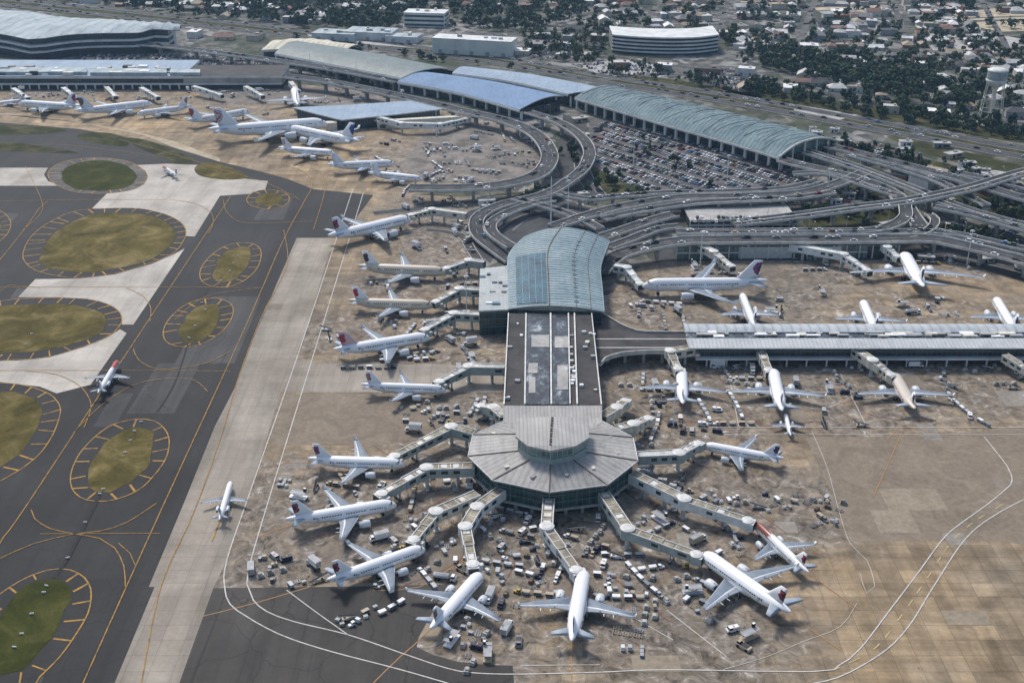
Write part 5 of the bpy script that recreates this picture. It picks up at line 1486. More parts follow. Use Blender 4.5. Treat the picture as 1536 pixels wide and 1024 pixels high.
overpass([(1225,216,8),(1248,221,9),(1331,242,9),(1419,264,9),(1466,278,9),(1540,300,9),(1640,325,9)], 12, "upper elevated road running from the ribbed hall's back corner to the right edge", 24)
overpass([(1441,262,9),(1490,271,9),(1540,283,9),(1640,305,9)], 9, "short elevated ramp at the right edge above the wooded gap", 24)
overpass([(1392,322,9),(1402,330,9),(1398,342,9),(1380,352,9),(1360,356,9)], 6, "pale tight loop ramp inside the road junction", 18, par=CREAM)
overpass([(1385,342,8),(1420,353,8),(1470,366,7),(1540,382,6),(1640,405,6)], 9, "ramp from the junction running just above the frontage deck to the right edge", 24)

overpass([(905,330,6),(960,318,7),(1040,306,8),(1107,302,9),(1190,298,9),(1250,290,9)], 7, "slim ramp running just below the long road beside the crowded car park", 20)
overpass([(1190,262,8),(1240,262,9),(1300,280,9),(1350,296,10)], 7, "slim ramp curling out under the ribbed hall's near corner", 18)
overpass([(1060,352,10),(1200,352,10),(1320,351,10),(1380,349,9),(1440,354,8),(1540,376,7),(1640,398,6)], 8, "slim deck squeezed between the frontage deck and the upper deck", 22)
overpass([(1400,312,9),(1450,322,9),(1540,347,8),(1640,372,8)], 8, "lower parallel ramp dropping from the junction to the right edge", 22)
overpass([(1270,233,8),(1340,252,8),(1400,271,8),(1440,290,7),(1480,310,6)], 7, "slim ramp between the two long elevated roads right of the ribbed hall", 20)
overpass([(838,292,6),(880,300,6),(930,296,7),(1000,291,8),(1100,289,8),(1180,284,8),(1230,272,8)], 7, "slim road skirting the near edge of the crowded car park", 20)
overpass([(770,300,5),(820,312,5),(870,330,5),(900,345,5)], 7, "low ramp crossing behind the barrel roof toward the forecourt", 18)
# ------------------------------------------------------------------ jet bridges
BR_S = plain("bridge_side_green", (.33, .37, .35), .55, var=.22, scale=.35)
BR_C = plain("bridge_side_cream", (.56, .54, .46), .55, var=.25, scale=.35)
BR_W = plain("bridge_side_white", (.62, .65, .64), .5, var=.2, scale=.35)
BR_R = plain("bridge_roof_tan", (.27, .24, .18), .8, var=.55, scale=.3)
BR_RG = plain("bridge_roof_grey", (.42, .43, .41), .7, var=.4, scale=.3)
BR_WIN = plain("bridge_glass", (.03, .045, .05), .2, var=.4)
rb = random.Random(21)

def tunnel(name, parent, off, A, B, w, h, side, roof, win=True, rim=.35):
    A, B = Vector(A), Vector(B); d = B - A; L = d.length; u = d.normalized(); hz = Vector((u.x, u.y, 0)).normalized(); nrm = Vector((-hz.y, hz.x, 0)); up = Vector((0, 0, 1))
    mb = MB()
    def blk(a0, a1, d0, d1, z0, z1, m, top=None):
        vs = []
        for z in (z0, z1):
            for (a, dd) in ((a0, d0), (a1, d0), (a1, d1), (a0, d1)): vs.append(A + u * a + nrm * dd + up * z)
        mb.add(vs, [(0, 3, 2, 1), (0, 1, 5, 4), (1, 2, 6, 5), (2, 3, 7, 6), (3, 0, 4, 7)], m); mb.add(vs[4:], [(0, 1, 2, 3)], m if top is None else top)
    blk(0, L, -w / 2, w / 2, 0, h, 0, 1)
    for s in (-1, 1): blk(0, L, s * (w / 2 - .16) - .16, s * (w / 2 - .16) + .16, h + .005, h + rim, 2)
    k = max(2, int(L / 4.2))
    for i in range(k + 1):
        a = L * i / k
        blk(max(0, a - .13), min(L, a + .13), -w / 2 - .07, w / 2 + .07, -.05, h + .12, 0, 2)
    for i in range(k):       # patched roof panels
        if rb.random() < .55:
            a = L * (i + rb.uniform(.12, .3)) / k; b = L * (i + rb.uniform(.6, .88)) / k
            blk(a, b, -w * .3, w * .3, h + .01, h + rb.uniform(.08, .3), rb.choice([1, 2, 3]))
    o = sub(mb, name, [side, roof, RIDGE, CREAM], parent, off)
    if win:
        for i in range(k):
            if rb.random() < .62:
                a, b = L * (i + .22) / k, L * (i + .78) / k
                for s in (-1, 1):
                    q = MB(); vs = [A + u * x + nrm * (s * (w / 2 + .03)) + up * z for x, z in ((a, h * .42), (b, h * .42), (b, h * .80), (a, h * .80))]
                    q.add(vs, [(0, 1, 2, 3) if s < 0 else (3, 2, 1, 0)]); sub(q, "window", [BR_WIN], o, off)
    return o

def bridge(px, label, side=None, roof=None, z=6.0, w=4.0):
    """px runs from the aircraft end to the building"""
    side = side or BR_S; roof = roof or BR_R
    W_ = [G(x, y, z) for x, y in px]
    n = len(W_)
    root = thing("jet_bridge", label, "jet bridge", (W_[-1].x, W_[-1].y, 0), 0, "jet bridges at the gates"); off = -root.location
    fl = [3.3 + (4.9 - 3.3) * min(1, i / max(1, n - 2)) for i in range(n)]
    Q = [Vector((p.x, p.y, f)) for p, f in zip(W_, fl)]
    for i in range(n - 1, 0, -1):
        a, b = Q[i], Q[i - 1]
        if i - 1 == 0:
            m_ = lerp(a, b, .52); tunnel("tunnel", root, off, a, m_, w, 3.4, side, roof); tunnel("telescopic_tunnel", root, off, lerp(a, b, .49) + Vector((0, 0, .15)), lerp(a, b, .94) + Vector((0, 0, .15)), w - .6, 2.95, side, roof)
        else:
            tunnel("fixed_walkway", root, off, a, b, w + .5, 3.8, side, roof)
    # rotundas at the bends with a pillar
    for i in range(1, n - 1 if n > 2 else 1):
        p = Q[i]; q = MB(); q.tube(p - Vector((0, 0, .1)), p + Vector((0, 0, 4.0)), w * .66, None, 18, 0, True); q.tube(p + Vector((0, 0, 4.0)), p + Vector((0, 0, 4.4)), w * .7, w * .45, 18, 1, True)
        sub(q, "rotunda", [side, RIDGE], root, off)
        q = MB(); q.tube((p.x, p.y, 0), (p.x, p.y, p.z), .85, .75, 12, 0); q.box(p.x, p.y, 0, 2.6, 2.6, .5, .4, 0); sub(q, "pillar", [CONC_L], root, off)
    if n > 2 or True:
        a, b = Q[-1], Q[-2]; L = (a - b).length
        for t in ([.35] if L < 22 else [.25, .65]):
            p = lerp(a, b, t)
            if n > 2: q = MB(); q.box(p.x, p.y, 0, 1.1, 1.3, p.z, .3, 0); sub(q, "pillar", [CONC_L], root, off)
    # cab
    d = (Q[0] - Q[1]).normalized(); rz = math.atan2(d.y, d.x); p = Q[0]
    cb = MB(); cb.tube(p - Vector((0, 0, .25)), p + Vector((0, 0, 3.2)), w * .58, None, 14, 0); cb.box(p.x + d.x * 1.5, p.y + d.y * 1.5, p.z - .25, 2.6, w * 1.02, 3.15, rz, 0, 1); cb.tube(p + Vector((0, 0, 3.2)), p + Vector((0, 0, 3.55)), w * .6, w * .3, 14, 1)
    cab = sub(cb, "cab", [side, RIDGE], root, off)
    q = MB(); q.box(p.x + d.x * 2.85, p.y + d.y * 2.85, p.z + .1, .35, w * .9, 2.7, rz, 0); sub(q, "canopy_bellows", [DARK], cab, off)
    q = MB(); nn = Vector((-d.y, d.x, 0)); c_ = p + nn * (w * .75) - d * .5; q.box(c_.x, c_.y, p.z - .2, 1.7, 1.5, 2.4, rz, 0, 1); sub(q, "service_box", [side, RIDGE], root, off)
    # wheel bogie under the outer tunnel
    m_ = lerp(Q[1], Q[0], .66); q = MB()
    for s in (-1, 1): q.box(m_.x + nn.x * s * 1.3, m_.y + nn.y * s * 1.3, .9, .5, .45, m_.z - .9, rz, 0)
    q.box(m_.x, m_.y, .75, .8, 3.6, .5, rz, 0); lg = sub(q, "drive_column", [STEELG], root, off)
    for s in (-1, 1):
        q = MB(); e = m_ + nn * s * 1.5; q.tube((e.x - nn.x * .3, e.y - nn.y * .3, .62), (e.x + nn.x * .3, e.y + nn.y * .3, .62), .62, None, 12, 0)
        sub(q, "wheel", [RUBBER], lg, off)
    BRS.append([(p.x, p.y) for p in Q])
BRS = []
for px, lb, sd, rf in [
 ([(618,322),(648,319),(700,326)], "cream bridge reaching the topmost left-row jet by the dark elevated road", BR_C, BR_C),
 ([(671,402),(703,396),(727,399)], "green-grey bridge at the hall's upper left corner, to the upper beige jet", None, BR_RG),
 ([(655,452),(689,439),(721,441)], "green-grey bridge from the middle of the hall's lean-to to the lower beige jet", None, BR_RG),
 ([(638,494),(681,476),(722,478)], "green-grey bridge from the hall's dark glass corner to the red-finned jet", None, BR_RG),
 ([(660,572),(703,556),(757,557)], "green-grey bridge from the dark roofed concourse to the scribble-finned jet", None, BR_RG),
 ([(722,609),(740,618),(757,633)], "short stub bridge where the concourse meets the octagonal head house", None, BR_RG),
 ([(592,684),(677,647),(712,657)], "long straight pale bridge to the navy-and-red-finned jet", None, BR_R),
 ([(573,740),(640,709),(712,707)], "long bridge to the round-emblem jet from the head house's left corner", None, BR_R),
 ([(621,809),(654,775),(716,748)], "tan roofed bridge bending down to the jet at the dark tarmac edge", BR_C, BR_R),
 ([(709,846),(698,795),(716,768),(752,742)], "narrow white sided bridge with two bends, nose of the grey-finned jet at its tip", BR_W, BR_R),
 ([(864,855),(820,798),(823,757)], "bridge dropping straight from the head house front to the foremost middle jet", BR_W, BR_R),
 ([(1044,832),(941,801),(905,747)], "broad bridge bending right from the head house to the crimson-finned jet", None, BR_R),
 ([(1121,781),(1026,756),(948,718)], "long bridge with windowed white end section to the rust-nosed jet", BR_W, BR_R),
 ([(1047,666),(1018,687),(956,690)], "elbow shaped bridge to the maroon-finned jet", None, BR_RG),
 ([(972,628),(950,643),(925,650)], "stubby bridge at the head house's upper right facets", BR_C, BR_R),
 ([(938,602),(925,618),(903,632)], "short curved bridge in the corner of concourse and head house", BR_C, BR_R),
 ([(1017,553),(1005,533),(1040,528)], "bridge hooked round the pier's near corner to the black-finned jet", BR_C, BR_R),
 ([(1153,555),(1140,530)], "short bridge straight off the pier to the purple-finned jet", BR_C, BR_R),
 ([(1336,562),(1308,547),(1282,530)], "slanting tan roofed bridge off the pier to the tan-backed jet", BR_C, BR_R),
 ([(1550,560),(1506,538)], "bridge off the pier cut by the right frame edge", BR_C, BR_R),
 ([(959,425),(940,407),(921,404)], "pale bridge to the nose of the long sideways jet", BR_W, BR_W),
 ([(1095,398),(1070,383),(1042,369)], "yellowed bridge slanting from the frontage building, left of the wall panels", BR_C, BR_C),
 ([(1300,405),(1265,387),(1185,372)], "long white bridge with dark holes curving off the frontage building", BR_W, BR_W),
 ([(1345,384),(1330,376),(1315,366)], "short white bridge to the nose of the wide-winged jet", BR_W, BR_W),
 ([(700,178),(660,189),(603,189),(563,179)], "curved pale bridge beside the low blue wing building", BR_W, BR_W),
 ([(40,146),(20,136)], "far pale bridge at the left end of the band terminal", BR_W, BR_W), ([(112,145),(95,135)], "far pale bridge at the second bay of the band terminal", BR_W, BR_W), ([(172,144),(160,134)], "far pale bridge in the middle of the band terminal", BR_C, BR_W),
 ([(235,145),(212,135)], "far pale bridge left of the brown walled section", BR_W, BR_W), ([(330,142),(290,133)], "long far bridge in front of the brown wall", BR_W, BR_W), ([(392,143),(368,133)], "far bridge at the right end of the brown wall", BR_W, BR_C), ([(445,135),(436,126)], "far bridge to the small nosed-in jet", BR_W, BR_C)]:
    bridge(px, lb, sd, rf)
# ------------------------------------------------------------------ ramp vehicles (masters, metres, +X forward)
VM = {c: plain("vehicle_" + c, v, .4, var=.1, scale=.8) for c, v in dict(white=(.74,.75,.76), silver=(.42,.44,.46), grey=(.20,.21,.22), black=(.025,.026,.03), navy=(.025,.035,.075), red=(.23,.03,.027), tan=(.40,.34,.25), yellow=(.42,.30,.07), blue=(.09,.20,.38), green=(.07,.14,.09), brown=(.15,.10,.07), orange=(.50,.20,.04)).items()}
PAINT = plain("vehicle_paint", (.7, .7, .7), .4, var=.1, scale=.8)
TARP = plain("load_tarp", (.34, .33, .31), .8, var=.75, scale=.25, obj=False)
LUG = plain("luggage_mix", (.10, .085, .08), .8, var=.9, scale=1.6)

def wheels(mb, xs, w, r, m):
    for x in xs:
        for s in (-1, 1): mb.tube((x, s * w - .14, r), (x, s * w + .14, r), r, None, 10, m)

def master(name, cat):
    return thing(name, name, cat, col=HIDDEN)

def part(root, mb, name, mats): return mb.build(name, mats, parent=root, col=HIDDEN)

def v_cart(loaded):
    r = master("baggage_cart", "baggage cart")
    q = MB(); q.box(0, 0, .45, 3.3, 1.7, .22, 0, 0); q.box(2.0, 0, .45, .9, .12, .1, 0, 1); wheels(q, (-1.1, 1.1), .72, .28, 1)
    if loaded: q.box(0, 0, .67, 2.8, 1.4, .85, 0, 2)
    part(r, q, "bed", [STEELG, RUBBER, LUG])
    q = MB(); q.box(0, 0, 1.85, 3.5, 1.9, .14, 0, 0)
    for x in (-1.6, 1.6):
        for y in (-.8, .8): q.box(x, y, .67, .08, .08, 1.18, 0, 1)
    q.box(-1.62, 0, .67, .06, 1.6, 1.15, 0, 0); q.box(1.62, 0, .67, .06, 1.6, 1.15, 0, 0)
    part(r, q, "canopy", [PAINT, STEELG]); return r

def v_tractor():
    r = master("baggage_tractor", "tractor")
    q = MB(); q.box(.2, 0, .4, 2.9, 1.5, .75, 0, 0, None, .94); q.box(-1.0, 0, .9, .8, 1.35, .4, 0, 1); q.tube((-.35, .3, 1.1), (-.1, .3, 1.45), .05, None, 6, 1); wheels(q, (-.8, 1.1), .68, .36, 1)
    part(r, q, "body", [PAINT, RUBBER])
    q = MB(); q.box(-.55, 0, 2.0, 1.5, 1.4, .1, 0, 0)
    for x in (-1.2, .1):
        for y in (-.62, .62): q.box(x, y, 1.1, .07, .07, .9, 0, 1)
    q.box(.12, 0, 1.15, .05, 1.25, .8, 0, 2)
    part(r, q, "cab_roof", [PAINT, DARK, GLASSD]); return r

def v_container():
    r = master("luggage_container", "container")
    q = MB(); v = [(-1, -.8, .5), (1, -.8, .5), (1, .8, .5), (-1, .8, .5)]
    prof = [(-.78, .52), (.78, .52), (1.22, 1.0), (1.22, 2.12), (-.78, 2.12)]
    q.loft([[(x, y, z) for y, z in prof] for x in (-.75, .75)], 0, False)
    for y in (-.5, .1, .7): q.box(0, y, 2.12, 1.5, .06, .03, 0, 1)
    part(r, q, "shell", [PAINT, STEELG])
    q = MB(); q.box(0, .2, .28, 1.75, 2.2, .22, 0, 0); wheels(q, (-.6, .6), .8, .2, 1); part(r, q, "dolly", [STEELG, RUBBER]); return r

def v_pallet():
    r = master("cargo_pallet", "cargo pallet")
    q = MB(); q.box(0, 0, .5, 3.0, 2.3, .1, 0, 1); q.box(0, 0, .6, 2.8, 2.1, 1.0, 0, 0, None, .96); q.box(-.3, .2, 1.6, 1.9, 1.6, .55, .1, 0, None, .9)
    part(r, q, "wrapped_load", [TARP, STEELG])
    q = MB(); q.box(0, 0, .25, 3.3, 2.4, .25, 0, 0); wheels(q, (-1.1, 1.1), .9, .2, 1); part(r, q, "dolly", [STEELG, RUBBER]); return r

def v_truck(hi):
    r = master("catering_truck" if hi else "box_truck", "truck"); z = 2.4 if hi else 1.0
    q = MB(); q.box(0, 0, .55, 7.6, 1.1, .35, 0, 0); wheels(q, (-2.4, 2.7), 1.05, .5, 1)
    if hi:
        for s in (-1, 1):
            q.tube((-2.6, s * .7, .9), (1.6, s * .7, 2.4), .09, None, 5, 0); q.tube((1.6, s * .7, .9), (-2.6, s * .7, 2.4), .09, None, 5, 0)
    part(r, q, "chassis", [DARK, RUBBER])
    q = MB(); q.box(-.9, 0, z, 5.6, 2.4, 2.4, 0, 0); q.box(-.9, 0, z + 2.4, 5.3, 2.1, .07, 0, 1); q.box(-3.73, 0, z + .1, .06, 2.1, 2.1, 0, 1)
    if hi: q.box(2.5, 0, z, 1.3, 2.2, .12, 0, 1)
    part(r, q, "cargo_box", [PAINT, STEELG])
    q = MB(); q.box(3.0, 0, .6, 1.7, 2.2, 1.0, 0, 0); q.box(2.85, 0, 1.6, 1.35, 2.1, .8, 0, 1, 0, .86); part(r, q, "cab", [VM["white"], GLASSD]); return r

def v_fuel():
    r = master("fuel_truck", "tank truck")
    q = MB(); q.box(0, 0, .6, 8.6, 1.1, .4, 0, 0); wheels(q, (-3, -1.8, 3.2), 1.05, .5, 1); part(r, q, "chassis", [DARK, RUBBER])
    q = MB(); n = 16; ring = lambda x, k: [(x, math.sin(2 * PI * i / n) * 1.2 * k, 1.95 + math.cos(2 * PI * i / n) * .95 * k) for i in range(n)]
    q.loft([ring(-4, .8), ring(-3.8, 1), ring(1.7, 1), ring(1.9, .8)], 0); q.box(-1, 0, 2.88, 4.6, .7, .12, 0, 1); part(r, q, "tank", [PAINT, STEELG])
    q = MB(); q.box(3.5, 0, .6, 1.8, 2.3, 1.2, 0, 0); q.box(3.35, 0, 1.8, 1.4, 2.2, .8, 0, 1, 0, .86); part(r, q, "cab", [VM["white"], GLASSD]); return r

def v_van():
    r = master("service_van", "van")
    q = MB(); q.box(-.2, 0, .4, 4.6, 1.9, .8, 0, 0); q.box(-.5, 0, 1.2, 4.0, 1.85, .85, 0, 1, 0, .92); q.box(-1.2, 0, 1.35, 2.2, 1.9, .6, 0, 0); wheels(q, (-1.5, 1.3), .88, .36, 2)
    part(r, q, "body", [PAINT, GLASSD, RUBBER])
    q = MB(); q.box(-.6, 0, 2.06, .4, 1.0, .12, 0, 0); part(r, q, "beacon", [VM["orange"]]); return r

def v_belt():
    r = master("belt_loader", "belt loader")
    q = MB(); q.box(0, 0, .4, 4.6, 1.7, .55, 0, 0); q.box(1.3, -.5, .95, .8, .6, .6, 0, 1); wheels(q, (-1.5, 1.5), .8, .36, 1); part(r, q, "chassis", [PAINT, RUBBER])
    q = MB(); a, b = Vector((-3.4, .2, .9)), Vector((3.8, .2, 2.7)); d = (b - a).normalized(); n_ = Vector((0, .45, 0)); u = Vector((-d.z, 0, d.x)) * .16
    vs = [a - n_ - u, b - n_ - u, b + n_ - u, a + n_ - u, a - n_ + u, b - n_ + u, b + n_ + u, a + n_ + u]
    q.add(vs, [(0, 3, 2, 1), (0, 1, 5, 4), (1, 2, 6, 5), (2, 3, 7, 6), (3, 0, 4, 7)], 0); q.add(vs[4:], [(0, 1, 2, 3)], 1); part(r, q, "conveyor", [STEELW, RUBBER]); return r

def v_loader():
    r = master("container_loader", "loader")
    q = MB(); q.box(0, 0, .35, 7.4, 3.0, .5, 0, 0); wheels(q, (-2.6, 0, 2.6), 1.2, .34, 1)
    for s in (-1, 1): q.tube((-2.4, s, .85), (1.4, s, 2.6), .12, None, 5, 0); q.tube((1.4, s, .85), (-2.4, s, 2.6), .12, None, 5, 0)
    part(r, q, "chassis", [PAINT, RUBBER])
    q = MB(); q.box(-.6, 0, 2.6, 5.4, 2.9, .25, 0, 0, 1); q.box(3.0, 0, 2.9, 1.6, 3.0, .22, 0, 0, 1)
    for s in (-1.4, 1.4): q.box(-.6, s, 3.2, 5.4, .06, .06, 0, 0)
    part(r, q, "platform", [PAINT, STEELG])
    q = MB(); q.box(2.6, 1.1, 3.1, 1.1, .9, 1.5, 0, 0, 1); part(r, q, "cabin", [GLASSD, STEELW]); return r

def v_stairs():
    r = master("stair_truck", "stair truck")
    q = MB(); q.box(0, 0, .4, 6.2, 2.0, .6, 0, 0); q.box(2.6, 0, 1.0, 1.2, 1.9, .9, 0, 1, 0); wheels(q, (-2, 2), .9, .4, 2); part(r, q, "chassis", [PAINT, GLASSD, RUBBER])
    q = MB()
    for k in range(11): q.box(-2.8 + k * .42, 0, 1.0 + k * .22, .44, 1.5, .16, 0, 0)
    q.box(2.3, 0, 3.35, 1.5, 1.6, .14, 0, 0)
    for s in (-.8, .8): q.tube((-3, s, 2.0), (1.7, s, 4.3), .05, None, 5, 1); q.tube((1.7, s, 4.3), (3.0, s, 4.3), .05, None, 5, 1)
    part(r, q, "stairway", [STEELW, STEELG]); return r

def v_push():
    r = master("pushback_tractor", "tractor")
    q = MB(); q.box(0, 0, .35, 5.6, 2.4, .95, 0, 0, None, .95); q.box(0, 0, 1.3, 3.6, 1.9, .12, 0, 2); wheels(q, (-1.7, 1.7), 1.15, .55, 1); part(r, q, "body", [PAINT, RUBBER, DARK])
    q = MB(); q.box(1.9, 0, 1.3, 1.3, 1.7, .85, 0, 0, 1, .88); part(r, q, "cab", [GLASSD, PAINT]); return r

def v_gpu():
    r = master("ground_power_unit", "power unit")
    q = MB(); q.box(0, 0, .4, 3.0, 1.6, 1.3, 0, 0, None, .93); q.box(-.4, 0, 1.7, .9, .9, .1, 0, 1); wheels(q, (-.9, .9), .75, .3, 2); q.box(1.9, 0, .45, 1.0, .1, .1, 0, 1)
    part(r, q, "housing", [PAINT, DARK, RUBBER]); return r

def v_dolly():
    r = master("empty_dolly", "dolly")
    q = MB()
    for y in (-.8, 0, .8): q.box(0, y, .42, 2.9, .14, .14, 0, 0)
    for x in (-1.4, -.5, .5, 1.4): q.box(x, 0, .44, .14, 1.7, .15, 0, 0)
    wheels(q, (-1, 1), .7, .22, 1); part(r, q, "frame", [PAINT, RUBBER]); q = MB(); q.box(1.95, 0, .4, 1.0, .1, .1, 0, 0); part(r, q, "tow_bar", [DARK]); return r

def v_bin():
    r = master("equipment_bin", "bin")
    q = MB(); q.box(0, 0, .1, 1.5, 1.1, .95, 0, 0, None, 1.08); part(r, q, "tub", [PAINT]); q = MB(); q.box(0, 0, 1.05, 1.7, 1.3, .1, .05, 0); part(r, q, "lid", [STEELG]); return r

def v_car(k):
    r = master("parked_car", "car")
    L = (4.3, 4.7, 5.1)[k]; h = (.62, .62, .85)[k]
    q = MB()
    q.box(0, 0, .3, L, 1.8, .62, 0, 0, None, .97)
    q.box(-.25 if k < 2 else -.5, 0, .92, L * (.56, .54, .62)[k], 1.66, h, 0, 1, 0, .80)
    wheels(q, (-L * .31, L * .31), .82, .33, 2)
    return part(r, q, "body", [PAINT, GLASSD, RUBBER]), r

VK = dict(cart=[v_cart(0), v_cart(1)], tractor=[v_tractor()], container=[v_container()], pallet=[v_pallet()], catering=[v_truck(1)], box=[v_truck(0)], fuel=[v_fuel()], van=[v_van()], belt=[v_belt()], loader=[v_loader()], stairs=[v_stairs()], push=[v_push()], gpu=[v_gpu()], dolly=[v_dolly()], bin=[v_bin()])
NAMES = dict(cart="baggage cart", tractor="baggage tractor", container="luggage container", pallet="wrapped cargo pallet", catering="high lift catering truck", box="box truck", fuel="fuel truck", van="service van", belt="belt loader", loader="container loader", stairs="stair truck", push="pushback tractor", gpu="ground power unit", dolly="empty dolly", bin="equipment bin")
RADII = dict(cart=2.0, tractor=1.7, container=1.4, pallet=1.9, catering=4.2, box=4.2, fuel=4.6, van=2.6, belt=3.2, loader=3.9, stairs=3.4, push=3.0, gpu=1.9, dolly=1.6, bin=.9)
COLS = dict(cart=["white","white","silver","silver","tan","grey"], tractor=["white","white","tan","navy","grey","silver","yellow"], container=["silver","silver","white","white","tan","grey"], pallet=["white"], catering=["white"], box=["white","white","silver","tan"], fuel=["white","silver","tan"], van=["white","white","silver","navy"], belt=["white","tan","navy","grey"], loader=["white","silver","tan"], stairs=["white","silver"], push=["white","tan","grey","grey"], gpu=["white","tan","grey","brown"], dolly=["silver","grey","tan"], bin=["white","white","tan","blue","silver"])

USED = []           # (x, y, r)
BLOCK = [[(p.x, p.y) for p in lst] for lst in (
    GP([(755,660),(702,684+30),(739,760),(824,781),(911,768),(957,726),(950,690),(903,650)]), GP([(750,650),(910,650),(895,470),(755,470)]), GP([(714,506),(764,506),(768,405),(716,440)]), GP([(1022,545),(1720,545),(1720,515),(1022,515)]))]
def free(x, y, r, wing=True):
    for b in BLOCK:
        if inside(x, y, b): return False
    for (a, b, fr_, sh, L) in FUS:
        if segdist((x, y), a, b) < fr_ + r * .8: return False
        # stay clear of the engines: two blobs beside the fuselage just ahead of the middle
        ux, uy = (a[0] - b[0]) / L, (a[1] - b[1]) / L; mx, my = (a[0] + b[0]) / 2 + ux * .1 * L, (a[1] + b[1]) / 2 + uy * .1 * L
        for s in (-1, 1):
            if math.hypot(x - mx + uy * s * .15 * L, y - my - ux * s * .15 * L) < .07 * L + r: return False
    for pth in BRS:
        for i in range(1, len(pth) - 1):
            if math.hypot(x - pth[i][0], y - pth[i][1]) < r + 2.2: return False
    for (a, b, c) in USED:
        if abs(x - a) < r + c and math.hypot(x - a, y - b) < (r + c) * .74: return False
    return True
COUNT = {}
def put(kind, x, y, rz, what, near, color=None, force=False, z=.06):
    if COUNT.get(kind, 0) >= 285: return False
    r = RADII[kind]
    if not force and not free(x, y, r): return False
    c = color or RV.choice(COLS[kind])
    sc_ = .8 if kind in ('cart', 'container', 'pallet', 'tractor', 'gpu') else .95
    m_ = RV.choice(VK[kind]); COUNT[kind] = COUNT.get(kind, 0) + 1
    nm = NAMES[kind]
    dup(m_, (x, y, z), rz, sc_, "%s %s %s %s" % (c, nm, what, near), None, nm + "s " + near, {"vehicle_paint": VM[c]})
    USED.append((x, y, r)); return True

RV = random.Random(77)
def nearest(x, y):
    best, bd = None, 1e9
    for (a, b, fr_, sh, L) in FUS:
        d = segdist((x, y), a, b)
        if d < bd: best, bd = sh, d
    return ("beside " if bd < 26 else "out from ") + best

MIX = dict(a=["train","train","heap","pair","single","truck","gpu","train","pallets","heap","single"], b=["block","heap","train","pallets","pair","single","truck","heap","train"], c=["block"], d=["train","single","gpu","pair"])
for (x0, y0, x1, y1, n, k) in ZONES:
    r0 = RV
    far = y0 < 300
    tries = 0; made = 0
    while made < n * (.72 if not far else 1.2) and tries < n * 9:
        tries += 1
        p = G(r0.uniform(x0, x1), r0.uniform(y0, y1)); x, y = p.x, p.y
        kind = r0.choice(MIX[k]); near = nearest(x, y)
        # vehicles line up with the nearest stand or square across it
        bd, ang = 1e9, 0
        for (a, b, fr_, sh, L) in FUS:
            d = segdist((x, y), a, b)
            if d < bd: bd = d; ang = math.atan2(a[1] - b[1], a[0] - b[0])
        ang += r0.choice([0, PI / 2, PI, -PI / 2]) + r0.gauss(0, .16)
        ux, uy = math.cos(ang), math.sin(ang)
        ok = False
        if kind == "train":
            m_ = r0.randint(3, 6); col_ = r0.choice(COLS["cart"])
            ok = put("tractor", x, y, ang, "towing carts", near)
            if ok:
                cur = ang; px_, py_ = x, y
                for i in range(m_):
                    cur += r0.gauss(0, .06); dd = 3.1 if i == 0 else 4.1
                    px_ -= math.cos(cur) * dd; py_ -= math.sin(cur) * dd
                    put("cart", px_, py_, cur, "in a hooked train", near, col_ if r0.random() < .75 else None)
        elif kind == "block":
            w_, h_ = r0.randint(2, 4), r0.randint(1, 3); kk = r0.choice(["container", "dolly", "bin", "pallet", "cart"]); sx, sy = {"dolly": (3.4, 2.4), "bin": (1.9, 1.7), "container": (2.3, 3.1), "pallet": (3.9, 3.2), "cart": (4.2, 2.6)}[kk]
            for i in range(w_):
                for j in range(h_):
                    if r0.random() < .88:
                        a, b = (i - w_ / 2) * sx + r0.gauss(0, .15), (j - h_ / 2) * sy + r0.gauss(0, .15)
                        ok = put(kk, x + ux * a - uy * b, y + uy * a + ux * b, ang + r0.gauss(0, .05), "in a parked block", near) or ok
        elif kind == "heap":
            for i in range(r0.randint(9, 16)):
                a, b = r0.gauss(0, 4.2), r0.gauss(0, 2.0); a, b = ux * a - uy * b, uy * a + ux * b; kk = r0.choice(["cart", "container", "pallet", "gpu", "tractor", "dolly", "dolly", "dolly", "bin", "bin", "van", "belt", "cart"])
                ok = put(kk, x + a, y + b, ang + r0.choice((0, 0, PI / 2)) + r0.gauss(0, .3), "clustered", near) or ok
        elif kind == "pallets":
            for i in range(r0.randint(2, 5)): ok = put("pallet", x + ux * i * 4.0 + r0.gauss(0, .3), y + uy * i * 4.0 + r0.gauss(0, .3), ang + r0.gauss(0, .1), "in a row", near) or ok
        elif kind == "pair":
            kk = r0.choice(["van", "belt", "push", "box"])
            for i in range(2): ok = put(kk, x - uy * i * 3.6, y + ux * i * 3.6, ang + r0.gauss(0, .06), "parked side by side", near) or ok
        elif kind == "truck":
            ok = put(r0.choice(["catering", "box", "fuel", "loader", "catering"]), x, y, ang, "standing", near)
        elif kind == "gpu":
            ok = put("gpu", x, y, ang, "standing", near); put("van", x + ux * 6, y + uy * 6, ang, "parked behind a power unit", near)
        else:
            ok = put(r0.choice(["belt", "stairs", "push", "loader", "van", "box"]), x, y, ang, "standing alone", near)
        made += 1 if ok else 0

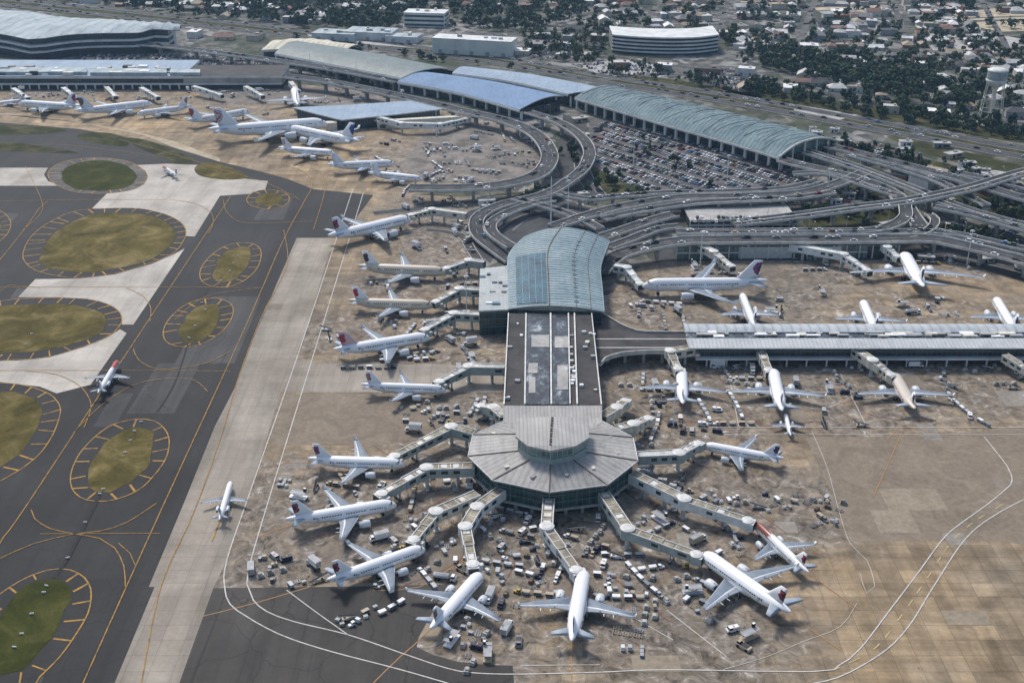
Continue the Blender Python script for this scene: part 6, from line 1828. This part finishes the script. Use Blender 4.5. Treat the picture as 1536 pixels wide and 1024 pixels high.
# ------------------------------------------------------------------ cars
CARS = [v_car(k) for k in range(3)]
CARCOL = ["white"] * 8 + ["silver"] * 8 + ["grey"] * 8 + ["black"] * 7 + ["navy"] * 4 + ["red", "tan", "blue", "green", "brown"]
spots = []   # (dist, x, y, z, rz, where)
def lot_rows(px, rz, where, fill=.82, row=5.6, aisle=6.2, sp=2.65, z=.15, zz=0):
    w_ = GP(px, zz); poly = [(p.x, p.y) for p in w_]
    cx, cy = sum(p[0] for p in poly) / len(poly), sum(p[1] for p in poly) / len(poly)
    c, s = math.cos(rz), math.sin(rz); R_ = max(math.hypot(p[0] - cx, p[1] - cy) for p in poly)
    v = -R_; odd = 0
    while v < R_:
        u = -R_
        while u < R_:
            x, y = cx + u * c - v * s, cy + u * s + v * c
            if inside(x, y, poly) and RV.random() < fill: spots.append((math.hypot(x, y), x + RV.gauss(0, .1), y + RV.gauss(0, .15), z + zz, rz + PI / 2 + RV.gauss(0, .03) + (PI if RV.random() < .4 else 0), where))
            u += sp
        v += row if odd % 2 == 0 else row + aisle; odd += 1
rg = math.atan2(G(1169, 235).y - G(862, 146).y, G(1169, 235).x - G(862, 146).x)
lot_rows([(892,190),(930,178),(1005,202),(1086,224),(1170,250),(1205,268),(1186,278),(1080,287),(965,285),(912,266),(890,238)], rg, "in the crowded car park below the ribbed hall", .86)
lot_rows([(1038,342),(1194,340),(1190,322),(1042,324)], 0, "on top of the deck car park", .7, z=.1, zz=6.1)
lot_rows([(110,79),(230,82),(410,88),(420,104),(300,102),(130,96)], -.05, "in the car park by the wavy roofed terminal", .8)
lot_rows([(865,98),(955,90),(1000,112),(960,120),(905,112)], -.2, "on the pale lot beyond the highway", .5)
lot_rows([(1015,106),(1116,103),(1170,128),(1085,138)], -.2, "on the grey lot beyond the highway", .75)
lot_rows([(785,73),(868,75),(876,88),(795,88)], -.2, "on the lot under the tiered garage", .7)
lot_rows([(1245,208),(1325,220),(1390,240),(1305,234)], rg, "on the strip beside the highway", .7)
lot_rows([(1025,308),(1100,304),(1190,302),(1225,312),(1190,318),(1030,320)], -.05, "on the lot behind the deck car park", .8)
lot_rows([(1234,288),(1328,279),(1340,298),(1244,304)], .1, "on the lot left of the road junction", .8)
lot_rows([(1405,321),(1530,350),(1530,360),(1412,337)], rg, "on the lot below the right hand ramps", .75)
lot_rows([(712,322),(755,312),(750,335),(722,338)], .4, "inside the hall's ramp loop", .6)
lot_rows([(860,322),(900,326),(978,328),(978,340),(920,352)], .3, "on the forecourt right of the barrel roof", .45)
for c, w_ in OVER:
    d = 0
    for i in range(2, len(c) - 2, 1):
        if RV.random() < .24:
            a, b = c[i - 1], c[i + 1]; t = (b - a).normalized(); lane = RV.choice((-.28, .28)) * w_
            spots.append((math.hypot(c[i].x, c[i].y), c[i].x - t.y * lane, c[i].y + t.x * lane, c[i].z + .01 - .3 * 0, math.atan2(t.y, t.x) + (0 if lane < 0 else PI), "driving on the elevated roads"))
for cc_, w_ in [(hc, 15), (hc2, 13)]:
    for i in range(2, len(cc_) - 2):
        if RV.random() < .5:
            a, b = cc_[i - 1], cc_[i + 1]; t = (b - a).normalized(); lane = RV.choice((-.3, 0, .3)) * w_
            spots.append((math.hypot(a.x, a.y), cc_[i].x - t.y * lane, cc_[i].y + t.x * lane, .17, math.atan2(t.y, t.x), "driving on the highway"))
for c in STREETS:
    for i in range(2, len(c) - 2):
        if RV.random() < .22:
            t = (c[i + 1] - c[i - 1]).normalized(); d = RV.choice((-2.4, 2.4)); spots.append((math.hypot(c[i].x, c[i].y), c[i].x - t.y * d, c[i].y + t.x * d, .16, math.atan2(t.y, t.x), "on a far suburb street"))
vis = []
for s in spots:
    p = P((s[1], s[2], s[3]))
    if -20 < p[0] < 1556 and -30 < p[1] < 1030: vis.append(s)
vis.sort(key=lambda s: s[0])
stuff = {c: MB() for c in set(CARCOL)}; glassm = MB()
for i, s in enumerate(vis):
    c = RV.choice(CARCOL); k = RV.choice((0, 0, 1, 1, 2))
    if i < 290:
        o_, rt = CARS[k]
        car = o_.copy(); COL.objects.link(car); car.parent = None; car.name = "car"
        car.location = (s[1], s[2], s[3]); car.rotation_euler = (0, 0, s[4])
        for sl_ in car.material_slots:
            if sl_.material.name == "vehicle_paint": sl_.link = 'OBJECT'; sl_.material = VM[c]
        tag(car, "%s %s %s" % (c, ("hatchback", "saloon car", "tall car")[k], s[5]), "car", "cars " + s[5])
    else:
        q = stuff[c]; L = (4.3, 4.7, 5.1)[k]
        q.box(s[1], s[2], s[3] + .25, L, 1.8, .68, s[4], 0, None, .97); q.box(s[1], s[2], s[3] + .92, L * .56, 1.66, .62, s[4], 1, 0, .8)
allc = MB(); cm_ = sorted(stuff)
mlist = []
for c in cm_:
    q = stuff[c]; b0 = len(mlist); mlist += [VM[c], GLASSD]
    o_ = len(allc.v); allc.v += q.v; allc.f += [[i + o_ for i in f] for f in q.f]; allc.m += [b0 + m_ for m_ in q.m]; allc.s += q.s
if allc.v: allc.build("distant_cars", mlist, kind="stuff", label="hundreds of parked cars filling the far car parks and roads")

# ------------------------------------------------------------------ trees
LEAF = [plain("leaf_" + n_, c, .9, var=.55, scale=.35, obj=False, spec=.1) for n_, c in (("dark", (.032,.060,.042)), ("mid", (.046,.074,.044)), ("olive", (.066,.080,.038)))]
BARK = plain("bark", (.09, .07, .05), .9, var=.4)
def crown(seed, rx, h, z0, n):
    r = random.Random(seed); q = MB()
    clumps = []
    for k in range(9):
        a = r.uniform(0, 2 * PI); d = r.uniform(.1, .75) * rx; clumps.append(Vector((math.cos(a) * d, math.sin(a) * d, z0 + h * r.uniform(.25, .85))))
    for k in range(n):
        c = r.choice(clumps); v = Vector((r.gauss(0, 1), r.gauss(0, 1), r.gauss(0, 1))).normalized()
        p = c + Vector((v.x * rx * .42, v.y * rx * .42, v.z * h * .26)) * r.uniform(.55, 1.05)
        t = v.cross(Vector((r.gauss(0, 1), r.gauss(0, 1), r.gauss(0, 1)))).normalized(); b = (v + Vector((r.gauss(0, .35), r.gauss(0, .35), r.gauss(0, .35)))).normalized().cross(t); s_ = r.uniform(.45, 1.0) * rx * .26
        q.add([p - t * s_ - b * s_ * .6, p + t * s_ - b * s_ * .6, p + t * s_ * .6 + b * s_, p - t * s_ * .7 + b * s_ * .7], [(0, 1, 2, 3)], r.choice((0, 0, 0, 1)))
    return q
TREES = []
for k in range(6):
    rt = master("broadleaf_tree", "tree"); rx = (3.8, 4.6, 5.4, 4.2, 5.8, 3.4)[k]; h = (8, 9, 9.5, 10, 8.5, 7)[k]
    q = crown(40 + k, rx, h, 1.6, 190); part(rt, q, "crown", [LEAF[k % 3], LEAF[(k + 1) % 3]])
    q = MB(); q.tube((0, 0, 0), (.1, .1, h * .55), .38, .16, 7, 0)
    for a in range(4): q.tube((.05, .05, h * .3), (math.cos(a * 1.6) * rx * .45, math.sin(a * 1.6) * rx * .45, h * .68), .16, .05, 5, 0)
    part(rt, q, "trunk", [BARK]); TREES.append((rt, crown(40 + k, rx, h, 1.6, 80)))
FOOT = []
for o_ in list(COL.objects):
    if o_.get("category") in ("terminal building", "warehouse", "office building", "parking garage", "car park") :
        xs_, ys_ = [], []
        for ch in KIDS.get(o_.name, []):
            for v in ch.bound_box:
                w_ = Matrix.Translation(o_.location) @ Matrix.Rotation(o_.rotation_euler.z, 4, 'Z') @ Vector(v); 
                xs_.append(w_.x); ys_.append(w_.y)
        if xs_: FOOT.append((o_.name, min(xs_), max(xs_), min(ys_), max(ys_)))
HALLS = [[(p.x, p.y) for p in GP(l)] for l in ([(850,150),(1172,262),(1275,225),(940,136)], [(590,130),(780,190),(860,160),(650,112)], [(670,116),(850,155),(955,148),(700,100)], [(385,90),(610,130),(700,112),(450,62)], [(630,48),(780,84),(775,98),(640,90)], [(905,50),(1085,50),(1085,92),(905,92)], [(600,24),(672,24),(672,50),(600,50)], [(-100,0),(290,40),(290,110),(-100,110)], [(450,44),(630,56),(630,72),(450,70)])]
ROADS_ = [([(p.x, p.y) for p in hc], 15), ([(p.x, p.y) for p in hc2], 13)] + [([(p.x, p.y) for p in c[::3] + [c[-1]]], 2) for c in STREETS]
def clear_of(x, y, r):
    for h_ in HALLS:
        if inside(x, y, h_): return False
    for c, w_ in ROADS_:
        for i in range(len(c) - 1):
            if segdist((x, y), c[i], c[i + 1]) < w_ / 2 + r: return False
    return True
rt_ = random.Random(9)
tp = []
def grove(px, n, where, sc=(.7, 1.25)):
    w_ = [(p.x, p.y) for p in GP(px)]
    x0, x1, y0, y1 = min(p[0] for p in w_), max(p[0] for p in w_), min(p[1] for p in w_), max(p[1] for p in w_)
    k = t = 0
    while k < n and t < n * 12:
        t += 1; x, y = rt_.uniform(x0, x1), rt_.uniform(y0, y1)
        if not inside(x, y, w_) or not clear_of(x, y, 4): continue
        if any(segdist((x, y), c[i], c[i + 1]) < wd / 2 + 3 for c, wd in OVER for i in range(0, len(c) - 1, 2)): continue
        tp.append((math.hypot(x, y), x, y, rt_.uniform(*sc), where)); k += 1
grove([(885,250),(930,268),(985,292),(930,298),(872,282)], 12, "in the green wedge left of the crowded car park", (.5, .9))
grove([(1210,322),(1290,316),(1345,308),(1350,330),(1300,342),(1220,344)], 26, "on the lawn inside the road junction", (.45, .9))
grove([(1400,345),(1470,350),(1536,366),(1536,376),(1450,364)], 14, "on the lawn below the right hand ramps", (.45, .85))
grove([(1400,298),(1480,290),(1540,310),(1536,332),(1430,318)], 24, "in the wooded gap between elevated roads at right", (.55, 1.0))
grove([(700,300),(760,290),(840,286),(830,296),(740,305)], 9, "beneath the curving elevated road", (.45, .8))
grove([(706,336),(718,334),(720,356),(710,364)], 5, "on the verge beside the hall's ramp loop", (.4, .6))
grove([(840,195),(880,240),(905,300),(860,300),(835,250)], 10, "between the two curving elevated roads", (.5, .8))
grove([(900,186),(1000,210),(1160,262),(1180,280),(960,284),(900,250)], 16, "among the cars of the crowded car park", (.4, .6))
grove([(1010,305),(1180,302),(1190,316),(1030,320)], 12, "behind the deck car park", (.5, .8))
grove([(1230,205),(1360,232),(1500,262),(1440,272),(1280,238)], 34, "on the slope between ribbed hall and highway", (.5, .95))
grove([(1100,140),(1300,175),(1536,215),(1536,190),(1300,150),(1110,120)], 150, "along the far side of the highway", (.6, 1.05))
grove([(900,108),(1100,148),(1100,125),(960,100)], 34, "along the far side of the highway", (.6, 1.0))
grove([(440,60),(640,92),(780,108),(640,84),(460,56)], 30, "lining the highway by the cream block", (.5, .9))
grove([(1200,110),(1340,120),(1480,130),(1470,170),(1330,150),(1210,125)], 190, "in the dark wood left of the water tower", (.8, 1.3))
grove([(1130,70),(1300,90),(1320,125),(1150,110)], 130, "in the dark wood left of the water tower", (.8, 1.2))
grove([(380,-20),(860,-20),(880,30),(760,48),(600,40),(560,56),(460,52),(380,30)], 620, "in the dense wood behind the white office block", (.9, 1.4))
grove([(-80,-20),(400,-20),(420,40),(240,22),(-80,-6)], 300, "between the houses at upper left", (.8, 1.3))
grove([(860,-20),(1560,-20),(1560,60),(1100,60),(860,44)], 300, "between the houses at the top edge", (.8, 1.25))
grove([(780,44),(920,44),(920,100),(790,92)], 90, "left of the tiered garage", (.7, 1.1))
grove([(1080,48),(1540,60),(1540,180),(1300,140),(1080,90)], 300, "among the scattered roofs at right", (.7, 1.2))
tp.sort()
leafm = MB()
for i, (d, x, y, s, where) in enumerate(tp):
    k = rt_.randrange(6)
    if i < 290:
        dup(TREES[k][0], (x, y, 0), rt_.uniform(0, 6.28), (s, s, s * rt_.uniform(.8, 1.1)), "%s leafy tree %s" % (("dark green", "mid green", "olive green")[k % 3], where), "tree", "trees " + where)
    else:
        q = TREES[k][1]; c, n_ = math.cos(i), math.sin(i); o_ = len(leafm.v)
        leafm.v += [(x + (v[0] * c - v[1] * n_) * s * 1.1, y + (v[0] * n_ + v[1] * c) * s * 1.1, v[2] * s) for v in q.v]
        leafm.f += [[j + o_ for j in f] for f in q.f]; leafm.m += [(k + m_) % 3 for m_ in q.m]; leafm.s += q.s
if leafm.v: leafm.build("far_woods", LEAF, kind="stuff", label="dark woods and street trees reading as one mass across the far suburb")

# ------------------------------------------------------------------ houses and sheds of the far suburb
HW = [plain("house_wall_" + n_, c, .8, var=.15, obj=False) for n_, c in (("white", (.58,.57,.54)), ("cream", (.50,.45,.36)), ("brick", (.24,.13,.09)), ("grey", (.30,.30,.30)))]
HWN = ["white", "cream", "brick", "grey"]
HR = [plain("house_roof_" + n_, c, .75, var=.3, scale=.2, obj=False) for n_, c in (("grey", (.20,.20,.205)), ("terracotta", (.20,.115,.085)), ("pale", (.46,.455,.44)), ("charcoal", (.065,.065,.07)), ("tan", (.33,.27,.20)), ("white", (.66,.66,.65)))]
HRN = ["grey", "terracotta", "pale", "charcoal", "tan", "white"]
def house_mesh(q, w_, d_, h_, kind, m0=0, m1=1, m2=2):
    q.box(0, 0, 0, w_, d_, h_, 0, m0)
    rh = d_ * .28; e = .5
    if kind == 0:   # gable
        v = [(-w_ / 2 - e, -d_ / 2 - e, h_), (w_ / 2 + e, -d_ / 2 - e, h_), (w_ / 2 + e, d_ / 2 + e, h_), (-w_ / 2 - e, d_ / 2 + e, h_), (-w_ / 2 - e, 0, h_ + rh), (w_ / 2 + e, 0, h_ + rh)]
        q.add(v, [(0, 1, 5, 4), (2, 3, 4, 5)], m1); q.add(v, [(1, 2, 5), (3, 0, 4)], m0)
    elif kind == 1:  # hip
        v = [(-w_ / 2 - e, -d_ / 2 - e, h_), (w_ / 2 + e, -d_ / 2 - e, h_), (w_ / 2 + e, d_ / 2 + e, h_), (-w_ / 2 - e, d_ / 2 + e, h_), (-w_ / 2 + d_ * .42, 0, h_ + rh), (w_ / 2 - d_ * .42, 0, h_ + rh)]
        q.add(v, [(0, 1, 5, 4), (2, 3, 4, 5), (1, 2, 5), (3, 0, 4)], m1)
    else:
        q.box(0, 0, h_, w_ + .3, d_ + .3, .4, 0, m1); q.box(w_ * .2, 0, h_ + .4, w_ * .15, d_ * .3, 1.2, 0, m0)
    return rh
houses = []
def suburb(px, n_, rz, where, size=(9, 19), flat=.34, jitter=.08):
    n = int(n_ * 1.5)
    w_ = [(p.x, p.y) for p in GP(px)]; c, s = math.cos(rz), math.sin(rz)
    x0, x1, y0, y1 = min(p[0] for p in w_), max(p[0] for p in w_), min(p[1] for p in w_), max(p[1] for p in w_)
    cells = []
    st = 13.0 if size[1] < 20 else size[1] * 1.5
    u = -900
    while u < 900:
        v = -900; 
        while v < 900:
            x, y = (x0 + x1) / 2 + u * c - v * s, (y0 + y1) / 2 + u * s + v * c
            if inside(x, y, w_): cells.append((x + rt_.gauss(0, 2), y + rt_.gauss(0, 2)))
            v += st * 1.55
        u += st
    rt_.shuffle(cells); k = 0
    for x, y in cells:
        if k >= n: break
        if not clear_of(x, y, size[1] * .7): continue
        if any(abs(x - h_[1]) < 11.5 and abs(y - h_[2]) < 10 for h_ in houses): continue
        houses.append((math.hypot(x, y), x, y, rz + rt_.gauss(0, jitter) + (PI / 2 if rt_.random() < .3 else 0), rt_.uniform(*size), where, rt_.random() < flat)); k += 1
suburb([(-80,-25),(400,-25),(420,44),(240,24),(-80,-6)], 150, -.1, "among trees at upper left beyond the highway")
suburb([(380,-25),(900,-25),(900,20),(640,12),(520,30),(430,40)], 90, -.2, "in clearings of the wood at the top")
suburb([(880,-25),(1180,-25),(1160,50),(900,42)], 170, .15, "on the suburb grid behind the tiered garage")
suburb([(1160,-25),(1560,-25),(1560,20),(1160,52)], 170, -.12, "on the suburb grid in the top right corner")
suburb([(1090,54),(1420,30),(1560,90),(1560,120),(1300,100),(1100,80)], 110, -.15, "on the slope above the water tower")
suburb([(1180,100),(1460,120),(1560,150),(1560,180),(1340,150),(1200,130)], 34, -.2, "in the wood beside the water tower")
suburb([(780,46),(915,46),(915,92),(800,90)], 30, -.15, "in the streets left of the tiered garage", (10, 20), .6)
suburb([(900,92),(1080,94),(1180,120),(1290,150),(1536,186),(1536,200),(1300,170),(1130,138),(930,104)], 95, -.2, "among the yards along the highway", (12, 26), .8)
suburb([(1090,88),(1250,100),(1280,140),(1180,126),(1100,98)], 50, -.2, "among the yards along the highway", (16, 34), .9)
suburb([(276,41),(400,57),(412,73),(282,60)], 16, -.15, "between the wavy terminal and the highway", (12, 24), .9)
suburb([(420,62),(470,64),(640,98),(600,90)], 10, -.3, "between the highway and the grey-green hall", (10, 18), .9)
suburb([(1320,20),(1560,18),(1560,70),(1330,56)], 60, -.1, "on the dry ground in the top right corner", (12, 26), .8)
suburb([(640,60),(900,70),(960,112),(780,96),(650,74)], 26, -.25, "between the highway and the tiered garage", (12, 26), .9)
suburb([(430,40),(620,52),(600,58),(440,50)], 10, -.2, "beside the white sheds at the highway bend", (12, 24), .7)
suburb([(1260,236),(1400,262),(1500,288),(1480,300),(1380,280)], 7, rg, "on the slope between elevated roads at right", (10, 18), .7)
houses.sort()
hm_ = MB(); HM = HW + HR
for i, (d, x, y, rz, sz, where, flat) in enumerate(houses):
    a, b = rt_.randrange(4), rt_.choice((0, 0, 1, 2, 2, 2, 2, 3, 4, 5, 5)); kind = 2 if flat else rt_.randrange(2)
    w_, d_, h_ = sz, sz * rt_.uniform(.55, .8), rt_.choice((3.2, 3.4, 5.6)) if not flat else rt_.uniform(4, 7)
    if i < 285:
        nm = "flat_roofed_shed" if flat else "house"
        o_ = thing(nm, "%s %s with %s roof %s" % (HWN[a], "flat shed" if flat else ("gabled house", "hip roofed house")[kind], HRN[b], where), "shed" if flat else "house", (x, y, 0), rz, ("sheds " if flat else "houses ") + where)
        q = MB(); house_mesh(q, w_, d_, h_, kind)
        wm_, rm_ = MB(), MB()
        for f, m_, sm in zip(q.f, q.m, q.s):
            t_ = wm_ if m_ == 0 else rm_; t_.add([q.v[j] for j in f], [tuple(range(len(f)))], 0)
        wm_.build("wall", HW[a], parent=o_); rm_.build("roof", HR[b], parent=o_)
        for s in (-1, 1):
            for t in (-.28, .25):
                q = MB(); q.box(t * w_, s * (d_ / 2 + .04), 1.0, 1.6, .08, 1.2, 0, 0); q.build("window", [GLASSD], parent=o_)
    else:
        q = MB(); house_mesh(q, w_, d_, h_, kind, a, 4 + b); c, n_ = math.cos(rz), math.sin(rz); off_ = len(hm_.v)
        hm_.v += [(x + v[0] * c - v[1] * n_, y + v[0] * n_ + v[1] * c, v[2]) for v in q.v]; hm_.f += [[j + off_ for j in f] for f in q.f]; hm_.m += q.m; hm_.s += q.s
if hm_.v: hm_.build("far_houses", HM, kind="stuff", label="small far houses merging into one suburb at the top edge")

# ------------------------------------------------------------------ masts and signs
sl_ = master("street_lamp", "street lamp")
q = MB(); q.tube((0, 0, 0), (0, 0, 10), .16, .10, 6, 0); q.tube((0, 0, 9.9), (1.9, 0, 10.3), .08, .06, 5, 0); part(sl_, q, "pole", [STEELG])
q = MB(); q.box(2.1, 0, 10.2, .8, .35, .16, 0, 0); part(sl_, q, "lamp", [STEELW])
for oi, (c, w_) in enumerate(OVER):
    for i in range(6, len(c) - 3, 13):
        a, b = c[i - 1], c[i + 1]; t = (b - a).normalized(); d_ = w_ / 2 + .05
        dup(sl_, (c[i].x - t.y * d_, c[i].y + t.x * d_, c[i].z - .5), math.atan2(-t.x, t.y), 1.0, "grey street lamp on the %s" % " ".join(ORN[oi].split()[:11]), "street lamp", "street lamps on the elevated roads")
ki = master("service_hut", "hut")
q = MB(); q.box(0, 0, 0, 6.5, 4, 3, 0, 0); part(ki, q, "wall", [PAINT]); q = MB(); q.box(0, 0, 3, 7.2, 4.7, .3, 0, 0); q.box(1, .4, 3.3, 1.4, 1.2, .8, 0, 1); part(ki, q, "roof", [plain("hut_roof", (.36, .36, .35), .8, var=.35, scale=.2, obj=False), STEELG]); q = MB(); q.box(-1, -2.04, .2, 1.1, .1, 2.1, 0, 0); part(ki, q, "door", [DARK]); q = MB(); q.box(1.4, -2.04, 1.1, 2.2, .1, 1.1, 0, 0); part(ki, q, "window", [GLASSD])
hr_ = random.Random(31); nh = 0
for (x0, y0, x1, y1, k, where) in ((885,300,990,345,9,"on the forecourt right of the barrel roof"),(1210,280,1340,345,12,"among the ramps left of the road junction"),(1400,300,1536,370,14,"under the ramps at far right"),(1350,372,1536,395,8,"in the dark yard under the frontage deck"),(845,180,880,300,6,"between the two curving elevated roads"),(700,285,820,330,7,"beneath the curving elevated road"),(1260,225,1536,300,16,"on the slope between elevated roads at right"),(1180,196,1420,250,14,"on the strip behind the ribbed hall"),(1010,300,1200,318,8,"behind the deck car park")):
    for i in range(k):
        p = G(hr_.uniform(x0, x1), hr_.uniform(y0, y1))
        if not clear_of(p.x, p.y, 6) or any(segdist((p.x, p.y), c[j], c[j + 1]) < wd / 2 + 2 for c, wd in OVER for j in range(0, len(c) - 1, 2)): continue
        sc_ = hr_.uniform(.7, 1.5); cn = hr_.choice(["white", "white", "silver", "tan", "grey"])
        dup(ki, (p.x, p.y, .1), hr_.uniform(-.5, .5), (sc_ * hr_.uniform(.8, 1.6), sc_, hr_.uniform(.8, 1.3)), "%s flat roofed service hut %s" % (cn, where), "hut", "service huts " + where, {"vehicle_paint": VM[cn]})
lm = master("apron_floodlight", "light mast")
q = MB(); q.tube((0, 0, 0), (0, 0, 21), .32, .16, 8, 0); q.box(0, 0, 0, 1.4, 1.4, .8, 0, 1); part(lm, q, "pole", [STEELW, CONC])
q = MB(); q.tube((0, 0, 20.6), (0, 0, 21.4), .9, .9, 12, 0); part(lm, q, "crown_ring", [STEELG])
for k in range(6):
    q = MB(); q.box(math.cos(k * 1.047) * 1.05, math.sin(k * 1.047) * 1.05, 20.6, .7, .3, .5, k * 1.047 + PI / 2, 0); part(lm, q, "lamp", [WHITE])
for x, y, w_ in ((852, 318, "just beyond the glazed hall"), (700, 470, "between two bridges left of the hall"), (1240, 300, "beside the road junction"), (735, 300, "under the curved road's near side"), (1050, 400, "by the yellowed bridge"), (1450, 398, "at the far right stand"), (950, 250, "at the car park's left edge"), (1090, 278, "at the car park's near edge"), (655, 205, "on the brown ramp"), (1010, 640, "near the black-finned jet")):
    p = G(x, y); dup(lm, (p.x, p.y, 0), RV.uniform(0, 3), 1.0, "slim white floodlight mast " + w_, "light mast", "floodlight masts")
tb = master("taxiway_sign", "sign")
q = MB(); q.box(0, 0, .25, 2.2, .3, .9, 0, 0); part(tb, q, "panel", [WHITE]); q = MB(); q.box(-.7, 0, 0, .12, .2, .25, 0, 0); q.box(.7, 0, 0, .12, .2, .25, 0, 0); part(tb, q, "feet", [DARK])
for px_, where in (([(212,634),(202,648),(196,662),(188,680),(155,735),(150,742)], "on the drain line of the island by the taxi strip"), ([(70,880),(66,890),(48,922),(33,952),(22,972),(102,838),(128,785)], "on the lower left grass island's drain line"), ([(357,385),(350,396),(345,408),(332,422)], "in the upper small grass island"), ([(308,466),(293,490),(284,508),(303,455)], "in the lower small grass island"), ([(48,502),(38,518)], "on the left edge grass island")):
    for x, y in px_:
        p = G(x, y); dup(tb, (p.x, p.y, .24), RV.uniform(-.4, .4), .62, "small white taxiway sign " + where, "sign", "taxiway signs " + where)
SUN_E, SUN_A, HAZE, EXPO = 1.5, 12, 0.00006, 0.95
# ------------------------------------------------------------------ light, air, camera
SUN_EL, SUN_AZ = math.radians(52), math.radians(-28)      # azimuth from +Y towards +X
w = bpy.data.worlds.new("World"); SC.world = w; w.use_nodes = True
nt = w.node_tree; bg = nt.nodes["Background"]
sky = nt.nodes.new("ShaderNodeTexSky"); sky.sky_type = 'NISHITA'; sky.sun_disc = False
sky.sun_elevation = SUN_EL; sky.sun_rotation = SUN_AZ % (2 * PI); sky.air_density = 1.2; sky.dust_density = 3.0; sky.altitude = 100
nt.links.new(sky.outputs[0], bg.inputs[0]); bg.inputs[1].default_value = .078
sl = bpy.data.lights.new("sun", 'SUN'); sl.energy = SUN_E; sl.angle = math.radians(SUN_A); sl.color = (1.0, .955, .89)
so = bpy.data.objects.new("sun", sl); COL.objects.link(so)
sv = Vector((math.sin(SUN_AZ) * math.cos(SUN_EL), math.cos(SUN_AZ) * math.cos(SUN_EL), math.sin(SUN_EL)))
so.rotation_euler = sv.to_track_quat('Z', 'Y').to_euler(); so.location = (0, 0, 600)

if HAZE > 0:
    hm = bpy.data.materials.new("haze_air"); hm.use_nodes = True
    hn = hm.node_tree; hn.nodes.remove(hn.nodes["Principled BSDF"])
    pv = hn.nodes.new("ShaderNodeVolumePrincipled"); pv.inputs["Density"].default_value = HAZE
    pv.inputs["Color"].default_value = (.42, .68, 1.0, 1); pv.inputs["Anisotropy"].default_value = .3
    hn.links.new(pv.outputs[0], hn.nodes["Material Output"].inputs["Volume"])
    hb = MB(); hb.box(0, 3000, -1.0, 9600, 7600, 270)
    ho = hb.build("haze", hm); ho["kind"] = "stuff"

cam = bpy.data.cameras.new("camera"); co = bpy.data.objects.new("camera", cam); COL.objects.link(co)
cam.sensor_width = 36; cam.lens = 36 * F / 1536; cam.clip_start = 1; cam.clip_end = 12000
co.location = (0, 0, CAMH); co.rotation_euler = (PI / 2 - PITCH, 0, 0)
SC.camera = co
SC.view_settings.view_transform = 'Standard'; SC.view_settings.look = 'None'
SC.view_settings.exposure = EXPO; SC.view_settings.gamma = 1
SC.cycles.use_denoising = True
SC.cycles.max_bounces = 5; SC.cycles.diffuse_bounces = 2; SC.cycles.glossy_bounces = 2; SC.cycles.volume_bounces = 0
SC.cycles.caustics_reflective = False; SC.cycles.caustics_refractive = False
